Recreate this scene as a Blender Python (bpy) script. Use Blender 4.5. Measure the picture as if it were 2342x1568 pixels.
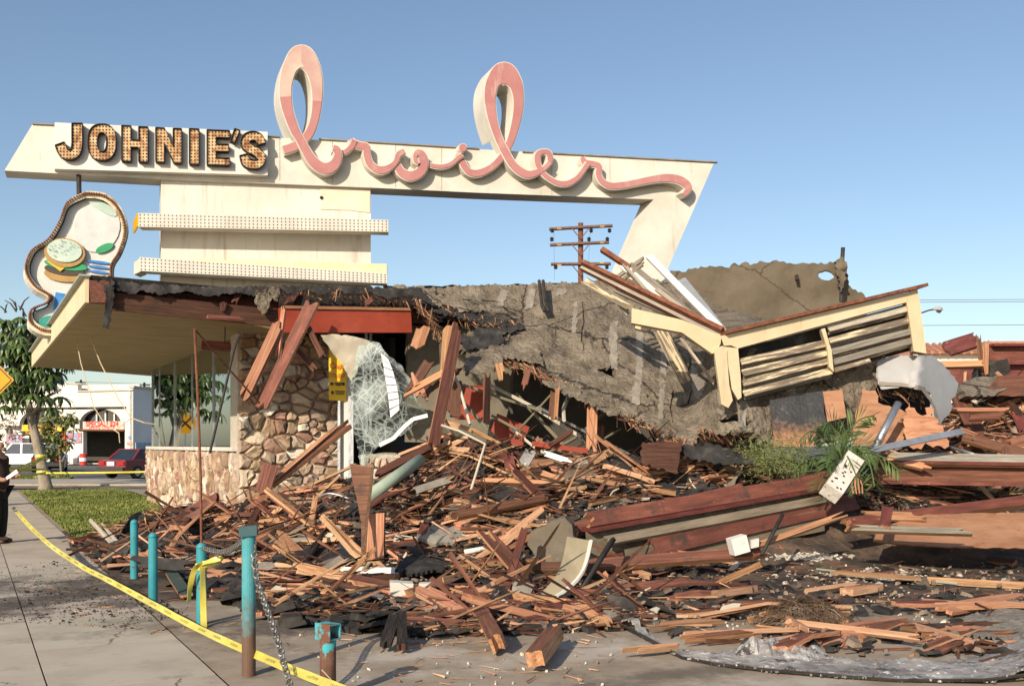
import bpy, bmesh, math, random
import numpy as np
from mathutils import Vector, Matrix, noise, geometry
random.seed(7); np.random.seed(7)
S = bpy.context.scene
for o in list(bpy.data.objects): bpy.data.objects.remove(o, do_unlink=True)
COL = S.collection
V3 = Vector

# ------------------------------------------------------------------ camera, sky, sun, exposure
F, CX, HY, CH = 2277.0, 1171.0, 1016.0, 1.65          # focal length, principal column, horizon row (photo rows), eye height
cam = bpy.data.cameras.new('camera'); cam.sensor_width = 36; cam.lens = 35.0; cam.shift_y = 0.0991
cam.clip_start = .1; cam.clip_end = 3000
camo = bpy.data.objects.new('camera', cam); COL.objects.link(camo)
camo.location = (0, 0, CH); camo.rotation_euler = (math.radians(90), 0, 0); S.camera = camo
SUN_EL = math.radians(26); SUN_DIR = V3((-.44, -.90, 0)).normalized()   # where the sun stands, seen from the ground
W = bpy.data.worlds.new('World'); S.world = W; W.use_nodes = True
nt = W.node_tree; nt.nodes.clear()
sky = nt.nodes.new('ShaderNodeTexSky'); sky.sky_type = 'NISHITA'; sky.sun_disc = False
sky.sun_elevation = SUN_EL; sky.sun_rotation = math.atan2(SUN_DIR.x, SUN_DIR.y)
sky.air_density = 1.0; sky.dust_density = .9; sky.ozone_density = 1.3
bg = nt.nodes.new('ShaderNodeBackground'); bg.inputs['Strength'].default_value = .125
wo = nt.nodes.new('ShaderNodeOutputWorld')
nt.links.new(sky.outputs[0], bg.inputs[0]); nt.links.new(bg.outputs[0], wo.inputs[0])
sl = bpy.data.lights.new('sun', 'SUN'); sl.energy = 5.0; sl.angle = math.radians(.5); sl.color = (1, .875, .71)
so = bpy.data.objects.new('sun', sl); COL.objects.link(so)
so.rotation_euler = (-(SUN_DIR * math.cos(SUN_EL) + V3((0, 0, math.sin(SUN_EL))))).to_track_quat('-Z', 'Y').to_euler()
S.view_settings.view_transform = 'Standard'; S.view_settings.look = 'None'
S.view_settings.exposure = 0.2; S.view_settings.gamma = 1; S.view_settings.use_curve_mapping = False
S.cycles.max_bounces = 6; S.cycles.transparent_max_bounces = 12

# ------------------------------------------------------------------ helpers: places
def P(u, v, Y): return V3(((u - CX) / F * Y, Y, CH + (HY - v) / F * Y))
def G(u, v, z=0.0):
    Y = F * (CH - z) / (v - HY); return V3(((u - CX) / F * Y, Y, z))
A_ = V3((-.48, .877, 0)).normalized(); B_ = V3((.877, .48, 0)).normalized()   # along the street / along the diner's front
XK = [-8.5, -7, -5, -3, -1, 0, 3, 6, 10, 14]
HK = [.0, .22, .5, .92, 1.25, 1.35, 1.35, 1.2, 1.3, 1.5]
Y0K = [16.5, 15.0, 13.3, 12.3, 11.8, 11.8, 12.4, 13.0, 13.8, 14.5]
Y1K = [19, 18, 18.6, 18.2, 16.2, 15.6, 15.6, 16.2, 18.5, 20]
def heap(X, Y):
    H = np.interp(X, XK, HK); a = np.interp(X, XK, Y0K); b = np.interp(X, XK, Y1K)
    t = min(1, max(0, (Y - a) / (b - a))); t = t * t * (3 - 2 * t)
    z = H * t
    z += 1.5 * min(1, max(0, (X - 7.2 - (Y - 18) * .25) / 2.2)) * min(1, max(0, (Y - 15.8) / 4.0))
    z += .55 * math.exp(-((X + 1.15) / .9) ** 2 - ((Y - 15.7) / .9) ** 2) + .25 * math.exp(-((X + 2.9) / .8) ** 2 - ((Y - 15.2) / 1.0) ** 2) + .22 * math.exp(-((X - 1.4) / 1.0) ** 2 - ((Y - 13.6) / .7) ** 2)
    # stay off the lawn: the heap ends about a metre outside the street wall
    d = (V3((X, Y, 0)) - V3((-7.4, 17.2, 0))).dot(B_)
    z *= min(1, max(0, (d + .2) / 1.8))
    if z > .01:
        n = noise.noise(V3((X * .9, Y * .9, 3))) * .16 + noise.noise(V3((X * 2.6, Y * 2.6, 9))) * .08 + noise.noise(V3((X * 7, Y * 7, 1))) * .03
        z += n * min(1, z / .35)
    return max(z, -.02)
def R(u, v, up=0.0):
    """point where the sight line through a photo position meets the rubble or the ground"""
    k = (u - CX) / F; s = (HY - v) / F; Y = 5.5
    while Y < 40:
        if CH + s * Y <= heap(k * Y, Y) + up: break
        Y += .06
    a, b = Y - .06, Y
    for _ in range(5):
        m = (a + b) / 2
        if CH + s * m <= heap(k * m, m) + up: b = m
        else: a = m
    Y = b
    return V3((k * Y, Y, heap(k * Y, Y) + up))
def pt(a):
    if isinstance(a, Vector): return a.copy()
    return P(*a) if len(a) == 3 else R(*a)

# ------------------------------------------------------------------ helpers: materials
def mat(name, cols, sc=4, st=(1, 1, 1), rough=.85, bump=.25, bsc=None, metal=0, spec=.3, spots=(), vary=0, island=False,
        detail=7, gen=False, stain=None, zmix=None, crack=None, streak=None, bdist=.03):
    m = bpy.data.materials.new(name); m.use_nodes = True; n = m.node_tree.nodes; l = m.node_tree.links
    b = n['Principled BSDF']; b.inputs['Roughness'].default_value = rough; b.inputs['Metallic'].default_value = metal
    b.inputs['Specular IOR Level'].default_value = spec
    tc = n.new('ShaderNodeTexCoord'); oi = n.new('ShaderNodeObjectInfo')
    add = n.new('ShaderNodeVectorMath'); add.operation = 'ADD'; l.new(tc.outputs['Object'], add.inputs[0])
    if not gen:
        mu = n.new('ShaderNodeMath'); mu.operation = 'MULTIPLY'; mu.inputs[1].default_value = 43.7
        l.new(oi.outputs['Random'], mu.inputs[0]); l.new(mu.outputs[0], add.inputs[1])
    mp = n.new('ShaderNodeMapping'); mp.inputs['Scale'].default_value = st; l.new(add.outputs[0], mp.inputs[0])
    nz = n.new('ShaderNodeTexNoise'); nz.inputs['Scale'].default_value = sc; nz.inputs['Detail'].default_value = detail
    nz.inputs['Roughness'].default_value = .62; l.new(mp.outputs[0], nz.inputs['Vector'])
    rp = n.new('ShaderNodeValToRGB'); l.new(nz.outputs[0], rp.inputs[0])
    e = rp.color_ramp.elements
    while len(e) < len(cols): e.new(.5)
    for i, (p, c) in enumerate(cols): e[i].position = p; e[i].color = (*c, 1)
    out = rp.outputs[0]
    for (c, s, lo, hi) in spots:
        n2 = n.new('ShaderNodeTexNoise'); n2.inputs['Scale'].default_value = s; n2.inputs['Detail'].default_value = 6
        n2.inputs['Roughness'].default_value = .7; l.new(add.outputs[0], n2.inputs['Vector'])
        mr = n.new('ShaderNodeMapRange'); mr.inputs[1].default_value = lo; mr.inputs[2].default_value = hi; l.new(n2.outputs[0], mr.inputs[0])
        mx = n.new('ShaderNodeMix'); mx.data_type = 'RGBA'; l.new(mr.outputs[0], mx.inputs[0]); l.new(out, mx.inputs[6]); mx.inputs[7].default_value = (*c, 1)
        out = mx.outputs[2]
    if vary:
        hs = n.new('ShaderNodeHueSaturation'); rnd = oi.outputs['Random']
        if island: rnd = n.new('ShaderNodeNewGeometry').outputs['Random Per Island']
        mr = n.new('ShaderNodeMapRange'); mr.inputs[3].default_value = 1 - vary; mr.inputs[4].default_value = 1 + vary; l.new(rnd, mr.inputs[0])
        l.new(mr.outputs[0], hs.inputs['Value']); l.new(out, hs.inputs['Color'])
        mr2 = n.new('ShaderNodeMath'); mr2.operation = 'PINGPONG'; mr2.inputs[1].default_value = .13; l.new(rnd, mr2.inputs[0])
        mr3 = n.new('ShaderNodeMapRange'); mr3.inputs[2].default_value = .13; mr3.inputs[3].default_value = .488; mr3.inputs[4].default_value = .512
        l.new(mr2.outputs[0], mr3.inputs[0]); l.new(mr3.outputs[0], hs.inputs['Hue']); out = hs.outputs[0]
    for (c, sx_, lo, hi) in (streak or ()):               # rain and rust runs
        m3 = n.new('ShaderNodeMapping'); m3.inputs['Scale'].default_value = sx_; l.new(add.outputs[0], m3.inputs[0])
        n3 = n.new('ShaderNodeTexNoise'); n3.inputs['Scale'].default_value = 1; n3.inputs['Detail'].default_value = 6; n3.inputs['Roughness'].default_value = .65; l.new(m3.outputs[0], n3.inputs['Vector'])
        mr = n.new('ShaderNodeMapRange'); mr.inputs[1].default_value = lo; mr.inputs[2].default_value = hi; l.new(n3.outputs[0], mr.inputs[0])
        mx = n.new('ShaderNodeMix'); mx.data_type = 'RGBA'; l.new(mr.outputs[0], mx.inputs[0]); l.new(out, mx.inputs[6]); mx.inputs[7].default_value = (*c, 1); out = mx.outputs[2]
    if crack:                                             # open fissures: thin dark lines
        cs, cw, cc = crack; nd = n.new('ShaderNodeTexNoise'); nd.inputs['Scale'].default_value = 3.1; nd.inputs['Detail'].default_value = 9; nd.inputs['Roughness'].default_value = .7; l.new(add.outputs[0], nd.inputs['Vector'])
        mv = n.new('ShaderNodeMix'); mv.data_type = 'RGBA'; mv.inputs[0].default_value = .22; l.new(add.outputs[0], mv.inputs[6]); l.new(nd.outputs['Color'], mv.inputs[7])
        vo_ = n.new('ShaderNodeTexVoronoi'); vo_.feature = 'DISTANCE_TO_EDGE'; vo_.inputs['Scale'].default_value = cs; l.new(mv.outputs[2], vo_.inputs['Vector'])
        nw = n.new('ShaderNodeMath'); nw.operation = 'MULTIPLY'; l.new(nd.outputs[0], nw.inputs[0]); nw.inputs[1].default_value = cw * 2
        dv_ = n.new('ShaderNodeMath'); dv_.operation = 'DIVIDE'; l.new(vo_.outputs['Distance'], dv_.inputs[0]); l.new(nw.outputs[0], dv_.inputs[1])
        mr = n.new('ShaderNodeMapRange'); mr.inputs[1].default_value = .5; mr.inputs[2].default_value = 1.2; mr.inputs[3].default_value = .9; mr.inputs[4].default_value = 0; l.new(dv_.outputs[0], mr.inputs[0])
        mx = n.new('ShaderNodeMix'); mx.data_type = 'RGBA'; l.new(mr.outputs[0], mx.inputs[0]); l.new(out, mx.inputs[6]); mx.inputs[7].default_value = (*cc, 1); out = mx.outputs[2]
    if stain:                                             # soot or dirt patches that lie at a place on the ground
        ge = n.new('ShaderNodeNewGeometry'); ns = n.new('ShaderNodeTexNoise'); ns.inputs['Scale'].default_value = 1.7; ns.inputs['Detail'].default_value = 9; ns.inputs['Roughness'].default_value = .75
        l.new(ge.outputs['Position'], ns.inputs['Vector'])
        for (ctr, rx, ry, col, amt) in stain:
            su = n.new('ShaderNodeVectorMath'); su.operation = 'SUBTRACT'; l.new(ge.outputs['Position'], su.inputs[0]); su.inputs[1].default_value = ctr
            ro = n.new('ShaderNodeVectorRotate'); ro.rotation_type = 'Z_AXIS'; ro.inputs['Angle'].default_value = -.5; l.new(su.outputs[0], ro.inputs['Vector'])
            di = n.new('ShaderNodeVectorMath'); di.operation = 'DIVIDE'; l.new(ro.outputs[0], di.inputs[0]); di.inputs[1].default_value = (rx, ry, 1)
            le = n.new('ShaderNodeVectorMath'); le.operation = 'LENGTH'; l.new(di.outputs[0], le.inputs[0])
            m1 = n.new('ShaderNodeMath'); m1.operation = 'SUBTRACT'; m1.inputs[0].default_value = 1; l.new(le.outputs['Value'], m1.inputs[1])
            m2 = n.new('ShaderNodeMath'); m2.operation = 'MULTIPLY_ADD'; l.new(ns.outputs[0], m2.inputs[0]); m2.inputs[1].default_value = 3.2; l.new(m1.outputs[0], m2.inputs[2])
            m3 = n.new('ShaderNodeMapRange'); m3.inputs[1].default_value = 1.75; m3.inputs[2].default_value = 2.35; m3.inputs[4].default_value = amt; l.new(m2.outputs[0], m3.inputs[0])
            mx = n.new('ShaderNodeMix'); mx.data_type = 'RGBA'; l.new(m3.outputs[0], mx.inputs[0]); l.new(out, mx.inputs[6]); mx.inputs[7].default_value = (*col, 1); out = mx.outputs[2]
    if zmix:                                              # paint worn off below a height, with a ragged border
        z0, z1, col = zmix; sx_ = n.new('ShaderNodeSeparateXYZ'); l.new(tc.outputs['Object'], sx_.inputs[0])
        nn_ = n.new('ShaderNodeTexNoise'); nn_.inputs['Scale'].default_value = 14; nn_.inputs['Detail'].default_value = 6; l.new(tc.outputs['Object'], nn_.inputs['Vector'])
        ma = n.new('ShaderNodeMath'); ma.operation = 'MULTIPLY_ADD'; l.new(nn_.outputs[0], ma.inputs[0]); ma.inputs[1].default_value = .55; l.new(sx_.outputs['Z'], ma.inputs[2])
        mr = n.new('ShaderNodeMapRange'); mr.inputs[1].default_value = z0 + .27; mr.inputs[2].default_value = z1 + .27; mr.inputs[3].default_value = 1; mr.inputs[4].default_value = 0; l.new(ma.outputs[0], mr.inputs[0])
        mx = n.new('ShaderNodeMix'); mx.data_type = 'RGBA'; l.new(mr.outputs[0], mx.inputs[0]); l.new(out, mx.inputs[6]); mx.inputs[7].default_value = (*col, 1); out = mx.outputs[2]
    l.new(out, b.inputs['Base Color'])
    if bump:
        bn = n.new('ShaderNodeTexNoise'); bn.inputs['Scale'].default_value = bsc or sc * 4; bn.inputs['Detail'].default_value = 8; l.new(mp.outputs[0], bn.inputs['Vector'])
        bp = n.new('ShaderNodeBump'); bp.inputs['Strength'].default_value = bump; bp.inputs['Distance'].default_value = bdist
        l.new(bn.outputs[0], bp.inputs['Height']); l.new(bp.outputs[0], b.inputs['Normal'])
    return m
def flat(name, c, rough=.6, metal=0, spec=.4): return mat(name, [(.3, tuple(x * .82 for x in c)), (.7, tuple(min(1, x * 1.08) for x in c))], 3, rough=rough, bump=.06, metal=metal, spec=spec)
def glass(name, tint, gl, trans):
    m = bpy.data.materials.new(name); m.use_nodes = True; n = m.node_tree.nodes; l = m.node_tree.links; n.clear()
    o = n.new('ShaderNodeOutputMaterial'); mx = n.new('ShaderNodeMixShader'); t = n.new('ShaderNodeBsdfTransparent'); g = n.new('ShaderNodeBsdfGlossy')
    t.inputs[0].default_value = (*tint, 1); g.inputs[0].default_value = (.9, .95, .93, 1); g.inputs['Roughness'].default_value = .015
    fr = n.new('ShaderNodeFresnel'); fr.inputs[0].default_value = 1.5
    ad = n.new('ShaderNodeMath'); ad.operation = 'MULTIPLY_ADD'; ad.inputs[1].default_value = 1.0; ad.inputs[2].default_value = gl; ad.use_clamp = True
    l.new(fr.outputs[0], ad.inputs[0]); l.new(ad.outputs[0], mx.inputs[0]); l.new(t.outputs[0], mx.inputs[1]); l.new(g.outputs[0], mx.inputs[2]); l.new(mx.outputs[0], o.inputs[0])
    return m

# ------------------------------------------------------------------ helpers: objects
def tag(o, label=None, cat=None, group=None, kind=None):
    if label: o['label'] = label
    if cat: o['category'] = cat
    if group: o['group'] = group
    if kind: o['kind'] = kind
    return o
def thing(name, label, cat, loc=(0, 0, 0), group=None):
    o = bpy.data.objects.new(name, None); o.empty_display_size = .2; COL.objects.link(o); o.location = loc
    return tag(o, label, cat, group)
def wloc(o):
    m = Matrix.Identity(4)
    while o: m = Matrix.Translation(o.location) @ o.rotation_euler.to_matrix().to_4x4() @ m if o.type == 'EMPTY' else o.matrix_basis @ m; m = m if not o.parent else m; o = o.parent if False else None
    return m
def put(o, parent):
    COL.objects.link(o)
    if parent:
        o.parent = parent; o.matrix_parent_inverse = WM[parent.name].inverted() if parent.name in WM else Matrix.Translation(-parent.location)
WM = {}
def mk(name, vs, fs, m, parent=None, mi=None, smooth=False, mx=None, kind=None):
    """one mesh object; world-space points are re-centred on the object's own origin"""
    me = bpy.data.meshes.new(name); vs = [V3(v) for v in vs]
    if mx is None:
        lo = V3([min(v[i] for v in vs) for i in range(3)]); hi = V3([max(v[i] for v in vs) for i in range(3)])
        c = (lo + hi) / 2; c.z = lo.z; vs = [v - c for v in vs]; mx = Matrix.Translation(c)
    me.from_pydata([tuple(v) for v in vs], [], fs); me.update()
    for q in (m if isinstance(m, (list, tuple)) else [m]): me.materials.append(q)
    if mi: me.polygons.foreach_set('material_index', mi)
    if smooth: me.polygons.foreach_set('use_smooth', [True] * len(fs))
    bm = bmesh.new(); bm.from_mesh(me); bmesh.ops.recalc_face_normals(bm, faces=bm.faces); bm.to_mesh(me); bm.free()
    o = bpy.data.objects.new(name, me); o.matrix_basis = mx; put(o, parent); WM[o.name] = mx.copy()
    if kind: o['kind'] = kind
    return o
class Geo:
    """collects boxes, tubes, discs for one mesh"""
    def __init__(s): s.v = []; s.f = []; s.m = []
    def add(s, v, f, mi=0):
        n = len(s.v); s.v += [V3(q) for q in v]; s.f += [tuple(i + n for i in q) for q in f]; s.m += [mi] * len(f); return s
    def obox(s, c, ax, ay, az, mi=0):
        c = V3(c); q = [c + ax * i + ay * j + az * k for i in (-.5, .5) for j in (-.5, .5) for k in (-.5, .5)]
        return s.add(q, [(0, 1, 3, 2), (4, 6, 7, 5), (0, 4, 5, 1), (2, 3, 7, 6), (0, 2, 6, 4), (1, 5, 7, 3)], mi)
    def box(s, x0, x1, y0, y1, z0, z1, mi=0):
        return s.obox(((x0 + x1) / 2, (y0 + y1) / 2, (z0 + z1) / 2), V3((x1 - x0, 0, 0)), V3((0, y1 - y0, 0)), V3((0, 0, z1 - z0)), mi)
    def bar(s, p, q, w, t, mi=0, face=None):
        p, q = V3(p), V3(q); a = (q - p); n = face or V3((0, -1, .4)); y = a.cross(n)
        if y.length < 1e-6: y = V3((1, 0, 0))
        y.normalize(); n = y.cross(a).normalized()
        return s.obox((p + q) / 2, a, y * w, n * t, mi)
    def tube(s, pts, r, n=6, mi=0, cap=True):
        pts = [V3(p) for p in pts]; rs = r if isinstance(r, (list, tuple)) else [r] * len(pts); v = []; f = []
        up = V3((.31, .2, .93)).normalized()
        for i, p in enumerate(pts):
            d = (pts[min(i + 1, len(pts) - 1)] - pts[max(i - 1, 0)]).normalized()
            x = d.cross(up)
            if x.length < .05: x = d.cross(V3((1, 0, 0)))
            x.normalize(); y = d.cross(x)
            v += [p + (x * math.cos(k * 2 * math.pi / n) + y * math.sin(k * 2 * math.pi / n)) * rs[i] for k in range(n)]
        for i in range(len(pts) - 1):
            for k in range(n): f.append((i * n + k, i * n + (k + 1) % n, (i + 1) * n + (k + 1) % n, (i + 1) * n + k))
        if cap: f.append(tuple(range(n))[::-1]); f.append(tuple((len(pts) - 1) * n + k for k in range(n)))
        return s.add(v, f, mi)
    def lathe(s, c, prof, n=16, mi=0):
        c = V3(c); v = []; f = []
        for r, z in prof: v += [c + V3((r * math.cos(k * 2 * math.pi / n), r * math.sin(k * 2 * math.pi / n), z)) for k in range(n)]
        for i in range(len(prof) - 1):
            for k in range(n): f.append((i * n + k, i * n + (k + 1) % n, (i + 1) * n + (k + 1) % n, (i + 1) * n + k))
        f.append(tuple(range(n))[::-1]); f.append(tuple((len(prof) - 1) * n + k for k in range(n)))
        return s.add(v, f, mi)
    def disc(s, c, x, y, r, n=7, mi=0):
        c = V3(c); return s.add([c + (x * math.cos(k * 2 * math.pi / n) + y * math.sin(k * 2 * math.pi / n)) * r for k in range(n)], [tuple(range(n))], mi)
    def go(s, name, m, parent=None, smooth=False, kind=None): return mk(name, s.v, s.f, m, parent, s.m, smooth, None, kind)
def inpoly(p, poly):
    x, y = p; c = False; j = len(poly) - 1
    for i in range(len(poly)):
        xi, yi = poly[i]; xj, yj = poly[j]
        if (yi > y) != (yj > y) and x < (xj - xi) * (y - yi) / (yj - yi) + xi: c = not c
        j = i
    return c
def slab(polys, f3, off, geo=None, mi=0, mside=None):
    """flat plate from an outline and holes; f3 maps 2-D to the plate's plane, off is its thickness vector"""
    g = geo or Geo(); flatp = [p for q in polys for p in q]
    ed = []; k = 0
    for q in polys: ed += [(k + i, k + (i + 1) % len(q)) for i in range(len(q))]; k += len(q)
    vo, _, fo, *_ = geometry.delaunay_2d_cdt([V3((p[0], p[1])).to_2d() if len(p) > 2 else Vector((p[0], p[1])) for p in flatp], ed, [], 1, 1e-7)
    vb = len(g.v); fv = [f3(p.x, p.y) for p in vo]; g.v += fv + [p + off for p in fv]
    for t in fo:
        c = (sum(vo[i].x for i in t) / 3, sum(vo[i].y for i in t) / 3)
        if inpoly(c, polys[0]) and not any(inpoly(c, h) for h in polys[1:]): g.f += [tuple(i + vb for i in t), tuple(i + vb + len(fv) for i in t[::-1])]; g.m += [mi, mi]
    n = len(flatp); fr = [f3(*p) for p in flatp]; base = len(g.v)
    g.v += fr + [p + off for p in fr]
    k = 0
    for q in polys:
        m = len(q)
        for i in range(m):
            a, b = k + i, k + (i + 1) % m; g.f.append((base + a, base + b, base + b + n, base + a + n)); g.m.append(mi if mside is None else mside)
        k += m
    return g
def fbm(p): return noise.noise(p) + .5 * noise.noise(p * 2.1) + .25 * noise.noise(p * 4.3)
def rough_edge(poly, res, jag, rng):
    out = []
    for i in range(len(poly)):
        a = V3((*poly[i], 0)); b = V3((*poly[(i + 1) % len(poly)], 0)); d = b - a; n = max(1, int(d.length / res)); nn = V3((-d.y, d.x, 0)).normalized()
        for k in range(n):
            q = a + d * (k / n) + (nn * rng.uniform(-jag, jag) if k else V3((0, 0, 0))); out.append((q.x, q.y))
    return out
def sheet(name, poly, Yf, thick, m, parent=None, res=16, amp=.05, ns=1.4, holes=(), jag=3, seed=1, dy=0, smooth=True, f3=None):
    """crumpled sheet with real thickness: outline, triangulated inside, bent by noise"""
    rng = random.Random(seed); bd = rough_edge(poly, res * .6, jag, rng)
    pts = [V3((x, y)) for x, y in bd]; ed = [(i, (i + 1) % len(bd)) for i in range(len(bd))]
    hs = []
    for h in holes:
        hb = rough_edge(h, 7, 1.5, rng); hs.append(hb); k = len(pts); pts += [V3(p) for p in hb]; ed += [(k + i, k + (i + 1) % len(hb)) for i in range(len(hb))]
    x0, x1 = min(p[0] for p in bd), max(p[0] for p in bd); y0, y1 = min(p[1] for p in bd), max(p[1] for p in bd)
    y = y0 + res * .5
    while y < y1:
        x = x0 + rng.uniform(0, res)
        while x < x1:
            q = (x + rng.uniform(-.3, .3) * res, y + rng.uniform(-.3, .3) * res)
            if inpoly(q, bd) and not any(inpoly(q, h) for h in hs): pts.append(V3(q))
            x += res
        y += res
    vo, _, fo, *_ = geometry.delaunay_2d_cdt([p.to_2d() for p in pts], ed, [], 1, 1e-4)
    f2 = []
    for t in fo:
        c = ((vo[t[0]].x + vo[t[1]].x + vo[t[2]].x) / 3, (vo[t[0]].y + vo[t[1]].y + vo[t[2]].y) / 3)
        if inpoly(c, bd) and not any(inpoly(c, h) for h in hs): f2.append(tuple(t))
    if f3 is None: f3 = lambda u, v: P(u, v, Yf(u, v) + dy + amp * fbm(V3((u * .01 * ns, v * .01 * ns, 0))) + amp * .35 * noise.noise(V3((u * .055 * ns, v * .055 * ns, 5))))
    fr = [f3(p.x, p.y) for p in vo]; n = len(fr); th = thick if callable(thick) else (lambda p: p + thick)
    vs = fr + [th(p) for p in fr]; fs = list(f2) + [tuple(i + n for i in t[::-1]) for t in f2]
    cnt = {}
    for t in f2:
        for i in range(3):
            e = (t[i], t[(i + 1) % 3]); cnt[tuple(sorted(e))] = cnt.get(tuple(sorted(e)), []) + [e]
    for k, e in cnt.items():
        if len(e) == 1: a, b = e[0]; i0 = len(vs); vs += [vs[b], vs[a], vs[a + n], vs[b + n]]; fs.append((i0, i0 + 1, i0 + 2, i0 + 3))
    o = mk(name, vs, fs, m, parent, smooth=False)
    if smooth: o.data.polygons.foreach_set('use_smooth', [len(p.vertices) == 3 for p in o.data.polygons])
    return o

# ------------------------------------------------------------------ boards with broken ends
def plank_geo(L, w, t, j0, j1, rng, n=5, topfresh=False, bow=0.0):
    """length along x; ends break into strips of different length"""
    v = []; f = []; mi = []
    ys = [-w / 2 + w * i / n for i in range(n + 1)]
    e0 = [-L / 2 + (rng.random() ** 1.6) * j0 for _ in range(n)]; e1 = [L / 2 - (rng.random() ** 1.6) * j1 for _ in range(n)]
    for i in range(n + 1):
        a = e0[min(i, n - 1)] if rng.random() < .5 else e0[max(i - 1, 0)]; b = e1[min(i, n - 1)] if rng.random() < .5 else e1[max(i - 1, 0)]
        q = rng.uniform(-.004, .004); tw = bow * (i / n - .5) * .8
        for z in (-t / 2, t / 2): v += [(a, ys[i], z + tw), (0, ys[i] + q, z + bow), (b, ys[i] + bow * .4, z - tw)]
    for i in range(n):
        a, b = i * 6, (i + 1) * 6
        for k in (0, 1):
            f.append((a + 3 + k, b + 3 + k, b + 4 + k, a + 4 + k)); mi.append(1 if topfresh else 0)
            f.append((a + k, a + 1 + k, b + 1 + k, b + k)); mi.append(0)
        f.append((a, b, b + 3, a + 3)); mi.append(1); f.append((a + 2, a + 5, b + 5, b + 2)); mi.append(1)
    for a in (0, n * 6):
        for k in (0, 1): f.append((a + k, a + 3 + k, a + 4 + k, a + 1 + k)); mi.append(1)
    return v, f, mi
def board(name, label, cat, a, b, w, t, ms, parent=None, jag=(.1, .1), face=None, group=None, px=True, seed=None, topfresh=False, lift=0, n=5):
    a, b = pt(a), pt(b); a.z += lift; b.z += lift
    ax = b - a; L = ax.length; ax.normalize(); mid = (a + b) / 2
    nn = face.copy() if face else (V3((0, 0, CH)) - mid).normalized() + V3((0, 0, .55))
    wd = ax.cross(nn).normalized(); nn = wd.cross(ax); ax2 = wd.cross(nn)
    ww = w * mid.y / F if px else w
    rng = random.Random(seed if seed is not None else hash((round(a.x, 2), round(b.z, 2), round(L, 2))) & 0xffff)
    v, f, mi = plank_geo(L, ww, t, jag[0], jag[1], rng, n, topfresh)
    M4 = Matrix((( ax.x, -wd.x, nn.x, mid.x), (ax.y, -wd.y, nn.y, mid.y), (ax.z, -wd.z, nn.z, mid.z), (0, 0, 0, 1)))
    if M4.to_3x3().determinant() < 0: M4 = Matrix(((ax.x, wd.x, nn.x, mid.x), (ax.y, wd.y, nn.y, mid.y), (ax.z, wd.z, nn.z, mid.z), (0, 0, 0, 1)))
    o = mk(name, v, f, ms, parent, mi, mx=M4)
    if parent is None: tag(o, label, cat, group)
    elif label: o['label'] = label
    return o
def text(s, f3, size, m, parent, name='lettering', w=None, bold=0.0):
    """flat printed lettering: f3 maps (x, y) in metres to its surface; centred on 0,0"""
    c = bpy.data.curves.new('lettering', 'FONT'); c.body = s; c.size = size; c.align_x = 'CENTER'; c.align_y = 'CENTER'; c.resolution_u = 2; c.offset = bold
    o = bpy.data.objects.new('lettering', c); COL.objects.link(o); bpy.context.view_layer.update()
    me = bpy.data.meshes.new_from_object(o.evaluated_get(bpy.context.evaluated_depsgraph_get()))
    v = [tuple(q.co) for q in me.vertices]; fs = [tuple(p.vertices) for p in me.polygons]
    bpy.data.objects.remove(o); bpy.data.meshes.remove(me)
    if w and v:
        ww = max(q[0] for q in v) - min(q[0] for q in v); k = w / ww; v = [(q[0] * k, q[1], 0) for q in v]
    return mk(name, [f3(q[0], q[1]) for q in v], fs, m, parent)
class Mass:
    """many loose splinters, chips and flakes in one mesh"""
    def __init__(s): s.v = []; s.f = []
    def splinter(s, p, d, L, w):
        p = V3(p); d = V3(d).normalized(); x = d.cross(V3((random.uniform(-1, 1), random.uniform(-1, 1), random.uniform(-1, 1))))
        if x.length < .01: return
        x.normalize(); y = d.cross(x); n = len(s.v); k = random.uniform(.15, .5)
        s.v += [p - d * L / 2 + x * w * .5, p - d * L / 2 - x * w * .5, p - d * L / 2 + y * w * k, p + d * L / 2 + x * w * .2, p + d * L / 2 - x * w * .25, p + d * L * .6]
        s.f += [(n, n + 1, n + 4, n + 3), (n + 1, n + 2, n + 5, n + 4), (n + 2, n, n + 3, n + 5), (n, n + 2, n + 1), (n + 3, n + 4, n + 5)]
    def chip(s, p, r, fl=.5):
        p = V3(p); n = len(s.v); m = random.randint(4, 6); a0 = random.random() * 6; h = r * fl * random.uniform(.5, 1.2); tx, ty = random.uniform(-.5, .5), random.uniform(-.5, .5)
        ring = []
        for k in range(m):
            a = a0 + k * 2 * math.pi / m; q = r * random.uniform(.6, 1.25); ring.append(V3((q * math.cos(a), q * math.sin(a), 0)))
        s.v += [p + V3((q.x, q.y, q.x * tx + q.y * ty - .01)) for q in ring] + [p + V3((q.x * .7, q.y * .7, (q.x * tx + q.y * ty) * .8 + h)) for q in ring]
        for k in range(m): s.f.append((n + k, n + (k + 1) % m, n + m + (k + 1) % m, n + m + k))
        s.f.append(tuple(n + m + k for k in range(m)))
    def go(s, name, m, parent=None):
        me = bpy.data.meshes.new(name); me.from_pydata([tuple(q) for q in s.v], [], s.f); me.update(); me.materials.append(m)
        o = bpy.data.objects.new(name, me); put(o, parent); o['kind'] = 'stuff'; return o
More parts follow.
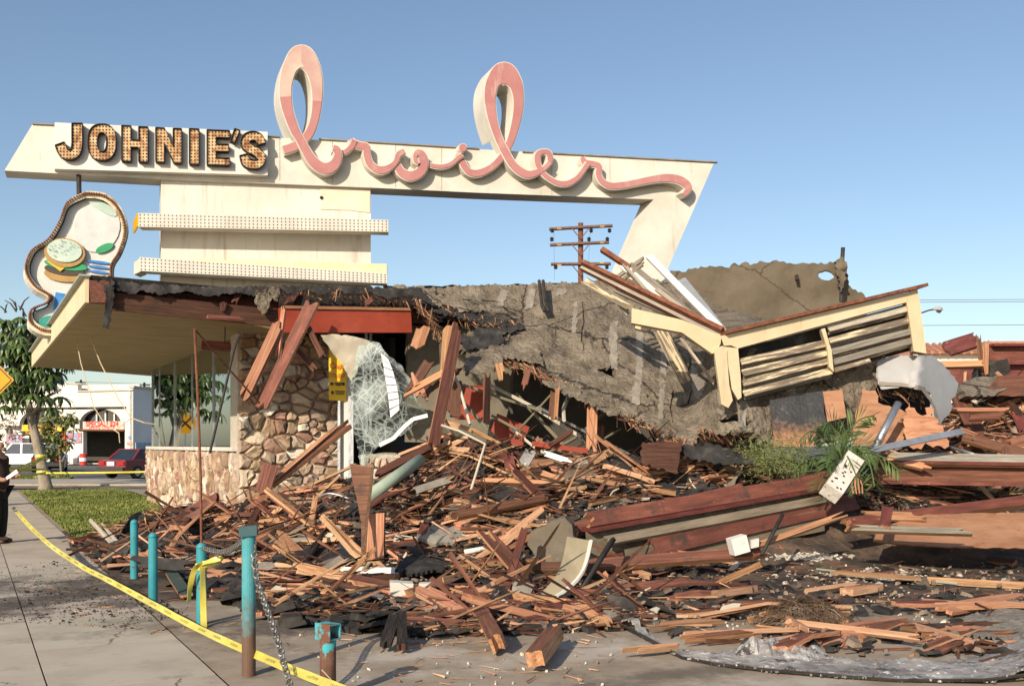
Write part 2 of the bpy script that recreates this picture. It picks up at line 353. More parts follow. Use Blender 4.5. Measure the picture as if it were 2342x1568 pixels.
# ------------------------------------------------------------------ materials
M_cream = mat('cream_paint', [(.3, (.50, .465, .39)), (.6, (.61, .575, .50)), (.8, (.66, .63, .56))], 1.2, rough=.7, bump=.12, bsc=14, streak=[((.33, .29, .23), (5, 5, .5), .60, .82), ((.30, .15, .07), (11, 11, .6), .68, .80)], spots=[((.36, .29, .20), 2.2, .66, .82), ((.3, .16, .08), 7, .73, .8)])
M_white = mat('white_paint', [(.3, (.55, .52, .46)), (.65, (.68, .66, .61)), (.8, (.73, .71, .67))], 1.0, rough=.65, bump=.1, bsc=12, spots=[((.40, .36, .30), 3, .66, .85)])
M_pillar = mat('pillar_plaster', [(.25, (.52, .475, .395)), (.5, (.61, .57, .50)), (.75, (.65, .62, .56))], .7, rough=.8, bump=.15, bsc=10, streak=[((.33, .29, .23), (5, 5, .5), .55, .80), ((.30, .15, .07), (11, 11, .6), .68, .80)], spots=[((.42, .39, .35), 1.6, .62, .85)])
M_yel = mat('yellow_cream_paint', [(.3, (.62, .50, .30)), (.6, (.70, .575, .37)), (.8, (.74, .63, .43))], 2.0, rough=.6, bump=.12, bsc=16, streak=[((.33, .29, .23), (5, 5, .5), .60, .82), ((.30, .15, .07), (11, 11, .6), .68, .80)], spots=[((.42, .33, .2), 5, .69, .8)])
M_slat = mat('weathered_slat_paint', [(.42, (.15, .12, .09)), (.52, (.25, .20, .145)), (.56, (.60, .49, .31)), (.7, (.70, .58, .38))], 4, st=(.45, 6, 6), rough=.85, bump=.4)
M_pink = mat('pink_enamel', [(.3, (.37, .155, .145)), (.6, (.43, .195, .18)), (.8, (.46, .235, .21))], 1.6, rough=.75, streak=[((.50, .34, .29), (6, 6, .7), .58, .80), ((.26, .14, .10), (14, 14, .8), .68, .80)], bump=.05, spots=[((.60, .40, .33), 1.1, .55, .8), ((.35, .2, .14), 9, .72, .8)])
M_pinkpale = mat('faded_pink_enamel', [(.3, (.42, .21, .19)), (.5, (.48, .30, .255)), (.7, (.53, .44, .35))], .8, rough=.75, bump=.05, spots=[((.35, .2, .14), 9, .72, .8)])
M_rusty = mat('rusty_letter_face', [(.32, (.16, .055, .025)), (.45, (.42, .21, .085)), (.55, (.58, .40, .21)), (.75, (.66, .52, .33))], 6, rough=.75, bump=.2)
M_dark = mat('dark_metal', [(.3, (.02, .017, .015)), (.7, (.05, .042, .035))], 8, rough=.7)
M_socket = flat('bulb_socket', (.06, .05, .05)); M_bulb = flat('bulb_glass', (.55, .5, .38), .3)
M_rust = mat('rust_brown', [(.3, (.10, .035, .02)), (.6, (.22, .085, .045)), (.8, (.30, .14, .08))], 9, rough=.85, bump=.3)
GR = (1, 22, 22)
M_stain = mat('stained_redwood', [(.25, (.045, .018, .012)), (.5, (.115, .045, .028)), (.75, (.215, .09, .055))], 1.6, st=GR, rough=.75, bump=.25, vary=.45, spots=[((.035, .03, .027), 3, .56, .74)])
M_fresh = mat('broken_redwood', [(.22, (.17, .07, .036)), (.45, (.36, .168, .086)), (.62, (.50, .26, .145)), (.85, (.62, .385, .24))], 1.6, st=GR, rough=.8, bump=.45, vary=.28)
M_pale = mat('pale_split_wood', [(.25, (.28, .14, .07)), (.5, (.46, .265, .15)), (.8, (.60, .41, .26))], 1.6, st=GR, rough=.8, bump=.45, vary=.2)
M_char = mat('charred_timber', [(.3, (.008, .007, .006)), (.55, (.03, .024, .02)), (.8, (.09, .055, .035))], 4, st=(1, 7, 7), rough=.8, bump=.6, vary=.4)
M_red = mat('red_paint', [(.3, (.23, .036, .018)), (.6, (.33, .056, .028)), (.8, (.37, .09, .05))], 1.5, rough=.55, bump=.15, spots=[((.12, .04, .025), 5, .60, .72), ((.42, .2, .12), 12, .68, .75)])
M_redbrown = mat('red_brown_paint', [(.3, (.085, .028, .021)), (.55, (.165, .05, .036)), (.8, (.26, .10, .07))], 1.8, st=(1, 5, 5), rough=.6, bump=.25, vary=.2, spots=[((.05, .035, .028), 3.5, .54, .70), ((.33, .19, .14), 9, .63, .72)])
M_grayboard = mat('grey_weathered_board', [(.3, (.16, .14, .115)), (.6, (.34, .30, .24)), (.8, (.5, .46, .38))], 2, st=(1, 12, 12), rough=.85, bump=.4, vary=.3)
M_roof = mat('mineral_roofing', [(.3, (.095, .075, .052)), (.5, (.175, .142, .102)), (.72, (.25, .208, .155))], 2.4, rough=.95, bump=1.0, bsc=16, bdist=.07, spots=[((.085, .07, .055), 1.6, .54, .68), ((.27, .23, .175), 1.1, .58, .72), ((.08, .064, .047), 5, .57, .68), ((.38, .325, .25), 26, .60, .69), ((.07, .055, .045), 17, .62, .70)], crack=(.42, .006, (.02, .017, .015)))
M_roofdark = mat('black_roofing_felt', [(.3, (.012, .011, .011)), (.55, (.04, .036, .033)), (.8, (.13, .12, .105))], 3, rough=.85, bump=.7, bsc=14)
M_patch = mat('grey_roof_patch', [(.3, (.19, .165, .13)), (.7, (.28, .25, .205))], 4, rough=.9, bump=.4)
M_stucco = mat('brown_stucco', [(.3, (.105, .083, .056)), (.55, (.15, .12, .084)), (.8, (.20, .165, .12))], .9, rough=.95, bump=.45, bsc=9, gen=True, spots=[((.075, .06, .045), .7, .58, .72), ((.30, .26, .20), 20, .68, .75), ((.27, .235, .18), 1.3, .62, .76)], crack=(.22, .003, (.07, .055, .04)))
M_gray = mat('grey_membrane', [(.3, (.31, .305, .30)), (.7, (.39, .385, .38))], 2, rough=.6, bump=.1, spots=[((.2, .19, .18), 14, .72, .77)])
M_plaster = mat('soffit_plaster', [(.3, (.37, .29, .15)), (.7, (.50, .40, .22))], 1.2, st=(1, 3, 1), rough=.85, bump=.12, spots=[((.30, .20, .09), 4, .66, .8)])
M_voidwall = mat('shaded_void_wall', [(.3, (.10, .085, .06)), (.6, (.20, .175, .13)), (.8, (.28, .25, .19))], 1.2, rough=.9, bump=.2)  # beige wall, its colour darkened for the shade inside the void
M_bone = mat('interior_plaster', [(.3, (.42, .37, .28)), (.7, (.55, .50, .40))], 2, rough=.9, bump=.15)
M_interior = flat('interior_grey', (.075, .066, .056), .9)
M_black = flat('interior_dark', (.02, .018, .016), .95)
M_mortardark = mat('dark_mortar', [(.3, (.14, .115, .09)), (.7, (.26, .22, .175))], 9, rough=.95, bump=.5)
M_mortar = mat('mortar', [(.3, (.40, .35, .28)), (.7, (.54, .48, .40))], 9, rough=.95, bump=.5)
ST = [((.34, .24, .16), (.54, .41, .29)), ((.52, .45, .36), (.72, .65, .55)), ((.23, .135, .095), (.40, .25, .18)), ((.26, .18, .12), (.46, .34, .23)), ((.46, .36, .26), (.62, .49, .37)), ((.27, .205, .155), (.45, .35, .275)), ((.36, .26, .19), (.56, .43, .33)), ((.24, .155, .10), (.42, .29, .19))]
M_stone = [mat('stone', [(.3, a), (.7, b)], 4, st=(1, 1, 1.6), rough=.9, bump=.6, bsc=9, vary=.14, spots=[((.17, .11, .08), 6, .66, .78)]) for a, b in ST]
M_conc = mat('sidewalk_concrete', [(.3, (.35, .295, .23)), (.55, (.44, .375, .30)), (.8, (.49, .425, .35))], 1.3, rough=.9, bump=.2, bsc=60, bdist=.008, vary=.05, spots=[((.27, .225, .175), 2.2, .56, .76), ((.16, .13, .10), 20, .66, .72), ((.52, .46, .38), 4, .64, .78)], crack=(.16, .0012, (.10, .08, .06)),
             stain=[((-4.6, 11.6, 0), 2.6, 2.2, (.05, .04, .033), .85), ((-5.2, 10.2, 0), 1.8, 1.0, (.07, .055, .045), .7), ((-3.0, 9.3, 0), 1.2, .8, (.09, .07, .055), .6)])
M_asph = mat('lot_asphalt', [(.3, (.235, .185, .135)), (.55, (.32, .258, .192)), (.8, (.40, .335, .26))], 2.2, rough=.95, bump=.3, bsc=70, bdist=.012, gen=True, spots=[((.48, .43, .365), .9, .56, .74), ((.12, .095, .072), 1.3, .56, .72), ((.56, .49, .39), 26, .66, .73), ((.09, .07, .055), 14, .64, .72)],
             stain=[((3.6, 10.6, 0), 4.2, 1.7, (.125, .10, .075), .85), ((-1.6, 9.4, 0), 2.4, .9, (.07, .055, .043), .85), ((-4, 12.5, 0), 2, 2.5, (.04, .033, .028), .9), ((.5, 7.9, 0), 1.6, .5, (.50, .45, .38), .6), ((2.3, 7.1, 0), 2.2, .4, (.50, .45, .385), .55), ((-.9, 7.9, 0), .7, .35, (.52, .47, .40), .6), ((1.2, 7.2, 0), 1.2, .3, (.07, .056, .044), .6)])
M_road = mat('street_asphalt', [(.3, (.10, .095, .09)), (.7, (.15, .145, .14))], 1, rough=.9, bump=.3)
M_soil = mat('char_rubble_soil', [(.28, (.018, .015, .013)), (.45, (.06, .045, .035)), (.6, (.135, .09, .06)), (.8, (.22, .155, .105))], 2.3, rough=.95, bump=1.0, bsc=10, gen=True, spots=[((.36, .14, .06), 8, .60, .70), ((.33, .30, .26), 14, .68, .74)])
M_lawn = mat('lawn_soil', [(.3, (.09, .095, .025)), (.7, (.16, .15, .05))], 3, rough=.95, bump=.5)
M_grass = mat('grass_blade', [(.3, (.085, .115, .022)), (.5, (.155, .185, .04)), (.7, (.24, .235, .07))], .55, rough=.7, bump=0, vary=.35, island=True, spots=[((.30, .26, .11), 1.3, .58, .72)])
M_leaf = mat('umbrella_leaf', [(.3, (.04, .075, .018)), (.7, (.10, .14, .035))], 2, rough=.38, bump=0, spec=.55, vary=.5, island=True, spots=[((.22, .20, .03), 1.1, .62, .72)])
M_leaf2 = mat('small_leaf', [(.3, (.10, .13, .03)), (.7, (.20, .20, .06))], 2, rough=.6, bump=0, vary=.45, island=True)
M_palm = mat('palm_leaf', [(.3, (.04, .075, .022)), (.7, (.10, .14, .042))], 2, rough=.45, bump=0, vary=.4, island=True)
M_fern = mat('feathery_leaf', [(.3, (.10, .13, .04)), (.7, (.20, .21, .085))], 2, rough=.7, bump=0, vary=.3, island=True)
M_bark = mat('bark', [(.3, (.20, .165, .12)), (.7, (.36, .31, .24))], 5, st=(1, 1, .4), rough=.9, bump=.5)
M_teal = mat('teal_enamel', [(.35, (.025, .21, .245)), (.7, (.055, .31, .35))], 2, rough=.5, bump=.15, spots=[((.16, .07, .045), 16, .62, .66)])
M_tealworn = mat('worn_teal_enamel', [(.35, (.04, .25, .28)), (.7, (.10, .34, .365))], 2, rough=.6, bump=.2, spots=[((.15, .065, .04), 11, .60, .64), ((.28, .2, .15), 34, .62, .66)], zmix=(.34, .62, (.13, .075, .05)))
M_tealchip = mat('chipped_teal_enamel', [(.35, (.04, .28, .32)), (.7, (.10, .40, .43))], 2, rough=.6, bump=.2, spots=[((.15, .065, .04), 9, .50, .56)])
M_rustpipe = mat('rust_pipe', [(.3, (.09, .045, .03)), (.7, (.20, .10, .065))], 6, rough=.8, bump=.3, spots=[((.05, .36, .40), 6, .54, .57)])
M_chain = mat('galvanised_chain', [(.3, (.12, .115, .105)), (.7, (.27, .26, .24))], 12, rough=.5, metal=.7, bump=.2)
M_tape = mat('yellow_tape', [(.3, (.50, .42, .06)), (.7, (.66, .57, .12))], 6, rough=.35, bump=.05, spec=.5)
M_tapefar = mat('barrier_tape', [(.3, (.60, .50, .05)), (.7, (.75, .64, .12))], 6, rough=.9, spec=.05, bump=0)
M_ink = flat('black_ink', (.03, .028, .02)); M_redink = flat('red_ink', (.55, .05, .03)); M_blueink = flat('blue_ink', (.04, .12, .45)); M_whiteflat = flat('white_sheet', (.78, .77, .74))
M_yellow = mat('yellow_vinyl', [(.3, (.75, .43, .02)), (.7, (.85, .55, .04))], 1.5, rough=.5, bump=.05)
M_amber = flat('amber_sign', (.80, .36, .01), .4)
M_steel = mat('galvanised_steel', [(.3, (.30, .31, .32)), (.7, (.48, .50, .52))], 5, rough=.42, metal=.75, bump=.15)
M_foil = mat('crumpled_foil', [(.3, (.12, .115, .105)), (.48, (.27, .25, .225)), (.7, (.46, .43, .39))], 2.6, rough=.45, metal=.0, bump=.9, bsc=9, spots=[((.05, .05, .055), 5, .56, .64), ((.30, .14, .08), 9, .61, .64), ((.78, .75, .70), 14, .58, .64)])
M_dust = mat('plaster_dust', [(.3, (.30, .26, .205)), (.7, (.56, .50, .42))], 5, rough=.95, bump=.3, vary=.35, island=True)
M_splint = mat('redwood_splinters', [(.3, (.25, .12, .065)), (.7, (.54, .315, .185))], 3, rough=.8, bump=.1, vary=.4, island=True)
M_splint2 = mat('dark_splinters', [(.3, (.05, .022, .015)), (.7, (.17, .075, .042))], 3, rough=.85, bump=.1, vary=.5, island=True)
M_crush = mat('crushed_debris', [(.3, (.10, .072, .052)), (.7, (.26, .20, .15))], 3, rough=.95, bump=.2, vary=.45, island=True)
M_flake = mat('charred_flakes', [(.3, (.01, .009, .008)), (.7, (.05, .043, .037))], 5, rough=.85, bump=.4, vary=.5, island=True)
M_olive = flat('olive_conduit', (.19, .17, .11), .5); M_greenpipe = flat('green_pipe', (.30, .36, .27), .55)
M_cord = flat('tan_cord', (.55, .45, .32), .9)
M_glass = glass('window_glass', (.40, .46, .44), .30, 1)
M_carglass = mat('car_glass', [(.3, (.012, .016, .022)), (.7, (.03, .04, .05))], 1, rough=.06, bump=0, spec=.9)
M_maroon = mat('maroon_car_paint', [(.3, (.13, .018, .022)), (.7, (.19, .03, .034))], 1, rough=.25, bump=0, spec=.6)
M_whitecar = mat('white_car_paint', [(.3, (.72, .71, .69)), (.7, (.8, .79, .77))], 1, rough=.25, bump=0, spec=.6)
M_tyre = flat('tyre_rubber', (.02, .02, .02), .8); M_rim = flat('wheel_rim', (.4, .4, .41), .35, .6); M_tail = flat('tail_lamp', (.42, .02, .015), .2)
M_shop = mat('station_plaster', [(.3, (.66, .60, .50)), (.7, (.80, .74, .64))], .35, rough=.9, bump=.1, spots=[((.60, .46, .34), .5, .64, .8)])
M_shopside = mat('station_side_plaster', [(.3, (.62, .60, .57)), (.7, (.76, .74, .70))], .3, rough=.9, bump=.1)
M_skin = flat('skin', (.50, .27, .18), .55); M_hair = mat('grey_brown_hair', [(.3, (.09, .055, .035)), (.7, (.30, .22, .16))], 40, rough=.7)
M_jacket = mat('brown_jacket', [(.3, (.025, .017, .012)), (.7, (.06, .04, .03))], 9, rough=.8, bump=.4); M_trousers = flat('black_trousers', (.015, .014, .015), .85)
M_shirt = flat('pale_grey_cloth', (.50, .50, .50), .85); M_shoe = flat('brown_shoe', (.06, .03, .022), .5)
M_tile = mat('clay_roof_tile', [(.3, (.36, .15, .09)), (.7, (.52, .26, .17))], 3, rough=.85, bump=.2, vary=.15)
M_plyblack = mat('tarred_plywood', [(.3, (.014, .014, .015)), (.55, (.045, .044, .045)), (.62, (.12, .11, .10)), (.70, (.36, .16, .075)), (.8, (.48, .23, .11))], 1.6, rough=.5, bump=.5, bsc=22, gen=True, zmix=(.0, .38, (.40, .19, .09)))
M_ply = mat('orange_plywood', [(.25, (.22, .10, .052)), (.5, (.35, .175, .095)), (.8, (.45, .265, .155))], 1.4, st=(1, 1, 5), rough=.75, bump=.2, spots=[((.22, .085, .045), 3, .60, .74), ((.15, .06, .04), 11, .62, .68)])
def crazed():
    m = bpy.data.materials.new('shattered_glass'); m.use_nodes = True; n = m.node_tree.nodes; l = m.node_tree.links; n.clear()
    o = n.new('ShaderNodeOutputMaterial'); mx = n.new('ShaderNodeMixShader'); t = n.new('ShaderNodeBsdfTransparent'); t.inputs[0].default_value = (.86, .92, .895, 1)
    p = n.new('ShaderNodeBsdfPrincipled'); p.inputs['Base Color'].default_value = (.60, .65, .63, 1); p.inputs['Roughness'].default_value = .18; p.inputs['Specular IOR Level'].default_value = .8
    tc = n.new('ShaderNodeTexCoord'); nd = n.new('ShaderNodeTexNoise'); nd.inputs['Scale'].default_value = 2.2; l.new(tc.outputs['Object'], nd.inputs[0])
    mxv = n.new('ShaderNodeMix'); mxv.data_type = 'RGBA'; mxv.inputs[0].default_value = .10; l.new(tc.outputs['Object'], mxv.inputs[6]); l.new(nd.outputs['Color'], mxv.inputs[7])
    acc = None
    for s, wdt in ((1.3, .018), (3.4, .035), (9, .05)):
        v = n.new('ShaderNodeTexVoronoi'); v.feature = 'DISTANCE_TO_EDGE'; v.inputs['Scale'].default_value = s; l.new(mxv.outputs[2], v.inputs['Vector'])
        r = n.new('ShaderNodeMapRange'); r.inputs[1].default_value = 0; r.inputs[2].default_value = wdt; r.inputs[3].default_value = 1; r.inputs[4].default_value = 0; l.new(v.outputs['Distance'], r.inputs[0])
        if acc is None: acc = r
        else:
            a = n.new('ShaderNodeMath'); a.operation = 'MAXIMUM'; l.new(acc.outputs[0], a.inputs[0]); l.new(r.outputs[0], a.inputs[1]); acc = a
    nz = n.new('ShaderNodeTexNoise'); nz.inputs['Scale'].default_value = 1.6; nz.inputs['Detail'].default_value = 5; l.new(tc.outputs['Object'], nz.inputs[0])
    r2 = n.new('ShaderNodeMapRange'); r2.inputs[1].default_value = .42; r2.inputs[2].default_value = .62; r2.inputs[3].default_value = .03; r2.inputs[4].default_value = .30; l.new(nz.outputs[0], r2.inputs[0])
    a = n.new('ShaderNodeMath'); a.operation = 'MULTIPLY_ADD'; a.inputs[1].default_value = .36; l.new(acc.outputs[0], a.inputs[0]); l.new(r2.outputs[0], a.inputs[2]); a.use_clamp = True
    l.new(a.outputs[0], mx.inputs[0]); l.new(t.outputs[0], mx.inputs[1]); l.new(p.outputs[0], mx.inputs[2]); l.new(mx.outputs[0], o.inputs[0]); return m
M_crazed = crazed()
WOOD = [M_stain, M_fresh]

# ------------------------------------------------------------------ the setting: ground, heap, sidewalk, lawn, streets
def ground_poly(name, pts, z, m, kind='structure', thick=0.0, parent=None):
    g = slab([pts], lambda x, y: V3((x, y, z)), V3((0, 0, -max(thick, .003)))); return g.go(name, m, parent, kind=kind)
def grid_mesh(name, xs, ys, hf, m, kind):
    v = [(x, y, hf(x, y)) for y in ys for x in xs]; n = len(xs)
    f = [(j * n + i, j * n + i + 1, (j + 1) * n + i + 1, (j + 1) * n + i) for j in range(len(ys) - 1) for i in range(n - 1)]
    f = [q for q in f if max(v[i][2] for i in q) > -.015] if kind == 'stuff' else f
    return mk(name, v, f, m, smooth=True, kind=kind)
Q0 = V3((-7.58, 17.2, 0))                                        # a point of the sidewalk's building-side edge
def SW(t, s, z=0): return Q0 + A_ * t + B_ * s + V3((0, 0, z))   # t along the street, s from the edge towards the diner
ground_poly('ground', [(-900, -60), (900, -60), (900, 1500), (-900, 1500)], -.035, M_road)
c = [SW(-24, -.02), SW(-24, 60), SW(22, 60), SW(22, -.02)]
ground_poly('parking_lot', [(p.x, p.y) for p in c], -.008, M_asph)
heap_o = grid_mesh('rubble_heap', [x * .11 - 8.6 for x in range(0, 215)], [10.6 + y * .11 for y in range(0, 125)], heap, M_soil, 'stuff')
tag(heap_o, 'dark heap of char and crushed debris under the broken timber', 'debris')
walk = ground_poly('sidewalk', [(p.x, p.y) for p in (SW(-24, -9), SW(-24, -.03), SW(19, -.03), SW(19, -9))], -.012, flat('joint_dirt', (.17, .135, .105), .95), thick=.05)
rng = random.Random(3)
bands = [(-.05, -1.12), (-1.14, -3.05), (-3.07, -5.0), (-5.02, -7.0), (-7.02, -9)]
for bi, (s0, s1) in enumerate(bands):
    t = -16 + bi * .35
    while t < 19:
        L = 1.52; z = rng.uniform(-.002, .003) + .004
        if not (t + L < -15 or (bi >= 3 and t > 14)):
            q = [SW(t + .004, s0 + .004), SW(t + .004, s1 - .003), SW(t + L - .004, s1 - .003), SW(t + L - .004, s0 + .004)]
            g = slab([[(p.x, p.y) for p in q]], lambda x, y: V3((x, y, z)), V3((0, 0, -.03))); g.go('slab', M_conc, walk)
        t += L
lawn = ground_poly('lawn', [(p.x, p.y) for p in (SW(-1.8, .06), SW(-3, 2.2), SW(3, 3.4), SW(20.5, 3.4), SW(20.5, .06))], .02, M_lawn, thick=.05)
g = Geo(); rl = random.Random(5)
gv, gf = [], []
for i in range(52000):
    t = -2.4 + 22.6 * rl.random() ** 1.5; s = rl.uniform(.03, 3.3); p = SW(t, s, .02)
    if t < -1.6 + .5 * math.sin(s * 3) - s * .3: continue
    a = rl.random() * 6.28; h = rl.uniform(.025, .07); w = .009 + .0006 * p.y; dx, dy = math.cos(a) * w, math.sin(a) * w; n = len(gv)
    gv += [(p.x - dx, p.y - dy, .02), (p.x + dx, p.y + dy, .02), (p.x + rl.uniform(-.03, .03), p.y + rl.uniform(-.03, .03), .02 + h)]; gf.append((n, n + 1, n + 2))
me = bpy.data.meshes.new('grass'); me.from_pydata(gv, [], gf); me.materials.append(M_grass); go = bpy.data.objects.new('grass', me); put(go, None)
tag(go, 'short sunlit green grass between the sidewalk and the stone wall', 'grass', kind='stuff')
ground_poly('bare_soil', [(-30, 37.3), (-9, 37.3), (-9, 39.6), (-30, 39.6)], .012, mat('bare_soil', [(.3, (.13, .10, .075)), (.7, (.22, .17, .13))], 2, rough=.95, bump=.4))
ground_poly('far_pavement', [(-34, 39.6), (2, 39.6), (2, 45.5), (-34, 45.5)], .08, M_conc, thick=.11)
ground_poly('far_verge', [(-40, 46.2), (-20.6, 46.2), (-22.5, 51), (-40, 51)], .03, M_lawn, thick=.05)
gv, gf = [], []
for i in range(9000):
    x = rl.uniform(-39, -22.4); y = rl.uniform(46.2, 51); a = rl.random() * 6.28; w = .04; n = len(gv)
    gv += [(x - math.cos(a) * w, y - math.sin(a) * w, .03), (x + math.cos(a) * w, y + math.sin(a) * w, .03), (x, y, .03 + rl.uniform(.05, .16))]; gf.append((n, n + 1, n + 2))
me = bpy.data.meshes.new('verge_grass'); me.from_pydata(gv, [], gf); me.materials.append(M_grass); go = bpy.data.objects.new('verge_grass', me); put(go, None)
tag(go, 'strip of rough grass beyond the far pavement', 'grass', kind='stuff')
# ------------------------------------------------------------------ the collapsed diner
DIN = thing('ruined_diner', 'collapsed burnt diner with torn roof, stone walls and red beam', 'building', (-5.3, 19.3, 0))
W0 = V3((-5.3, 19.3, 0)); EB = V3((-6.9, 16.2, 0))
def WL(s, z, d=0): return W0 + A_ * s + B_ * (-d) + V3((0, 0, z))      # street wall: s away from the corner, d out of the wall
def FR(s, z, d=0): return W0 + B_ * s - A_ * d + V3((0, 0, z))         # front wall
def EVY(u):
    k = (u - CX) / F; return 16.2 + .48 * (16.2 * k + 6.9) / (.877 - .48 * k)
def EV(u, v, d=0): p = P(u, v, EVY(u)); return p + A_ * d              # eave line along the front
def voronoi(w, h, n, asp, rng, it=3):
    pts = [[rng.uniform(0, w), rng.uniform(0, h)] for _ in range(n)]
    def cell(i):
        p = pts[i]; poly = [(0, 0), (w, 0), (w, h), (0, h)]
        nb = sorted(range(n), key=lambda j: ((pts[j][0] - p[0]) * asp) ** 2 + (pts[j][1] - p[1]) ** 2)[1:19]
        for j in nb:
            q = pts[j]; nx, ny = (q[0] - p[0]) * asp * asp, q[1] - p[1]; mx, my = (p[0] + q[0]) / 2, (p[1] + q[1]) / 2; out = []
            for a in range(len(poly)):
                A, Bq = poly[a], poly[(a + 1) % len(poly)]; da = (A[0] - mx) * nx + (A[1] - my) * ny; db = (Bq[0] - mx) * nx + (Bq[1] - my) * ny
                if da <= 0: out.append(A)
                if da * db < 0: tt = da / (da - db); out.append((A[0] + (Bq[0] - A[0]) * tt, A[1] + (Bq[1] - A[1]) * tt))
            poly = out
            if len(poly) < 3: break
        return poly
    for _ in range(it):
        for i in range(n):
            c = cell(i)
            if len(c) >= 3: pts[i] = [sum(q[0] for q in c) / len(c) * .8 + pts[i][0] * .2, sum(q[1] for q in c) / len(c) * .8 + pts[i][1] * .2]
    return [cell(i) for i in range(n)]
def stones(parent, f3, w, h, n, asp, depth, gap, seed, it=3):
    rng = random.Random(seed)
    for c in voronoi(w, h, n, asp, rng, it):
        if len(c) < 3: continue
        cx = sum(q[0] for q in c) / len(c); cy = sum(q[1] for q in c) / len(c)
        sx = max(q[0] for q in c) - min(q[0] for q in c); sy = max(q[1] for q in c) - min(q[1] for q in c)
        kx, ky = max(.5, 1 - gap / sx * 2), max(.5, 1 - gap / sy * 2); d = depth * rng.uniform(.45, 1.25); ta, tb = rng.uniform(-.25, .25), rng.uniform(-.25, .25)
        ring = []
        for i in range(len(c)):
            a, b2 = c[i], c[(i + 1) % len(c)]; ring.append(a)
            if math.hypot(b2[0] - a[0], b2[1] - a[1]) > .09: ring.append(((a[0] + b2[0]) / 2 + rng.uniform(-.02, .02), (a[1] + b2[1]) / 2 + rng.uniform(-.02, .02)))
        k = len(ring); v = []
        for sc, dd in ((1, -.02), (1, .5), (.74, 1)):
            for x, y in ring:
                X, Y = (x - cx) * kx * sc, (y - cy) * ky * sc
                v.append(f3(cx + X, cy + Y, d * dd * (1 + rng.uniform(-.18, .18)) + (X * ta + Y * tb if dd > 0 else 0)))
        v.append(f3(cx, cy, d * rng.uniform(.85, 1.25)))
        f = []
        for r in (0, 1):
            for i in range(k): f.append((r * k + i, r * k + (i + 1) % k, (r + 1) * k + (i + 1) % k, (r + 1) * k + i))
        for i in range(k): f.append((2 * k + i, 2 * k + (i + 1) % k, 3 * k))
        mk('stone', v, f, rng.choice(M_stone), parent)
LW, LH = 10.75, 1.52
lw = Geo().obox(WL(LW / 2, LH / 2 - .1, -.16), A_ * LW, B_ * .3, V3((0, 0, LH + .2))).go('stone_wall', M_mortardark, DIN)
stones(lw, lambda x, y, d: WL(x, y, d - .01), LW, LH, 295, 2.5, .11, .012, 11, 1)
Geo().obox(WL(LW / 2, LH + .04, -.06), A_ * (LW - .1), B_ * .34, V3((0, 0, .08))).go('window_sill', M_pillar, DIN)
pier = Geo().obox(FR(1.0, 1.95, -.3), B_ * 2.04, A_ * .6, V3((0, 0, 4.1))).go('stone_pier', M_mortar, DIN)
stones(pier, lambda x, y, d: FR(x, y + .2, d - .002), 2.04, 3.75, 128, .74, .12, .011, 21, 1)
p2 = Geo().obox(FR(2.22, 1.95, -.75), B_ * .36, A_ * .7, V3((0, 0, 3.7))).go('stone_pier', M_mortar, DIN)
stones(p2, lambda x, y, d: FR(x + 2.04, y + .2, d - .4), .36, 3.4, 17, .8, .1, .012, 31)
# street windows: five panes between thin mullions
zs, zt = LH + .08, 3.93
for i in range(6):
    s = .35 + i * 2.3
    if s > LW: break
    Geo().obox(WL(s, (zs + zt) / 2, -.1), A_ * .05, B_ * .07, V3((0, 0, zt - zs))).go('mullion', M_steel, DIN)
    e = min(s + 2.3, LW)
    if e - s > .3: Geo().obox(WL((s + e) / 2, (zs + zt) / 2, -.1 + (.01 if i % 2 else 0)), A_ * (e - s - .05), B_ * .012, V3((0, 0, zt - zs - .02))).go('window_pane', M_glass, DIN)
Geo().obox(WL(LW, (zs + zt) / 2, -.1), A_ * .06, B_ * .08, V3((0, 0, zt - zs))).go('mullion', M_steel, DIN)
# inside: floor, back walls, ceiling underside
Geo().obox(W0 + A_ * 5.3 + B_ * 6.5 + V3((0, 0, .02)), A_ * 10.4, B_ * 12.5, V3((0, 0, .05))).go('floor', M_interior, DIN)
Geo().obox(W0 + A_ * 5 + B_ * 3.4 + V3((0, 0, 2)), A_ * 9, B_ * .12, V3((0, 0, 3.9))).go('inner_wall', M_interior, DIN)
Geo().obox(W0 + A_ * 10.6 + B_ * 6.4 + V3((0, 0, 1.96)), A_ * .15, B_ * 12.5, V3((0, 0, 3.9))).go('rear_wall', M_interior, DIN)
# roof slab on the street side with its plaster soffit and cream fascia
zs3 = lambda p: 3.95
sof = [EB, EB + B_ * 1.2, EB + B_ * 2.1 + A_ * .4, EB + B_ * 3.3 + A_ * .8, EB + B_ * 4.6 + A_ * 2.1, EB + B_ * 4.6 + A_ * 15.1, EB + A_ * 15.1]
g = slab([[(p.x, p.y) for p in sof]], lambda x, y: V3((x, y, 3.95 - .05 * max(0, (V3((x, y, 0)) - EB).dot(B_)))), V3((0, 0, .05))); g.go('soffit', M_plaster, DIN)
dk = [EB + B_ * .05 + A_ * .05, EB + B_ * 2.6 + A_ * .3, EB + B_ * 4.2 + A_ * .55, EB + B_ * 6.2 + A_ * .35, EB + B_ * 7.2 + A_ * 1.2, EB + B_ * 8 + A_ * 2.2, EB + B_ * 8 + A_ * 15, EB + B_ * .05 + A_ * 15]
g = slab([[(p.x, p.y) for p in dk]], lambda x, y: V3((x, y, 4.33)), V3((0, 0, .09))); g.go('roof_deck', M_char, DIN)
g = Geo()
for t in np.arange(.6, 14.5, 1.2): g.obox(EB + A_ * float(t) + B_ * 3.2 + V3((0, 0, 4.17)), B_ * 6.2, A_ * .06, V3((0, 0, .28)))
g.go('ceiling_joists', M_stain, DIN)
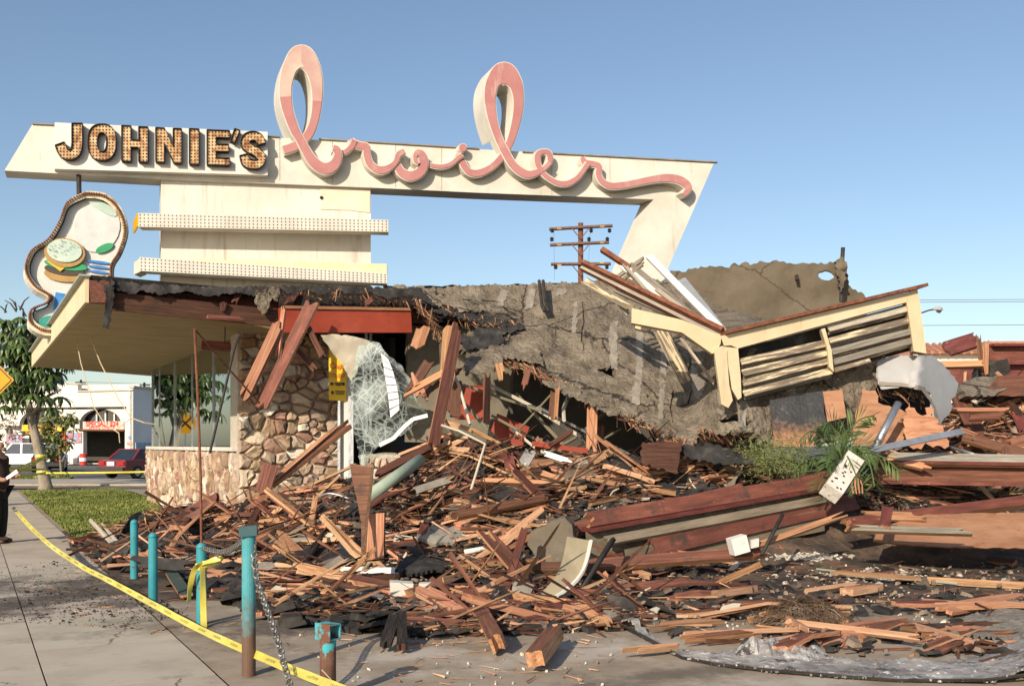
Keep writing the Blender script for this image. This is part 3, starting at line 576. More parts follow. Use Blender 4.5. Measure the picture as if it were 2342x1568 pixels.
g = Geo().obox(EB + A_ * 7.5 + V3((0, 0, 4.16)) - B_ * .02, A_ * 15.1, B_ * .06, V3((0, 0, .42))); g.go('fascia', M_yel, DIN)
Geo().obox(EB + A_ * 7.5 + V3((0, 0, 4.385)) - B_ * .06, A_ * 15.2, B_ * .16, V3((0, 0, .03))).go('roof_edging', flat('grey_green_flashing', (.33, .36, .31), .6), DIN)
Geo().obox(EB + A_ * 15.15 + B_ * 2.3 + V3((0, 0, 4.16)), B_ * 4.7, A_ * .06, V3((0, 0, .42))).go('fascia', M_yel, DIN)
sheet('charred_lining', [(640, 656), (760, 656), (880, 660), (965, 664), (1000, 705), (940, 706), (640, 706)], lambda u, v: EVY(u) + .35, A_ * .05, M_char, DIN, res=22, amp=.05, jag=3, seed=131)
# eave timbers
board('eave_beam', None, None, EV(255, 688, .04), EV(645, 728, .05), .30, .09, WOOD, DIN, (.02, .12), px=False, face=-A_, seed=4)
Geo().bar(EV(636, 733), EV(938, 735), .43, .13, face=-A_).go('red_beam', M_red, DIN)
board('beam_cap', None, None, EV(640, 703, -.02), EV(936, 708, -.02), .05, .16, [M_fresh, M_pale], DIN, (.05, .05), px=False, face=-A_)
Geo().bar(EV(205, 668), EV(250, 668), .36, .2, face=-A_).go('corner_block', M_stain, DIN)
for (u0, v0, u1, v1, w, d) in [(392, 672, 383, 712, 10, .1), (508, 690, 513, 712, 16, -.05), (830, 698, 850, 683, 12, -.1), (690, 660, 640, 735, 16, .3), (755, 662, 770, 700, 14, .4), (560, 662, 545, 690, 12, .4), (470, 726, 560, 732, 9, -.1)]:
    board('broken_rafter', None, None, EV(u0, v0, d), EV(u1, v1, d), w, .05, WOOD, DIN, (.05, .12))
# torn black felt along the eave
top = [(236, 646), (262, 640), (330, 650), (420, 654), (520, 655), (620, 653), (720, 652), (800, 655), (880, 658), (960, 657)]
low = [(1000, 700), (965, 683), (930, 676), (890, 684), (850, 668), (800, 672), (760, 664), (735, 676), (700, 662), (668, 672), (640, 664), (585, 676), (540, 668), (480, 678), (420, 666), (370, 674), (330, 664), (300, 672), (262, 660), (240, 668)]
sheet('torn_roof_edge', top + low, lambda u, v: EVY(u) - .03 - (v - 650) * .004, A_ * .05, M_roofdark, DIN, res=8, amp=.06, ns=2.2, jag=3, seed=2)
sheet('torn_roof_edge', [(244, 650), (262, 655), (258, 700), (250, 752), (234, 748), (240, 700)], lambda u, v: EVY(u) - .12, A_ * .03, M_roofdark, DIN, res=8, amp=.05, ns=3, jag=2, seed=3)
sheet('torn_roof_edge', [(585, 660), (640, 654), (636, 690), (622, 680), (612, 712), (600, 718), (583, 690)], lambda u, v: EVY(u) - .15, A_ * .03, M_roof, DIN, res=8, amp=.08, ns=3, jag=2, seed=5)
sheet('torn_roof_edge', [(222, 640), (240, 630), (258, 634), (262, 650), (240, 668), (220, 660)], lambda u, v: EVY(u) - .1, A_ * .2, M_roofdark, DIN, res=7, amp=.1, ns=3, jag=3, seed=8)
# the roof that slid down towards the lot
def sst(a, b, x): t = min(1, max(0, (x - a) / (b - a))); return t * t * (3 - 2 * t)
def RY(u, v):
    y1 = 15.2 + (1010 - v) * .01315; y2 = 15.0 + (u - 1645) * .0024 - max(0, v - 880) * .003
    w = sst(1560, 1690, u) * sst(690, 800, v); return y1 * (1 - w) + min(y1, y2) * w
def RN(u, v):
    q = V3((u * .011, v * .013, 0)); r1 = 1 - min(1, abs(noise.noise(q + V3((3, 1, 0)))) * 3.2); r2 = 1 - min(1, abs(noise.noise(q * 2.3 + V3((7, 2, 1)))) * 3.0)
    return .10 * fbm(V3((u * .009, v * .009, 0))) + .075 * r1 ** 3 + .05 * r2 ** 3 + .035 * noise.noise(V3((u * .07, v * .07, 5))) + .018 * noise.noise(V3((u * .17, v * .17, 2)))
RF = lambda u, v: P(u, v, RY(u, v) + RN(u, v))
roof_out = [(900, 652), (1000, 657), (1080, 651), (1180, 652), (1290, 645), (1330, 645), (1430, 640), (1560, 640), (1640, 700), (1790, 740), (1960, 740), (2020, 800), (2030, 860), (1990, 900), (1960, 960), (1940, 1000), (1870, 1012), (1760, 1015), (1735, 1000), (1700, 985), (1640, 985), (1600, 975), (1595, 1012), (1585, 1016), (1530, 995), (1480, 965), (1420, 950), (1370, 920), (1335, 905), (1310, 890), (1290, 870), (1240, 850), (1200, 832), (1165, 822), (1120, 840), (1070, 852), (1060, 835), (1085, 818), (1050, 795), (1045, 770), (1080, 758), (1140, 758), (1186, 745), (1190, 735), (1110, 738), (1040, 712), (1000, 695), (950, 690)]
cr1 = [(1578, 812), (1574, 850), (1584, 880), (1572, 925), (1580, 926), (1592, 880), (1583, 850), (1588, 812)]
cr2 = [(1365, 845), (1395, 840), (1400, 812), (1408, 842), (1412, 870), (1398, 860)]
cr4 = [(1700, 700), (1706, 699), (1704, 730), (1712, 760), (1706, 762), (1699, 732)]
cr5 = [(1330, 690), (1336, 689), (1340, 730), (1334, 770), (1340, 800), (1334, 802), (1329, 770), (1334, 730)]
cr6 = [(1480, 900), (1500, 915), (1512, 940), (1530, 950), (1528, 956), (1508, 946), (1494, 920), (1478, 906)]
cr7 = [(1540, 890), (1546, 893), (1538, 930), (1544, 965), (1538, 966), (1532, 930)]
cr3 = [(1640, 955), (1690, 945), (1722, 962), (1716, 975), (1680, 962), (1650, 966)]
roof = sheet('slid_roof', roof_out, RY, A_ * .10 + V3((0, 0, -.05)), M_roof, DIN, res=7.5, f3=RF, smooth=False, holes=(cr1, cr2, cr3, cr5, cr6, cr7), jag=4, seed=4)
for i, q in enumerate([[(1397, 735), (1412, 733), (1412, 800), (1414, 845), (1398, 842), (1394, 780)], [(1455, 715), (1472, 718), (1470, 850), (1462, 925), (1445, 922), (1456, 830)], [(1512, 770), (1527, 772), (1524, 860), (1512, 850)], [(1510, 870), (1522, 872), (1516, 960), (1506, 955)],
        [(1583, 812), (1610, 815), (1620, 850), (1602, 912), (1588, 905), (1582, 860)], [(1640, 850), (1655, 852), (1652, 950), (1640, 945)], [(1315, 690), (1322, 690), (1318, 760), (1306, 762)], [(1210, 660), (1226, 662), (1216, 705), (1200, 708)], [(1146, 664), (1164, 664), (1150, 700), (1136, 702)], [(1275, 660), (1300, 662), (1290, 672), (1270, 676)], [(1690, 870), (1712, 880), (1706, 985), (1690, 975)]]):
    sheet('patch_strip', q, RY, A_ * .012, M_patch, roof, res=7, f3=lambda u, v: P(u, v, RY(u, v) + RN(u, v) - .025), smooth=False, jag=2.5, seed=40 + i)
for i, (q, dd, m) in enumerate([([(1062, 846), (1072, 812), (1120, 792), (1190, 782), (1236, 800), (1246, 836), (1205, 826), (1160, 818), (1112, 848), (1078, 858)], -.22, M_roof), ([(940, 676), (1010, 690), (1080, 712), (1150, 728), (1192, 738), (1180, 748), (1100, 738), (1030, 722), (985, 706), (948, 694)], -.12, M_roofdark), ([(905, 664), (980, 668), (1060, 688), (1120, 712), (1060, 712), (990, 694), (930, 684)], -.2, M_roof), ([(1080, 752), (1140, 748), (1196, 742), (1206, 752), (1150, 764), (1092, 770)], -.15, M_roofdark), ([(1236, 868), (1300, 872), (1372, 908), (1420, 945), (1400, 950), (1330, 915), (1270, 890)], -.2, M_roof), ([(1040, 770), (1100, 762), (1160, 770), (1140, 790), (1070, 800)], -.2, M_roofdark)]):
    sheet('torn_layer', q, None, A_ * .03, m, DIN, res=7, jag=4, seed=140 + i, smooth=False, f3=lambda u, v, dd=dd: P(u, v, RY(u, v) + RN(u, v) + dd + .06 * noise.noise(V3((u * .04, v * .04, 9)))))
# unseen back slope added against sky light leaking in, and the flipped rear piece
sheet('added_rear_roof', [(880, 652), (1010, 655), (1330, 645), (1560, 640), (1700, 760), (1980, 790), (2000, 1000), (900, 1000)], lambda u, v: 21.5 + (v - 640) * .012, A_ * .1, M_char, DIN, res=40, amp=.1, ns=1, jag=4, seed=6)
fl = [(1533, 618), (1560, 622), (1590, 612), (1650, 608), (1668, 612), (1680, 600), (1690, 607), (1705, 598), (1716, 606), (1738, 596), (1760, 600), (1775, 594), (1800, 602), (1850, 603), (1905, 600), (1925, 592), (1935, 600), (1940, 650), (1962, 668), (1976, 672), (1990, 780), (1900, 830), (1700, 850), (1560, 800), (1540, 700)]
fh = [(1872, 622), (1886, 618), (1900, 622), (1908, 634), (1896, 641), (1878, 638), (1870, 630)]
sheet('flipped_roof', fl, lambda u, v: 22.0 + (v - 600) * .001, V3((.05, .14, 0)), M_stucco, DIN, res=11, amp=.075, ns=.7, smooth=True, holes=(fh,), jag=3, seed=9)
g = Geo(); g.tube([P(1924, 690, 21.7), P(1926, 600, 21.7), P(1928, 566, 21.7)], .045, 7); g.go('vent_pipe', M_dark, DIN)
sheet('torn_roof_edge', [(1910, 598), (1926, 586), (1938, 600), (1934, 640), (1924, 668), (1918, 640)], lambda u, v: 21.6, V3((0, .1, 0)), M_stucco, DIN, res=7, amp=.15, ns=4, jag=3, seed=10)
g = Geo(); g.tube([P(1822, 634, 21.9), P(1822, 630, 21.95), P(1823, 641, 21.85)], .04, 7); g.go('vent_stub', M_dark, DIN)
for du in (0, 9): Geo().tube([P(1233 + du, 642, 19.55), P(1240 + du, 700, 18.9), P(1246 + du, 712, 18.75)], .035, 6).go('vent_pipe', M_dark, DIN)
# grey membrane drooping off the right end
gm = [(2006, 822), (2040, 815), (2090, 812), (2130, 812), (2160, 835), (2192, 875), (2186, 905), (2176, 912), (2178, 930), (2165, 952), (2150, 970), (2136, 956), (2130, 900), (2110, 888), (2070, 884), (2020, 890), (2008, 860)]
GMY = lambda u, v: 15.6 + .002 * (2192 - u) * (u < 2090) + max(0, u - 2090) * .012 - (v - 812) * .004
mem = sheet('grey_membrane', gm, GMY, A_ * .04, M_gray, DIN, res=13, amp=.05, ns=1.2, jag=2, seed=12)
sheet('membrane_seam', [(2012, 872), (2070, 876), (2115, 884), (2140, 930), (2150, 962), (2141, 958), (2130, 920), (2108, 892), (2068, 884), (2012, 880)], GMY, A_ * .01, M_patch, mem, res=10, amp=.05, ns=1.2, jag=1, seed=13, dy=-.03)
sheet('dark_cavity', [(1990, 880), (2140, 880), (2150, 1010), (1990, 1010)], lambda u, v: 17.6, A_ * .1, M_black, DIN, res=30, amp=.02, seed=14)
# broken wood fringe along every tear
ms, md = Mass(), Mass(); fr = random.Random(8)
def fringe(line, n, Yf, L=.35, spread=1.0, dirv=None):
    for _ in range(n):
        k = fr.randrange(len(line) - 1); a, b = line[k], line[k + 1]; t = fr.random(); u, v = a[0] + (b[0] - a[0]) * t, a[1] + (b[1] - a[1]) * t
        p = P(u, v, Yf(u, v) + fr.uniform(-.1, .15)); d = V3((fr.uniform(-.8, .9), fr.uniform(-.6, .4), fr.uniform(-.8, .15))) * spread + (dirv or V3((.45, 0, -.35)))
        (ms if fr.random() < .55 else md).splinter(p + V3((0, 0, -fr.random() ** 2 * .12)), d, L * .62 * fr.uniform(.3, 1.5), fr.uniform(.008, .034))
fringe([(950, 692), (1000, 702), (1045, 720), (1110, 742), (1190, 745)], 240, RY, .4)
fringe([(1130, 838), (1165, 824), (1205, 836), (1245, 855), (1300, 880), (1335, 908)], 240, RY, .32)
fringe([(1335, 908), (1380, 925), (1430, 955), (1480, 970), (1540, 1000), (1588, 1012)], 150, RY, .3)
fringe([(640, 668), (700, 664), (760, 668), (850, 672), (940, 690)], 170, lambda u, v: EVY(u), .3)
fringe([(950, 690), (985, 720), (1000, 760), (1040, 790)], 130, lambda u, v: 18.4, .45)
fringe([(1600, 985), (1650, 990), (1705, 990), (1745, 1005)], 110, lambda u, v: 15.2, .3)
fringe([(1990, 895), (2060, 895), (2120, 905)], 60, lambda u, v: 15.8, .3)
ms.go('splinter_fringe', M_splint, DIN); md.go('splinter_fringe', M_splint2, DIN)
mf = Mass()
for _ in range(150):
    u = fr.uniform(945, 1190); v = 690 + (u - 945) * .2 + fr.gauss(0, 16); p = P(u, v, RY(u, v) - .02); mf.splinter(p, V3((1, .2, -.25 + fr.uniform(-.3, .3))), fr.uniform(.1, .4), fr.uniform(.01, .04))
mf.go('torn_felt_strips', M_roofdark, DIN)
# inside the void: walls, booths, conduits, studs
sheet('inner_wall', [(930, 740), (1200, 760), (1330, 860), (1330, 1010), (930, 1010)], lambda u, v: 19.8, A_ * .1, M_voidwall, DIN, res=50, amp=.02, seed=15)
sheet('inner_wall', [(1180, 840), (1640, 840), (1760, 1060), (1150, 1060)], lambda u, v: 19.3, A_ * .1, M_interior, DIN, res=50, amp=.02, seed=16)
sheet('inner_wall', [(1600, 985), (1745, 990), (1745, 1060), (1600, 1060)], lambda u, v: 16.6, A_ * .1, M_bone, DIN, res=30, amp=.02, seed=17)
Geo().obox(P(1080, 920, 18.6), V3((.55, 0, 0)), V3((0, .2, .05)), V3((.1, 0, .6))).go('booth_back', M_red, DIN)
Geo().obox(P(1165, 985, 18.6), V3((.6, 0, -.25)), V3((0, .2, 0)), V3((.15, 0, .4))).go('booth_back', M_red, DIN)
Geo().obox(P(1280, 1022, 16.2), V3((.9, 0, -.12)), V3((0, .3, 0)), V3((0, 0, .08))).go('booth_seat', M_red, DIN)
for q in [(1100, 870, 1330, 1000), (1125, 950, 1300, 1040), (1170, 980, 1290, 1060), (1230, 930, 1480, 1060), (1180, 900, 1330, 1062), (1040, 900, 1130, 1000), (1280, 880, 1150, 1020), (1330, 1010, 1440, 1060), (1400, 930, 1220, 1055), (1010, 800, 1075, 970), (1060, 880, 1240, 940), (1420, 980, 1320, 1050), (1300, 905, 1290, 960)]:
    Y0 = random.uniform(16.8, 18.2); Geo().tube([P(q[0], q[1], Y0), P((q[0] + q[2]) / 2 + random.uniform(-8, 8), (q[1] + q[3]) / 2 + random.uniform(-5, 8), Y0 - .3), P(q[2], q[3], Y0 - .8)], random.choice([.02, .026, .034]), 6).go('conduit', random.choice([M_olive, M_olive, M_bone, M_steel]), DIN)
for q in [(1114, 848, 1112, 985, 16), (1268, 870, 1260, 960, 13), (1276, 880, 1270, 970, 9), (1355, 920, 1352, 1035, 24), (1376, 960, 1372, 1035, 14), (1235, 1000, 1228, 1035, 14), (1185, 990, 1190, 1010, 20), (1310, 985, 1255, 1020, 10), (1588, 945, 1590, 1015, 16), (1685, 990, 1683, 1015, 9), (1030, 745, 1022, 880, 34), (1055, 870, 1030, 950, 30), (1040, 880, 1042, 955, 26), (970, 745, 952, 800, 30), (985, 820, 935, 900, 22), (1060, 840, 960, 905, 12), (950, 850, 985, 905, 26), (1140, 830, 1150, 870, 18), (1210, 835, 1195, 900, 14)]:
    Y0 = random.uniform(16.0, 16.9) if q[0] > 1090 else random.uniform(16.6, 17.8)
    board('broken_stud', None, None, (q[0], q[1], Y0), (q[2], q[3], Y0 - .1), q[4], .07, WOOD if random.random() < .6 else [M_fresh, M_pale], DIN, (.12, .16), n=4)
# entrance bay: door frame, plaster panel, shattered glass
Geo().obox(P(789, 960, 19.9), V3((.24, 0, 0)), V3((0, .06, 0)), V3((0, 0, 2.6))).go('door', M_white, DIN)
for u in (776, 800, 806): Geo().obox(P(u, 940, 19.8), V3((.05, 0, 0)), V3((0, .08, 0)), V3((0, 0, 3.0))).go('door_frame', M_steel, DIN)
for u in (838, 848): Geo().obox(P(u, 860, 19.4), V3((.05, 0, 0)), V3((0, .08, 0)), V3((0, 0, 2.6))).go('door_frame', M_steel, DIN)
sheet('stone_stub', [(838, 1040), (905, 1035), (925, 1050), (928, 1120), (838, 1120)], lambda u, v: 17.6, A_ * .3, M_mortar, DIN, res=20, amp=.03, seed=18)
stb = [o for o in DIN.children if o.name.startswith('stone_stub')][0]
stones(stb, lambda x, y, d: P(840, 1125, 17.5) + V3((x, -d, y)), .66, .62, 16, 1.2, .09, .012, 41)
pl = [(733, 766), (760, 763), (800, 768), (835, 776), (858, 790), (830, 812), (815, 850), (802, 872), (786, 838), (760, 806)]
sheet('plaster_panel', pl, lambda u, v: 17.5 + (v - 765) * .003, V3((.02, .06, 0)), M_bone, DIN, res=11, amp=.06, ns=2, jag=2, seed=19)
gl = [(820, 790), (852, 780), (868, 784), (890, 815), (915, 832), (938, 868), (955, 910), (978, 950), (962, 962), (930, 985), (898, 1008), (862, 1022), (842, 1045), (826, 1075), (822, 1050), (812, 1000), (806, 950), (800, 880)]
sheet('shattered_pane', gl, lambda u, v: 17.0 + abs(u - 880) * .004 + (v - 780) * .0012, V3((.004, .012, 0)), M_crazed, DIN, res=11, amp=.10, ns=1.6, jag=2, seed=20)
g = Geo(); 
for a, b in zip([(868, 1018), (900, 1002), (925, 975), (945, 958)], [(900, 1002), (925, 975), (945, 958), (978, 950)]): g.bar(P(*a, 16.9), P(*b, 16.9), .07, .02)
g.go('bent_trim', M_white, DIN)
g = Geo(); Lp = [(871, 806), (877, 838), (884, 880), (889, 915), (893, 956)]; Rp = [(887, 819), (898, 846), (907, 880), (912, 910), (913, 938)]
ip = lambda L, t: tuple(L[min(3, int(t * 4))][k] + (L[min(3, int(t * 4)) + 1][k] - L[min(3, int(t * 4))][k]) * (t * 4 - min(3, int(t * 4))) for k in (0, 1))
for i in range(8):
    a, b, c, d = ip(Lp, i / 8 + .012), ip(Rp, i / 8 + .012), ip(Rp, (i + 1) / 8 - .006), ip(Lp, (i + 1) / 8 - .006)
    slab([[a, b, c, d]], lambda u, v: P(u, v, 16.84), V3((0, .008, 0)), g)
g.go('sky_reflection_strips', M_whiteflat, DIN)  # sky reflection on the shattered pane, built as white strips before it
# yellow banner by the door
bn = thing('yellow_banner', 'yellow hanging banner with red lettering beside the doorway', 'banner', P(772, 918, 18.6))
def BN(x, y): return P(772, 853, 18.6) + V3((x * .98, x * .2, y)) + V3((0, -.03, 0))
sheet('cloth', [(752, 788), (792, 792), (792, 918), (752, 914)], lambda u, v: 18.6 + (u - 772) * .0016, V3((0, .01, 0)), M_yellow, bn, res=11, amp=.012, ns=2, jag=.3, seed=22)
text('Outl', lambda x, y: BN(x, y + .13), .17, M_redink, bn, w=.27); text('778-807', lambda x, y: BN(x, y - .05), .12, M_redink, bn, w=.29)
g = Geo()
for (x, y, w, h) in [(-.1, -.2, .05, .05), (.02, -.19, .14, .02), (.02, -.22, .1, .02), (.11, -.2, .05, .05), (-.09, -.36, .04, .06), (.05, -.34, .18, .02), (.05, -.38, .15, .02)]:
    g.add([BN(x - w / 2, y - h / 2), BN(x + w / 2, y - h / 2), BN(x + w / 2, y + h / 2), BN(x - w / 2, y + h / 2)], [(0, 1, 2, 3)])
g.go('small_print', M_ink, bn)
# ------------------------------------------------------------------ the big roof sign
SD = V3((-.42, 1, 0))                                            # how the cabinets run back from their faces
def SY(u): return 24.76 / (1 - .15 * (u - CX) / F)
def SP(u, v, d=0): return P(u, v, SY(u)) + V3((.15, -1, 0)).normalized() * d
SIGN = thing('restaurant_sign', 'tall white roof sign with pink script and rusty bulb letters on a wide pillar', 'sign', (-6.3, 23.6, 0))
beam = [(75, 283), (1633, 372), (1464, 760), (1364, 760), (1495, 456), (1100, 441), (848, 429), (366, 409), (10, 390)]
slab([beam], lambda u, v: SP(u, v), SD * .62).go('beam', M_cream, SIGN)
g = Geo()
for a, b in (((75, 283), (640, 313)), ((730, 318), (1095, 340)), ((1195, 347), (1640, 371))): g.bar(SP(a[0], a[1] + 1, .02), SP(b[0], b[1] + 1, .02), .03, .05)
g.go('edge_flashing', M_grayboard, SIGN)
for u_, a_, b_ in ((128, 289, 394), (640, 316, 413), (760, 324, 418), (905, 332, 428), (1010, 338, 434), (1262, 352, 446), (1395, 358, 452)): Geo().bar(SP(u_, a_, .002), SP(u_, b_, .002), .012, .006).go('panel_seam', M_grayboard, SIGN)
pil = slab([[(366, 400), (848, 424), (848, 741), (366, 741)]], lambda u, v: SP(u, v, -.12), SD * .5).go('pillar', M_pillar, SIGN)
PZ = P(366, 690, SY(366)).z
slab([[(733, 430), (846, 434), (846, 484), (800, 478), (733, 476)]], lambda u, v: SP(u, v, -.10), V3((0, .015, 0))).go('repaint_patch', flat('beige_repaint', (.74, .60, .44), .8), SIGN)
Geo().disc(SP(735, 450, -.08), V3((1, .15, 0)), V3((0, 0, 1)), .045, 6).go('hole', M_black, SIGN)
def band(name, tl, tr, br, bl, dep, holes=True):
    o = slab([[tl, tr, br, bl]], lambda u, v: SP(u, v, dep), V3((-.12, 1, 0)) * (dep - .12)).go(name, M_cream, SIGN)
    g = Geo(); n = 62
    for j in range(4):
        for i in range(n):
            s, t = (i + .5) / n, (j + .5) / 4
            u = (tl[0] * (1 - s) + tr[0] * s) * (1 - t) + (bl[0] * (1 - s) + br[0] * s) * t; v = (tl[1] * (1 - s) + tr[1] * s) * (1 - t) + (bl[1] * (1 - s) + br[1] * s) * t
            g.disc(SP(u, v, dep + .006), V3((1, .15, 0)).normalized(), V3((0, 0, 1)), .017, 6)
    g.go('bulb_holes', M_socket, o, kind='stuff'); return o
b1 = band('light_band', (327, 498), (887, 513), (887, 540), (327, 529), .5)
g = Geo()
for i in range(5): g.tube([SP(326, 501 + i * 6, .5), SP(311, 513 + i * 5.5, .2)], .03, 5)
g.go('bent_end_fins', M_yellow, b1)
band('light_band', (330, 597), (884, 634), (884, 656), (330, 628), .52)
slab([[(340, 596), (884, 608), (884, 640), (340, 610)]], lambda u, v: SP(u, v, .3), V3((-.1, 1, 0)) * .35).go('back_band', M_yel, SIGN)
slab([[(315, 607), (329, 597), (329, 628), (315, 634)]], lambda u, v: SP(u, v, .4), V3((0, .4, 0))).go('band_end', M_cream, SIGN)
# name board with bulb letters
slab([[(132, 287), (614, 308), (614, 406), (132, 392)]], lambda u, v: SP(u, v, .22), V3((-.1, .2, 0))).go('name_board', M_white, SIGN)
Z1 = lambda x, y: (x * .3824, 74.9 + y * .3824)
def catmull(pts, n=7):
    out = []
    for i in range(len(pts) - 1):
        p0, p1, p2, p3 = pts[max(i - 1, 0)], pts[i], pts[i + 1], pts[min(i + 2, len(pts) - 1)]
        for k in range(n):
            t = k / n; out.append(tuple(.5 * (2 * b + (c - a) * t + (2 * a - 5 * b + 4 * c - d) * t * t + (3 * b - a - 3 * c + d) * t ** 3) for a, b, c, d in zip(p0, p1, p2, p3)))
    out.append(tuple(pts[-1])); return out
def ribbon_poly(pts, closed=False):
    """outline of a stroke: pts are (x, y, width)"""
    L, Rr = [], []
    for i, p in enumerate(pts):
        a, b = pts[i - 1 if i or closed else 0], pts[(i + 1) % len(pts) if i < len(pts) - 1 or closed else i]
        dx, dy = b[0] - a[0], b[1] - a[1]; q = math.hypot(dx, dy) or 1; nx, ny = -dy / q * p[2] / 2, dx / q * p[2] / 2
        L.append((p[0] + nx, p[1] + ny)); Rr.append((p[0] - nx, p[1] - ny))
    return L, Rr
def bulb_letter(ch, polys, dep=.34):
    pv = [[Z1(*q) for q in po] for po in polys]
    o = slab(pv, lambda u, v: SP(u, v, dep), V3((-.05, .14, 0)), mside=1).go('letter', [M_rusty, M_dark], SIGN); o['label'] = ('rusty apostrophe' if len(ch) > 1 else 'rusty bulb letter ' + ch)
    # dark raised rim
    for q in pv:
        g = Geo()
        for i in range(len(q)): g.bar(SP(*q[i], dep + .02), SP(*q[(i + 1) % len(q)], dep + .02), .012, .05)
        g.go('rim', M_dark, o)
    g = Geo(); x0, x1 = min(p[0] for p in polys[0]), max(p[0] for p in polys[0]); y0, y1 = min(p[1] for p in polys[0]), max(p[1] for p in polys[0])
    y = y0 + 12
    while y < y1:
        x = x0 + 12
        while x < x1:
            if inpoly((x, y), polys[0]) and not any(inpoly((x, y), h) for h in polys[1:]): g.disc(SP(*Z1(x, y), dep + .008), V3((1, .15, 0)), V3((0, 0, 1)), .02, 6)
            x += 19
        y += 19
    g.go('bulb_sockets', M_dark, o, kind='stuff')
Lj, Rj = ribbon_poly(catmull([(488, 572, 62), (488, 650, 62), (487, 705, 62), (476, 742, 60), (445, 757, 58), (408, 745, 58), (386, 692, 60)]))
bulb_letter('J', [Lj + Rj[::-1]])
ell = lambda rx, ry, cx, cy, n=22: [(cx + rx * math.copysign(abs(math.cos(k * 2 * math.pi / n)) ** .8, math.cos(k * 2 * math.pi / n)), cy + ry * math.copysign(abs(math.sin(k * 2 * math.pi / n)) ** .8, math.sin(k * 2 * math.pi / n))) for k in range(n)]
bulb_letter('O', [ell(84, 107, 634, 683), ell(27, 56, 634, 683)])
bulb_letter('H', [[(750, 585), (805, 587), (805, 668), (850, 670), (850, 592), (905, 594), (905, 800), (850, 798), (850, 714), (805, 712), (805, 796), (750, 794)]])
bulb_letter('N', [[(950, 597), (1003, 600), (1053, 710), (1053, 602), (1103, 604), (1103, 806), (1056, 804), (1001, 690), (1001, 800), (950, 798)]])
bulb_letter('I', [[(1148, 603), (1206, 606), (1206, 813), (1148, 811)]])
bulb_letter('E', [[(1252, 610), (1386, 615), (1386, 657), (1306, 654), (1306, 693), (1380, 696), (1380, 738), (1306, 736), (1306, 774), (1386, 777), (1386, 819), (1252, 815)]])
bulb_letter('apostrophe', [[(1416, 602), (1447, 614), (1414, 688), (1390, 676)]])
Ls, Rs = ribbon_poly(catmull([(1572, 694, 52), (1560, 660, 50), (1526, 645, 52), (1487, 658, 52), (1478, 694, 52), (1510, 722, 52), (1552, 744, 52), (1572, 778, 52), (1556, 808, 52), (1522, 812, 52), (1484, 800, 52), (1470, 756, 54)]))
bulb_letter('S', [Ls + Rs[::-1]])
# the pink script
Z2 = lambda x, y: (562.1 + x * .2867, 74.9 + y * .2867); Z3 = lambda x, y: (1030.5 + x * .3466, 112.4 + y * .3466)
def stroke(pts, z, dep, back, zoff, pale=None, rise=.09):
    k = .2867 if z is Z2 else .3466
    c = [(*z(p[0], p[1]), p[2] * k) for p in catmull(pts, 8)]; n = len(c)
    L, Rr = ribbon_poly(c); Li, Ri = ribbon_poly([(p[0], p[1], max(1, p[2] - 4.2)) for p in c])
    dz = [dep + zoff + rise * i / n for i in range(n)]
    v, f = [], []
    for i in range(n): v += [SP(*L[i], dz[i]), SP(*Rr[i], dz[i]), SP(*L[i], dep) + SD * back[0 if c[i][1] > 318 else 1], SP(*Rr[i], dep) + SD * back[0 if c[i][1] > 318 else 1]]
    for i in range(n - 1):
        a, b = i * 4, i * 4 + 4; f += [(a, a + 1, b + 1, b), (a + 2, b + 2, b + 3, a + 3), (a, b, b + 2, a + 2), (a + 1, a + 3, b + 3, b + 1)]
    f += [(0, 2, 3, 1), (n * 4 - 4, n * 4 - 3, n * 4 - 1, n * 4 - 2)]
    o = mk('script_cabinet', v, f, M_cream, SIGN)
    # face panels: breaks where the photo shows seams
    cuts = [0] + sorted(pale[0] if pale else []) + [n - 1]
    for s in range(len(cuts) - 1):
        v, f = [], []
        for i in range(cuts[s], cuts[s + 1] + 1):
            e = .06 if 0 < s and i == cuts[s] else 0
            v += [SP(*Li[i], dz[i] + .022), SP(*Ri[i], dz[i] + .022), SP(*Li[i], dz[i] - .01), SP(*Ri[i], dz[i] - .01)]
        m = cuts[s + 1] - cuts[s] + 1
        for i in range(m - 1):
            a, b = i * 4, i * 4 + 4; f += [(a, a + 1, b + 1, b), (a, b, b + 2, a + 2), (a + 1, a + 3, b + 3, b + 1)]
        f += [(0, 2, 3, 1), (m * 4 - 4, m * 4 - 3, m * 4 - 1, m * 4 - 2)]
        mk('face_panel', v, f, M_pinkpale if pale and s in pale[1] else M_pink, o)
BK = (.24, .66)
S1 = [(308, 955, 78), (375, 935, 80), (450, 895, 82), (515, 815, 80), (555, 700, 78), (572, 570, 88), (568, 430, 108), (530, 300, 140), (447, 222, 196), (365, 300, 130), (327, 430, 110), (324, 540, 104), (345, 660, 92), (395, 800, 82), (440, 880, 76), (490, 975, 82), (540, 1050, 92), (600, 1098, 98), (655, 1108, 102), (712, 1075, 92), (738, 1010, 74), (728, 960, 66), (700, 948, 58)]
stroke(S1, Z2, .20, BK, 0, pale=([40, 64, 88], [1, 2]))
stroke([(735, 985, 46), (800, 968, 50), (850, 925, 56), (866, 885, 52)], Z2, .19, BK, -.01)
stroke([(842, 868, 46), (862, 905, 70), (920, 925, 70), (962, 935, 66), (966, 1000, 66), (995, 1075, 66), (1060, 1118, 74), (1130, 1108, 66), (1190, 1060, 52), (1215, 1000, 58), (1262, 972, 54)], Z2, .205, BK, .0)
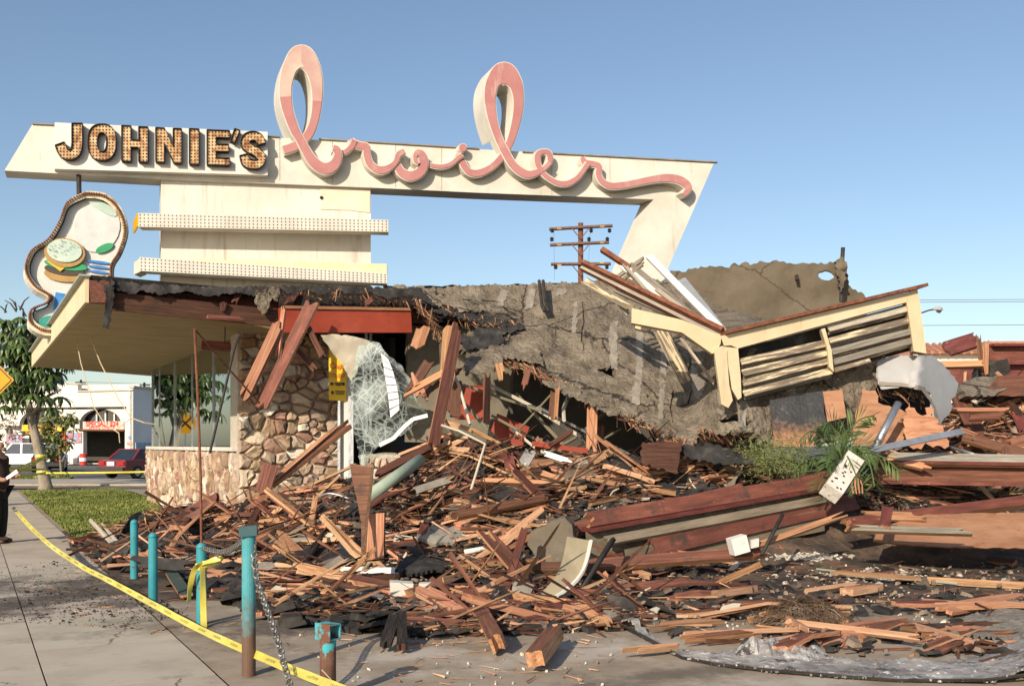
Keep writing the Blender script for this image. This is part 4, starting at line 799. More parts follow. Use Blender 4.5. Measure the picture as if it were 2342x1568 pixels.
stroke([(1215, 1030, 40), (1208, 1075, 62), (1240, 1135, 78), (1310, 1165, 88), (1385, 1135, 86), (1412, 1070, 84), (1402, 1005, 74), (1368, 985, 64), (1345, 1015, 44), (1352, 1055, 44), (1375, 1075, 32)], Z2, .22, BK, .0)
stroke([(1435, 1060, 40), (1490, 1080, 44), (1560, 1088, 46), (1630, 1070, 46), (1690, 1020, 48), (1720, 1000, 46)], Z2, .205, BK, -.01)
S6 = [(1668, 1005, 40), (1700, 1010, 62), (1735, 1080, 62), (1775, 1128, 64), (1840, 1140, 68), (1920, 1112, 64), (1990, 1060, 62), (2050, 985, 66), (2098, 890, 70), (2135, 770, 76), (2160, 640, 86), (2160, 520, 96), (2130, 420, 128), (2048, 355, 188), (1965, 420, 122), (1938, 530, 100), (1948, 660, 86), (1975, 780, 74), (2020, 900, 70), (2065, 990, 72), (2120, 1080, 72), (2185, 1135, 76), (2250, 1155, 70), (2330, 1128, 56), (2372, 1100, 48), (2410, 1060, 48)]
stroke(S6, Z2, .20, BK, 0, pale=([84, 104, 124], []))
stroke([(575, 815, 40), (620, 790, 40), (645, 745, 44), (634, 705, 46), (600, 695, 40), (566, 715, 48), (562, 770, 46), (590, 830, 42), (640, 875, 42), (700, 905, 44), (760, 905, 46), (820, 870, 42), (865, 812, 40), (890, 775, 42)], Z3, .225, BK, .0)
stroke([(856, 728, 36), (876, 765, 52), (930, 775, 48), (964, 790, 46), (962, 840, 46), (985, 890, 48), (1040, 918, 52), (1120, 915, 52), (1210, 898, 52), (1300, 880, 54), (1400, 868, 60), (1480, 880, 64), (1535, 915, 62), (1540, 950, 50), (1512, 982, 40)], Z3, .205, BK, .0, pale=([60, 82], []))
u, v = Z3(75, 670); Geo().obox(SP(u, v, .2), V3((.001, 0, 0)), V3((0, .001, 0)), V3((0, 0, .001)))
g = slab([[(u + 10 * math.cos(k * .3927), v + 10.5 * math.sin(k * .3927)) for k in range(16)]], lambda a, b: SP(a, b, .23), SD * .22); g.go('script_dot', M_cream, SIGN)
g = slab([[(u + 8.4 * math.cos(k * .3927), v + 9 * math.sin(k * .3927)) for k in range(16)]], lambda a, b: SP(a, b, .252), SD * .03); g.go('face_panel', M_pink, SIGN)
# ------------------------------------------------------------------ the hanging bulb-edged sign (plain stand-in: rounded panels and a hamburger)
HS = thing('hanging_sign', 'bulb rimmed rounded sign with a painted hamburger hanging below the beam', 'sign', P(185, 760, 22.9))
HY_ = lambda u: 22.9 + .25 * (u - 180) * .0101
def HP(u, v, d=0): return P(u, v, HY_(u)) - V3((-.25, 1, 0)).normalized() * d
out = catmull([(200, 440), (245, 446), (280, 480), (294, 530), (280, 580), (262, 612), (258, 655), (225, 700), (185, 735), (150, 762), (105, 768), (70, 748), (72, 718), (108, 702), (112, 682), (78, 660), (58, 622), (72, 578), (112, 550), (140, 505), (158, 462), (200, 440)], 4)[:-1]
sh = lambda k: [(178 + (p[0] - 178) * k, 600 + (p[1] - 600) * k + (0)) for p in out]
slab([out], lambda u, v: HP(u, v), V3((-.32, .55, 0))).go('cabinet', M_white, HS)
inn = sh(.90); g = slab([out, inn], lambda u, v: HP(u, v, .14), V3((-.03, .13, 0)), mside=1); g.go('rim', [mat('rusty_cream_rim', [(.33, (.34, .20, .09)), (.48, (.62, .53, .36)), (.8, (.72, .66, .5))], 6, rough=.7), M_dark], HS)
g = Geo()
for i in range(len(out)):
    a, b = out[i], out[(i + 1) % len(out)]
    for t in (0, .5): q = (a[0] + (b[0] - a[0]) * t, a[1] + (b[1] - a[1]) * t); q = (178 + (q[0] - 178) * .95, 600 + (q[1] - 600) * .95); g.lathe(HP(*q, .155) - V3((0, .03, 0)), [(.028, 0), (.03, .03), (.012, .05)], 6)
g.go('rim_bulbs', M_rust, HS, kind='stuff')
el = lambda cu, cv, ru, rv, n=18, a=0: [(cu + ru * math.cos(k * 2 * math.pi / n) * math.cos(a) - rv * math.sin(k * 2 * math.pi / n) * math.sin(a), cv + ru * math.cos(k * 2 * math.pi / n) * math.sin(a) + rv * math.sin(k * 2 * math.pi / n) * math.cos(a)) for k in range(n)]
def panel(name, poly, d, m): return slab([poly], lambda u, v: HP(u, v, d), V3((0, .03, 0))).go(name, m, HS)
M_pale_teal = mat('pale_green_enamel', [(.3, (.36, .50, .42)), (.7, (.56, .62, .53))], 2, rough=.5); M_tan = flat('tan_enamel', (.42, .25, .08)); M_patty = flat('dark_brown_enamel', (.06, .05, .035)); M_lett = flat('green_enamel', (.03, .30, .12)); M_cheese = flat('cheese_yellow', (.78, .50, .06)); M_blue = mat('blue_enamel', [(.3, (.03, .14, .42)), (.7, (.06, .26, .58))], 3, rough=.5)
panel('upper_panel', el(222, 520, 52, 58, 22, .4), .03, flat('pale_panel', (.60, .61, .58)))
panel('stripe', el(232, 472, 42, 10, 16, .55), .05, M_pale_teal); panel('stripe', el(240, 568, 22, 9, 14, -.4), .05, M_lett)
for i in range(3): panel('stripe', el(226, 600 + i * 11, 28 - i * 2, 3.2, 12, .12), .05, M_blue)
panel('bun', el(147, 628, 46, 17, 18, .1), .05, M_tan); panel('patty', el(148, 618, 46, 12, 18, .12), .07, M_patty)
panel('lettuce', el(152, 607, 50, 11, 18, .15), .09, M_lett); panel('cheese', [(108, 598), (160, 606), (140, 622)], .11, M_cheese)
panel('bun', el(150, 580, 47, 33, 22, .12), .13, M_tan); bt = panel('bun_glaze', el(150, 576, 40, 26, 22, .12), .16, M_pale_teal)
g = Geo(); rq = random.Random(2)
for _ in range(34): a, r = rq.random() * 6.28, rq.random() ** .5; g.disc(HP(150 + 34 * r * math.cos(a), 574 + 20 * r * math.sin(a), .185), V3((1, .2, .2)) , V3((-.1, 0, .5)), .016, 5)
g.go('sesame_seeds', M_patty, bt, kind='stuff')
panel('lower_panel', [(128, 668), (190, 680), (205, 695), (150, 735), (122, 715)], .04, M_blue)
panel('lower_panel', el(112, 740, 30, 18, 16, -.2), .04, mat('teal_panel', [(.3, (.02, .20, .17)), (.7, (.05, .33, .27))], 3, rough=.4))
Geo().tube([P(180, 398, 23.3), P(181, 445, 23.1)], .055, 8).go('hanger_pipe', M_dark, HS)
# ------------------------------------------------------------------ the fallen louvred screen and the boards around it
LV = thing('louvred_screen', 'tilted cream louvred roof screen lying on the collapsed roof', 'roof screen', P(1850, 900, 15.2))
LY = lambda u: 14.6 + (u - 1645) * .0026
def lp(u, v, d=0): return P(u, v, LY(u) + d)
th = V3((.03, .24, 0))
slab([[(1648, 768), (2076, 668), (2098, 660), (2104, 690), (2076, 694), (2073, 691), (1688, 796), (1672, 789), (1656, 790)]], lambda u, v: lp(u, v), th).go('top_beam', M_yel, LV)
slab([[(1445, 704), (1560, 731), (1650, 768), (1648, 786), (1636, 806), (1628, 808), (1560, 760), (1444, 738)]], lambda u, v: P(u, v, LY(u) - .0006 * (u - 1645)), th).go('top_beam', M_yel, LV)
slab([[(1455, 740), (1500, 742), (1478, 757), (1452, 750)]], lambda u, v: P(u, v, 14.8), th).go('beam_end', M_yel, LV)
g = Geo(); g.bar(lp(1650, 763, .08), lp(2108, 655, .08), .05, .3, face=V3((0, -1, 0))); g.go('cap_flashing', M_rust, LV)
slab([[(1633, 798), (1652, 790), (1662, 800), (1668, 880), (1676, 915), (1666, 932), (1650, 924)]], lambda u, v: lp(u, v, -.05), th).go('post', M_yel, LV)
slab([[(1654, 792), (1688, 796), (1694, 860), (1696, 908), (1688, 914), (1674, 890), (1668, 850)]], lambda u, v: lp(u, v, -.02), th).go('post', M_yel, LV)
slab([[(2074, 692), (2104, 690), (2119, 808), (2090, 803), (2084, 760)]], lambda u, v: lp(u, v, -.02), th).go('post', M_yel, LV)
slab([[(1878, 752), (1887, 750), (1897, 786), (1902, 800), (1907, 850), (1896, 838), (1893, 800)]], lambda u, v: lp(u, v, -.06), th * .8).go('mullion', M_yel, LV)
def slatq(a, b, w, tilt, m=M_slat):
    board('slat', None, None, a, b, w, .025, [m, m], LV, (.004, .004), px=False, face=V3((0, -math.cos(tilt), math.sin(tilt))), n=2)
for (a, b) in [((1694, 828), (1884, 786)), ((1698, 853), (1890, 806)), ((1698, 876), (1893, 824)), ((1700, 900), (1900, 848))]:
    slatq(lp(*a, .06), lp(*b, .06), .12, .55); slatq(lp(a[0], a[1] + 9, .15), lp(b[0], b[1] + 9, .15), .07, -.3, M_grayboard)
for (a, b) in [((1894, 752), (2076, 706)), ((1897, 780), (2080, 732)), ((1901, 805), (2086, 757)), ((1906, 828), (2090, 778))]:
    slatq(lp(*a, .06), lp(*b, .06), .11, .55, M_slat if a[1] == 780 else M_grayboard); slatq(lp(a[0], a[1] + 9, .15), lp(b[0], b[1] + 9, .15), .06, -.3, M_slat if a[1] != 780 else M_grayboard)
slatq(lp(1908, 846, .05), lp(1990, 824, .05), .08, .6)
slab([[(1686, 800), (2076, 694), (2088, 800), (1910, 850), (1698, 912)]], lambda u, v: lp(u, v, .34), V3((0, .04, 0))).go('back_board', M_roofdark, LV)
# boards thrown over the roof beside the screen
WB = [M_white, M_white]; CB = [M_slat, M_yel]; GB = [M_grayboard, M_pale]
board('roof_board', 'long cream board with a red brown top edge slanting down to the screen', 'board', (1332, 606, 16.6), (1655, 766, 14.75), 26, .09, [M_grayboard, M_rust], jag=(.2, .02), n=4)
board('roof_board', 'thin rusty strip along the longest slanted board above the screen', 'board', (1332, 600, 16.5), (1655, 757, 14.65), 10, .12, [M_rust, M_rust], jag=(.05, .02), n=3)
board('steel_tube', 'short rust brown square tube sticking up above the white boards', 'tube', (1376, 570, 16.6), (1440, 612, 16.4), 11, .09, [M_rust, M_rust], jag=(.01, .01), n=2)
board('roof_board', 'weathered cream board left of the rust edged board on the roof', 'board', (1334, 640, 16.7), (1450, 706, 15.8), 17, .06, CB, jag=(.1, .3))
board('roof_board', 'brown weathered plank under the rust edged board on the roof', 'board', (1395, 650, 16.3), (1570, 728, 15.3), 28, .05, [M_grayboard, M_grayboard], jag=(.4, .1))
board('roof_board', 'clean white board, longest of the white boards before the rear roof piece', 'board', (1484, 586, 16.3), (1648, 752, 14.95), 15, .06, WB, jag=(.05, .08))
board('roof_board', 'white board with its tip beside the two crossed weathered sticks', 'board', (1420, 606, 16.5), (1580, 728, 15.6), 16, .05, WB, jag=(.1, .1))
board('roof_board', 'peeling white board running close under the clean white board', 'board', (1440, 604, 16.45), (1622, 752, 15.3), 13, .05, [M_grayboard, M_white], jag=(.1, .1))
board('roof_board', 'narrow grey board crossing over the white boards on the roof', 'board', (1424, 602, 16.2), (1500, 690, 15.9), 8, .05, GB, jag=(.1, .1))
board('roof_board', 'short weathered stick pointing up to the right above the white boards', 'board', (1396, 644, 16.5), (1474, 590, 16.4), 9, .05, GB, jag=(.1, .1))
board('roof_board', 'second short weathered stick just under the one pointing up to the right', 'board', (1410, 650, 16.4), (1476, 600, 16.3), 7, .05, CB, jag=(.1, .1))
board('roof_board', 'grey batten between the peeling board and the clean white board', 'board', (1500, 660, 16.0), (1612, 746, 15.2), 9, .04, GB, jag=(.1, .1))
board('roof_board', 'white splinter board lowest of the white boards on the roof', 'board', (1470, 655, 16.2), (1560, 735, 15.5), 9, .04, WB, jag=(.2, .2))
board('roof_panel', 'blue grey flat panel edged in tan leaning right of the white boards', 'panel', (1556, 640, 16.6), (1646, 755, 15.0), 26, .03, [flat('blue_grey_paint', (.26, .28, .29)), M_yel], jag=(.02, .02), n=2)
board('roof_board', 'broad weathered plank hanging down the roof under the left cream beam', 'board', (1508, 752, 15.9), (1570, 874, 15.9), 29, .06, CB, jag=(.02, .06), n=3)
board('roof_board', 'thin tan lath hanging beside the broad plank under the cream beam', 'board', (1556, 772, 15.9), (1636, 880, 15.5), 6, .04, GB, jag=(.02, .05), n=2)
board('roof_board', 'curved brown strip hanging loose from the slanted boards', 'board', (1392, 660, 16.2), (1440, 722, 16.1), 13, .03, [M_grayboard, M_grayboard], jag=(.05, .05), n=2)
# plywood sheets leaning on the slid roof
def sheetthing(name, label, cat, poly, Yf, thick, m, **k):
    o = sheet(name, poly, Yf, thick, m, **k); return tag(o, label, cat)
sheetthing('tarred_panel', 'black tarred plywood panel with scraped orange patches leaning under the screen', 'panel', [(1760, 915), (1880, 893), (1890, 970), (1868, 975), (1862, 1020), (1770, 1022)], lambda u, v: 14.75 + (1020 - v) * .003, V3((.01, .04, 0)), M_plyblack, res=20, amp=.015, jag=1.5, seed=50)
sheetthing('plywood_piece', 'square bare plywood piece beside the black tarred panel', 'panel', [(1882, 896), (1926, 890), (1936, 954), (1892, 964)], lambda u, v: 14.8 + (1020 - v) * .003, V3((.01, .05, 0)), M_ply, res=20, amp=.01, jag=.6, seed=51)
sheetthing('plywood_sheet', 'large splintered orange plywood sheet leaning right of the palm', 'panel', [(1972, 888), (2002, 892), (2008, 920), (2060, 935), (2094, 960), (2062, 1010), (2046, 1020), (1950, 1016), (1956, 950)], lambda u, v: 14.9 + (1020 - v) * .006, V3((.01, .05, 0)), M_ply, res=20, amp=.03, jag=4, seed=52)
sheetthing('plywood_sheet', 'shredded stripy plywood sheet behind the galvanised flashing', 'panel', [(2060, 960), (2080, 920), (2110, 950), (2128, 930), (2160, 990), (2170, 1020), (2080, 1020)], lambda u, v: 14.7 + (1020 - v) * .006, V3((.01, .05, 0)), M_fresh, res=14, amp=.06, jag=8, seed=53)
def tubething(name, label, cat, pts, r, m, n=8): return tag(Geo().tube([pt(p) for p in pts], r, n).go(name, m, smooth=True), label, cat)
tubething('metal_tube', 'shiny straight metal tube leaning on the orange plywood sheet', 'tube', [(2002, 1022, 14.3), (2054, 922, 14.7)], .055, M_steel)
board('metal_flashing', 'long dented galvanised flashing lying across the right rubble', 'flashing', (1990, 1030, 14.0), (2205, 985, 14.2), 16, .02, [M_steel, M_steel], jag=(.3, .02), n=3)
# ------------------------------------------------------------------ far side: service station, cars, trees, poles
ST_ = thing('service_station', 'white service station with arched bays beyond the street', 'building', (-30.5, 80, 0))
SX = V3((-.975, .222, 0)).normalized(); SN = V3((SX.y, -SX.x, 0)) * 1.0
if SN.y > 0: SN = -SN
SC = V3(((302 - CX) / F * 80, 80, 0))
def SF(u, v, d=0):
    """photo position on the station's front plane"""
    k = (u - CX) / F; s = (k * SC.y - SC.x) / (SX.x - k * SX.y); q = SC + SX * s; z = CH + (HY - v) / F * q.y
    return V3((q.x, q.y, z)) + SN * d
ZS = lambda x, y: (x * .239, 796.3 + y * .239)
fz = lambda x, y, d=0: SF(*ZS(x, y), d)
arch = [(1160, 1097), (1160, 720)] + [(960 + 200 * math.cos(a), 720 - 142 * math.sin(a)) for a in np.linspace(0, math.pi, 15)] + [(760, 720), (760, 1097)]
arch = [(1195, 1097), (1195, 785), (1160, 780)] + arch[1:-1] + [(760, 780), (795, 785), (795, 1097)]
arch2 = [(620, 1085), (620, 740)] + [(400 + 215 * math.cos(a), 730 - 150 * math.sin(a)) for a in np.linspace(0, math.pi, 15)] + [(185, 740), (60, 740), (60, 1085)]
outl = [(1268, 1102), (1268, 400), (745, 414), (745, 345), (640, 340), (-260, 352), (-260, 1110), (50, 1090), (60, 1085)] 
wallo = [(1268, 1102), (1268, 400), (745, 414), (745, 345), (640, 340), (-260, 360), (-260, 1110)]
slab([wallo, arch, arch2], lambda x, y: fz(x, y), -SN * .5).go('front_wall', M_shop, ST_)
side = V3((SX.y, -SX.x, 0)); side = -side if side.y < 0 else side
Geo().obox(SC + side * 7 + V3((0, 0, 3.1)) - SX * -.06, side * 14, SX * .3, V3((0, 0, 6.2))).go('side_wall', M_shopside, ST_)
Geo().obox(SC + side * 7 + V3((0, 0, .9)) - SX * .17, side * 13.6, SX * .1, V3((0, 0, 1.8))).go('dado', flat('blue_grey_dado', (.34, .40, .47), .8), ST_)
Geo().obox(SC + side * 3.3 + V3((0, 0, 1.3)) - SX * .2, side * .9, SX * .1, V3((0, 0, 2.2))).go('side_door', M_black, ST_)
Geo().obox(SC + side * 7 + V3((0, 0, 6.28)), side * 14.2, SX * .5, V3((0, 0, .15))).go('parapet_cap', M_bone, ST_)
Geo().obox(SC + SX * 9 + side * 1.2 + V3((0, 0, 6.2)), SX * 18, side * .3, V3((0, 0, .5))).go('parapet', M_shop, ST_)
Geo().obox(SC + SX * 9 + side * 1.2 + V3((0, 0, 6.5)), SX * 18, side * .4, V3((0, 0, .1))).go('parapet_cap', M_shopside, ST_)
for a, b in (((1270, 399), (745, 413)), ((790, 342), (640, 337))): Geo().bar(fz(*a, .06), fz(*b, .06), .1, .12).go('cornice', M_bone, ST_)
Geo().obox(SC + SX * 14 + side * 6 + V3((0, 0, 3)), SX * 27, V3((0, .2, 0)), V3((0, 0, 6))).go('back_wall', M_interior, ST_)
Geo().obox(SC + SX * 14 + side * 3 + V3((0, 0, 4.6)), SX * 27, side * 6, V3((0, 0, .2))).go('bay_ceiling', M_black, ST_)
slab([[(795, 700), (1180, 700), (1180, 580), (795, 580)]], lambda x, y: fz(x, y, -.7), -SN * .05).go('arch_glazing', M_carglass, ST_)
slab([[(100, 740), (620, 740), (620, 575), (100, 575)]], lambda x, y: fz(x, y, -.7), -SN * .05).go('arch_glazing', M_carglass, ST_)
slab([[(60, 745), (230, 745), (230, 1090), (60, 1090)]], lambda x, y: fz(x, y, -.6), -SN * .1).go('shop_front', M_shopside, ST_)
for x in (880, 965, 1050): Geo().bar(fz(x, 705, -.62), fz(x, 590, -.62), .12, .1).go('glazing_bar', M_shopside, ST_)
Geo().bar(fz(760, 782, .05), fz(1195, 786, .05), .14, .2).go('bay_lintel', M_rust, ST_)
bnr = slab([[(800, 700), (1190, 696), (1190, 778), (800, 776)]], lambda x, y: fz(x, y, .1), -SN * .02).go('special_offer_banner', flat('faded_pink_banner', (.72, .50, .40), .8), ST_)
o0 = fz(985, 725, .13); text('SPECIAL! $24', lambda x, y: o0 - SX * x + V3((0, 0, y)), .55, M_redink, bnr, w=3.0, bold=.015)
o1 = fz(985, 757, .13); text('SMOG CHECK', lambda x, y: o1 - SX * x + V3((0, 0, y)), .28, M_redink, bnr, w=2.4)
sgn = slab([[(230, 730), (606, 735), (606, 835), (230, 835)]], lambda x, y: fz(x, y, .25), -SN * .1).go('yellow_shop_sign', M_yellow, ST_)
slab([[(232, 790), (604, 792), (604, 833), (232, 833)]], lambda x, y: fz(x, y, .29), -SN * .02).go('dark_strip', M_ink, sgn)
o2 = fz(420, 760, .3); text('LUBE & TUNE', lambda x, y: o2 - SX * x + V3((0, 0, y)), .45, M_redink, sgn, w=2.6)
o3 = fz(420, 812, .33); text('THE OIL CHANGER', lambda x, y: o3 - SX * x + V3((0, 0, y)), .32, M_yellow, sgn, w=3.0)
M_poster = mat('poster_print', [(.3, (.10, .12, .2)), (.45, (.55, .15, .10)), (.55, (.20, .35, .55)), (.7, (.75, .7, .62))], 1.6, rough=.6, bump=0, detail=3)
for q in ([(70, 820), (220, 820), (220, 908), (70, 908)], [(640, 805), (785, 803), (785, 903), (640, 905)]): slab([q], lambda x, y: fz(x, y, .08), -SN * .04).go('poster', M_poster, ST_)
slab([[(1240, 830), (1258, 852), (1240, 876), (1220, 852)]], lambda x, y: fz(x, y, .05), -SN * .02).go('hazard_diamond', M_poster, ST_)
slab([[(1218, 895), (1266, 895), (1266, 925), (1218, 925)]], lambda x, y: fz(x, y, .05), -SN * .02).go('small_red_notice', flat('pale_red', (.65, .28, .2)), ST_)
slab([[(745, 1020), (793, 1020), (793, 1097), (745, 1097)]], lambda x, y: fz(x, y, .05), -SN * .02).go('dado', flat('blue_grey_dado', (.20, .25, .32), .8), ST_)
Geo().bar(fz(622, 810, .1), fz(622, 1100, .1), .22, .22).go('red_post', M_redink, ST_)
br = thing('oil_drum', 'red and white oil drum standing in the station bay', 'drum', fz(842, 1098, .6))
c = fz(842, 1098, .6); c.z = 0
Geo().lathe(c, [(.29, 0), (.29, .3)], 14).go('lower_half', M_redink, br); Geo().lathe(c, [(.29, .31), (.29, .6)], 14).go('middle_band', M_whiteflat, br); Geo().lathe(c, [(.29, .61), (.29, .86), (.2, .93)], 14).go('upper_half', M_redink, br)
sb = thing('sidewalk_sign', 'white and blue standing sign beside the station bay', 'sign', fz(705, 1100, 1)); c = fz(705, 1102, 1); c.z = 0
Geo().obox(c + V3((0, 0, .55)), V3((.6, 0, 0)), V3((0, .08, 0)), V3((0, 0, 1.0))).go('panel', M_whiteflat, sb)
Geo().obox(c + V3((0, -.06, .65)), V3((.38, 0, 0)), V3((0, .03, 0)), V3((0, 0, .4))).go('print', M_blueink, sb); Geo().obox(c + V3((0, -.06, .18)), V3((.54, 0, 0)), V3((0, .03, 0)), V3((0, 0, .15))).go('print', M_ink, sb)
# vehicles -----------------------------------------------------------------
def car(name, label, loc, yaw, paint, L, Wd, Hh, suv=False):
    t = thing(name, label, 'car', loc); Rm = Matrix.Rotation(yaw, 3, 'Z'); T = lambda x, y, z: V3(loc) + Rm @ V3((x, y, z))   # x: nose, y: left
    lo = [(-L / 2, .34), (-L / 2 + .03, .62), (-L / 2 + .05, .92), (-L * .30, .95), (L * .12, .93), (L * .42, .82), (L / 2, .62), (L / 2, .30), (L / 2 - .5, .22), (-L / 2 + .4, .22)] if not suv else [(-L / 2, .45), (-L / 2, 1.08), (L * .18, 1.08), (L * .47, 1.0), (L / 2, .9), (L / 2, .42), (-L / 2, .38)]
    def loft(prof, rows): 
        v, f = [], []; n = len(prof)
        for yy, k in rows: v += [T(x * k[0], yy, k[1] + (z - k[1]) * k[2]) for x, z in prof]
        for r in range(len(rows) - 1):
            for i in range(n): f.append((r * n + i, r * n + (i + 1) % n, (r + 1) * n + (i + 1) % n, (r + 1) * n + i))
        f += [tuple(range(n))[::-1], tuple((len(rows) - 1) * n + i for i in range(n))]; return v, f
    w = Wd / 2; v, f = loft(lo, [(-w, (.97, .5, .86)), (-w * .97, (.99, .5, .97)), (-w * .8, (1, .5, 1)), (w * .8, (1, .5, 1)), (w * .97, (.99, .5, .97)), (w, (.97, .5, .86))]); mk('body', v, f, paint, t)
    zt = Hh; zb = .93 if not suv else 1.07
    cb = [(-L * .36, zb), (-L * .22, zt), (L * .06, zt), (L * .22, zb)] if not suv else [(-L * .49, zb), (-L * .46, zt), (L * .08, zt), (L * .2, zb)]
    v, f = loft(cb, [(-w * .9, (1, zb, 0)), (-w * .72, (1, zb, 1)), (w * .72, (1, zb, 1)), (w * .9, (1, zb, 0))])
    v = [T(x * (1.0), yy, z) for yy, k in ((-1, 1), (1, 1)) for x, z in []] or v
    mk('cabin', v, f, M_carglass, t)
    g = Geo(); top = [(cb[1][0], zt + .005), (cb[2][0], zt + .005)]
    g.obox(T((top[0][0] + top[1][0]) / 2, 0, zt), Rm @ V3((top[1][0] - top[0][0] + .1, 0, 0)), Rm @ V3((0, w * 1.5, 0)), V3((0, 0, .05)))
    for s in (-1, 1):
        for (a, b) in ((cb[0], cb[1]), (cb[3], cb[2]), ((-L * .06, zb), (-L * .05, zt))): g.bar(T(a[0], s * w * .9, a[1]), T(b[0], s * w * .73, b[1]), .09, .06)
        if suv: g.bar(T(-L * .3, s * w * .9, zb), T(-L * .3, s * w * .73, zt), .14, .06)
    g.go('roof', paint, t)
    for x in (-L * .31, L * .32):
        for s in (-1, 1):
            r = .31 if not suv else .36; c = T(x, s * (w - .08), r); ax = Rm @ V3((0, 1, 0)); fx = Rm @ V3((1, 0, 0))
            g = Geo(); k = 16; ring = lambda rr, d: [c + ax * d + fx * rr * math.cos(a * 6.2832 / k) + V3((0, 0, 1)) * rr * math.sin(a * 6.2832 / k) for a in range(k)]
            vv = ring(r, -.1) + ring(r, .1); g.add(vv, [(a, (a + 1) % k, k + (a + 1) % k, k + a) for a in range(k)] + [tuple(range(k))[::-1], tuple(range(k, 2 * k))])
            wh = g.go('wheel', M_tyre, t); Geo().add(ring(r * .6, s * .108), [tuple(range(k))]).go('rim', M_rim, wh)
    for s in (-1, 1): Geo().obox(T(-L / 2 + .03, s * w * .72, .74 if not suv else .85), Rm @ V3((.08, 0, 0)), Rm @ V3((0, w * .42, 0)), V3((0, 0, .17))).go('tail_light', M_tail, t)
    Geo().obox(T(-L / 2 - .03, 0, .46), Rm @ V3((.16, 0, 0)), Rm @ V3((0, Wd * .98, 0)), V3((0, 0, .2))).go('bumper', flat('bumper_grey', (.05, .045, .045), .5), t)
    Geo().obox(T(-L / 2 - .0, 0, .73), Rm @ V3((.06, 0, 0)), Rm @ V3((0, .46, 0)), V3((0, 0, .2))).go('licence_plate', M_whiteflat, t)
    return t
car('parked_car', 'maroon sedan parked tail first before the station bay', (-18.4, 49.8, .0), math.radians(66), M_maroon, 4.3, 1.74, 1.42)
car('parked_car', 'white off-road car parked behind the person at left', (-31.5, 64, .0), math.radians(186), M_whitecar, 4.3, 1.8, 1.72, True)
car('parked_car', 'dark car half hidden by the thin tree near the station', (-28.3, 61, 0), math.radians(110), flat('dark_car_paint', (.02, .02, .025), .25), 4.2, 1.7, 1.4)
# umbrella tree ----------------------------------------------------------------
TR = thing('umbrella_tree', 'leafy umbrella tree with hanging leaflets on the lawn edge', 'tree', G(105, 1118))
base = G(105, 1118); TY = base.y
tp = lambda u, v, d=0: P(u, v, TY + d)
Geo().tube([base - V3((0, 0, .1)), base + V3((-.02, 0, .15)), tp(95, 1060), tp(84, 1010), tp(70, 950), tp(60, 900), tp(50, 850), tp(38, 800), tp(30, 750)], [.33, .24, .19, .17, .15, .12, .10, .08, .05], 10).go('trunk', M_bark, TR, smooth=True)
for q in [((78, 985), (92, 930, .4), (100, 880, .6)), ((66, 930), (30, 890, -.5), (5, 860, -.6)), ((58, 895), (95, 850, .5), (125, 820, .8)), ((50, 850), (20, 800, .6), (0, 780, .8)), ((70, 950), (110, 905, -.4), (140, 890, -.5)), ((45, 830), (70, 770, -.3), (85, 730, -.4))]:
    Geo().tube([tp(*q[0]), tp(*q[1]), tp(*q[2])], [.09, .06, .035], 6).go('limb', M_bark, TR, smooth=True)
lv, lf = [], []; rt = random.Random(17)
def whorl(c, R0, n, droop):
    a0 = rt.random() * 6.28
    for k in range(n):
        a = a0 + k * 6.2832 / n + rt.uniform(-.15, .15); d = V3((math.cos(a), math.sin(a), 0)); sd = V3((-d.y, d.x, 0)); w = R0 * .17; i0 = len(lv)
        pr = [(0.12, .02, .3), (.45, -.02 - .1 * droop, 1), (.8, -.35 * droop - .05, .9), (.98, -.85 * droop, .12)]
        for r, z, ww in pr: q = c + d * R0 * r + V3((0, 0, z * R0)); lv.extend([q - sd * w * ww, q + V3((0, 0, .03)), q + sd * w * ww])
        for j in range(3):
            for s in (0, 1): b = i0 + j * 3 + s; lf.append((b, b + 1, b + 4, b + 3))
for _ in range(170):
    r = rt.random()
    if r < .45: u, v, d = rt.gauss(45, 45), rt.gauss(800, 45), rt.gauss(0, .9)
    elif r < .75: u, v, d = rt.gauss(95, 36), rt.gauss(865, 40), rt.gauss(.2, .9)
    else: u, v, d = rt.gauss(15, 42), rt.gauss(860, 42), rt.gauss(0, .9)
    if v < 705 or u > 152 or v > 955: continue
    whorl(tp(u, v, d), rt.uniform(.30, .52), rt.randint(8, 11), rt.uniform(.8, 1.25))
cr = mk('crown', lv, lf, M_leaf, TR)
g = Geo()
for _ in range(11):
    a = tp(rt.uniform(-10, 85), rt.uniform(705, 745), rt.uniform(-.5, .5)); e = a + V3((rt.uniform(-.5, .5), 0, rt.uniform(.2, .5))); g.tube([a, (a + e) / 2 + V3((0, 0, .1)), e], [.03, .025, .012], 5)
g.go('flower_spikes', M_dark, TR, kind='stuff')
def leafy(name, label, base, segs, clumps, m, leaf, n, rng, bark=M_bark):
    t = thing(name, label, 'tree', base)
    for s, r in segs: Geo().tube(s, r, 6).go('trunk' if s is segs[0][0] else 'limb', bark, t, smooth=True)
    v, f = [], []
    for c, r in clumps:
        for _ in range(n):
            d = V3((rng.gauss(0, 1), rng.gauss(0, 1), rng.gauss(0, 1))); q = c + d.normalized() * r * rng.random() ** .5; a = V3((rng.uniform(-1, 1), rng.uniform(-1, 1), rng.uniform(-1.3, .2))).normalized() * leaf; b = a.cross(V3((rng.uniform(-1, 1), rng.uniform(-1, 1), .3))).normalized() * leaf * .2; i = len(v)
            v += [q, q + a * .5 + b, q + a, q + a * .5 - b]; f.append((i, i + 1, i + 2, i + 3))
    mk('crown', v, f, m, t); return t
r6 = random.Random(6)
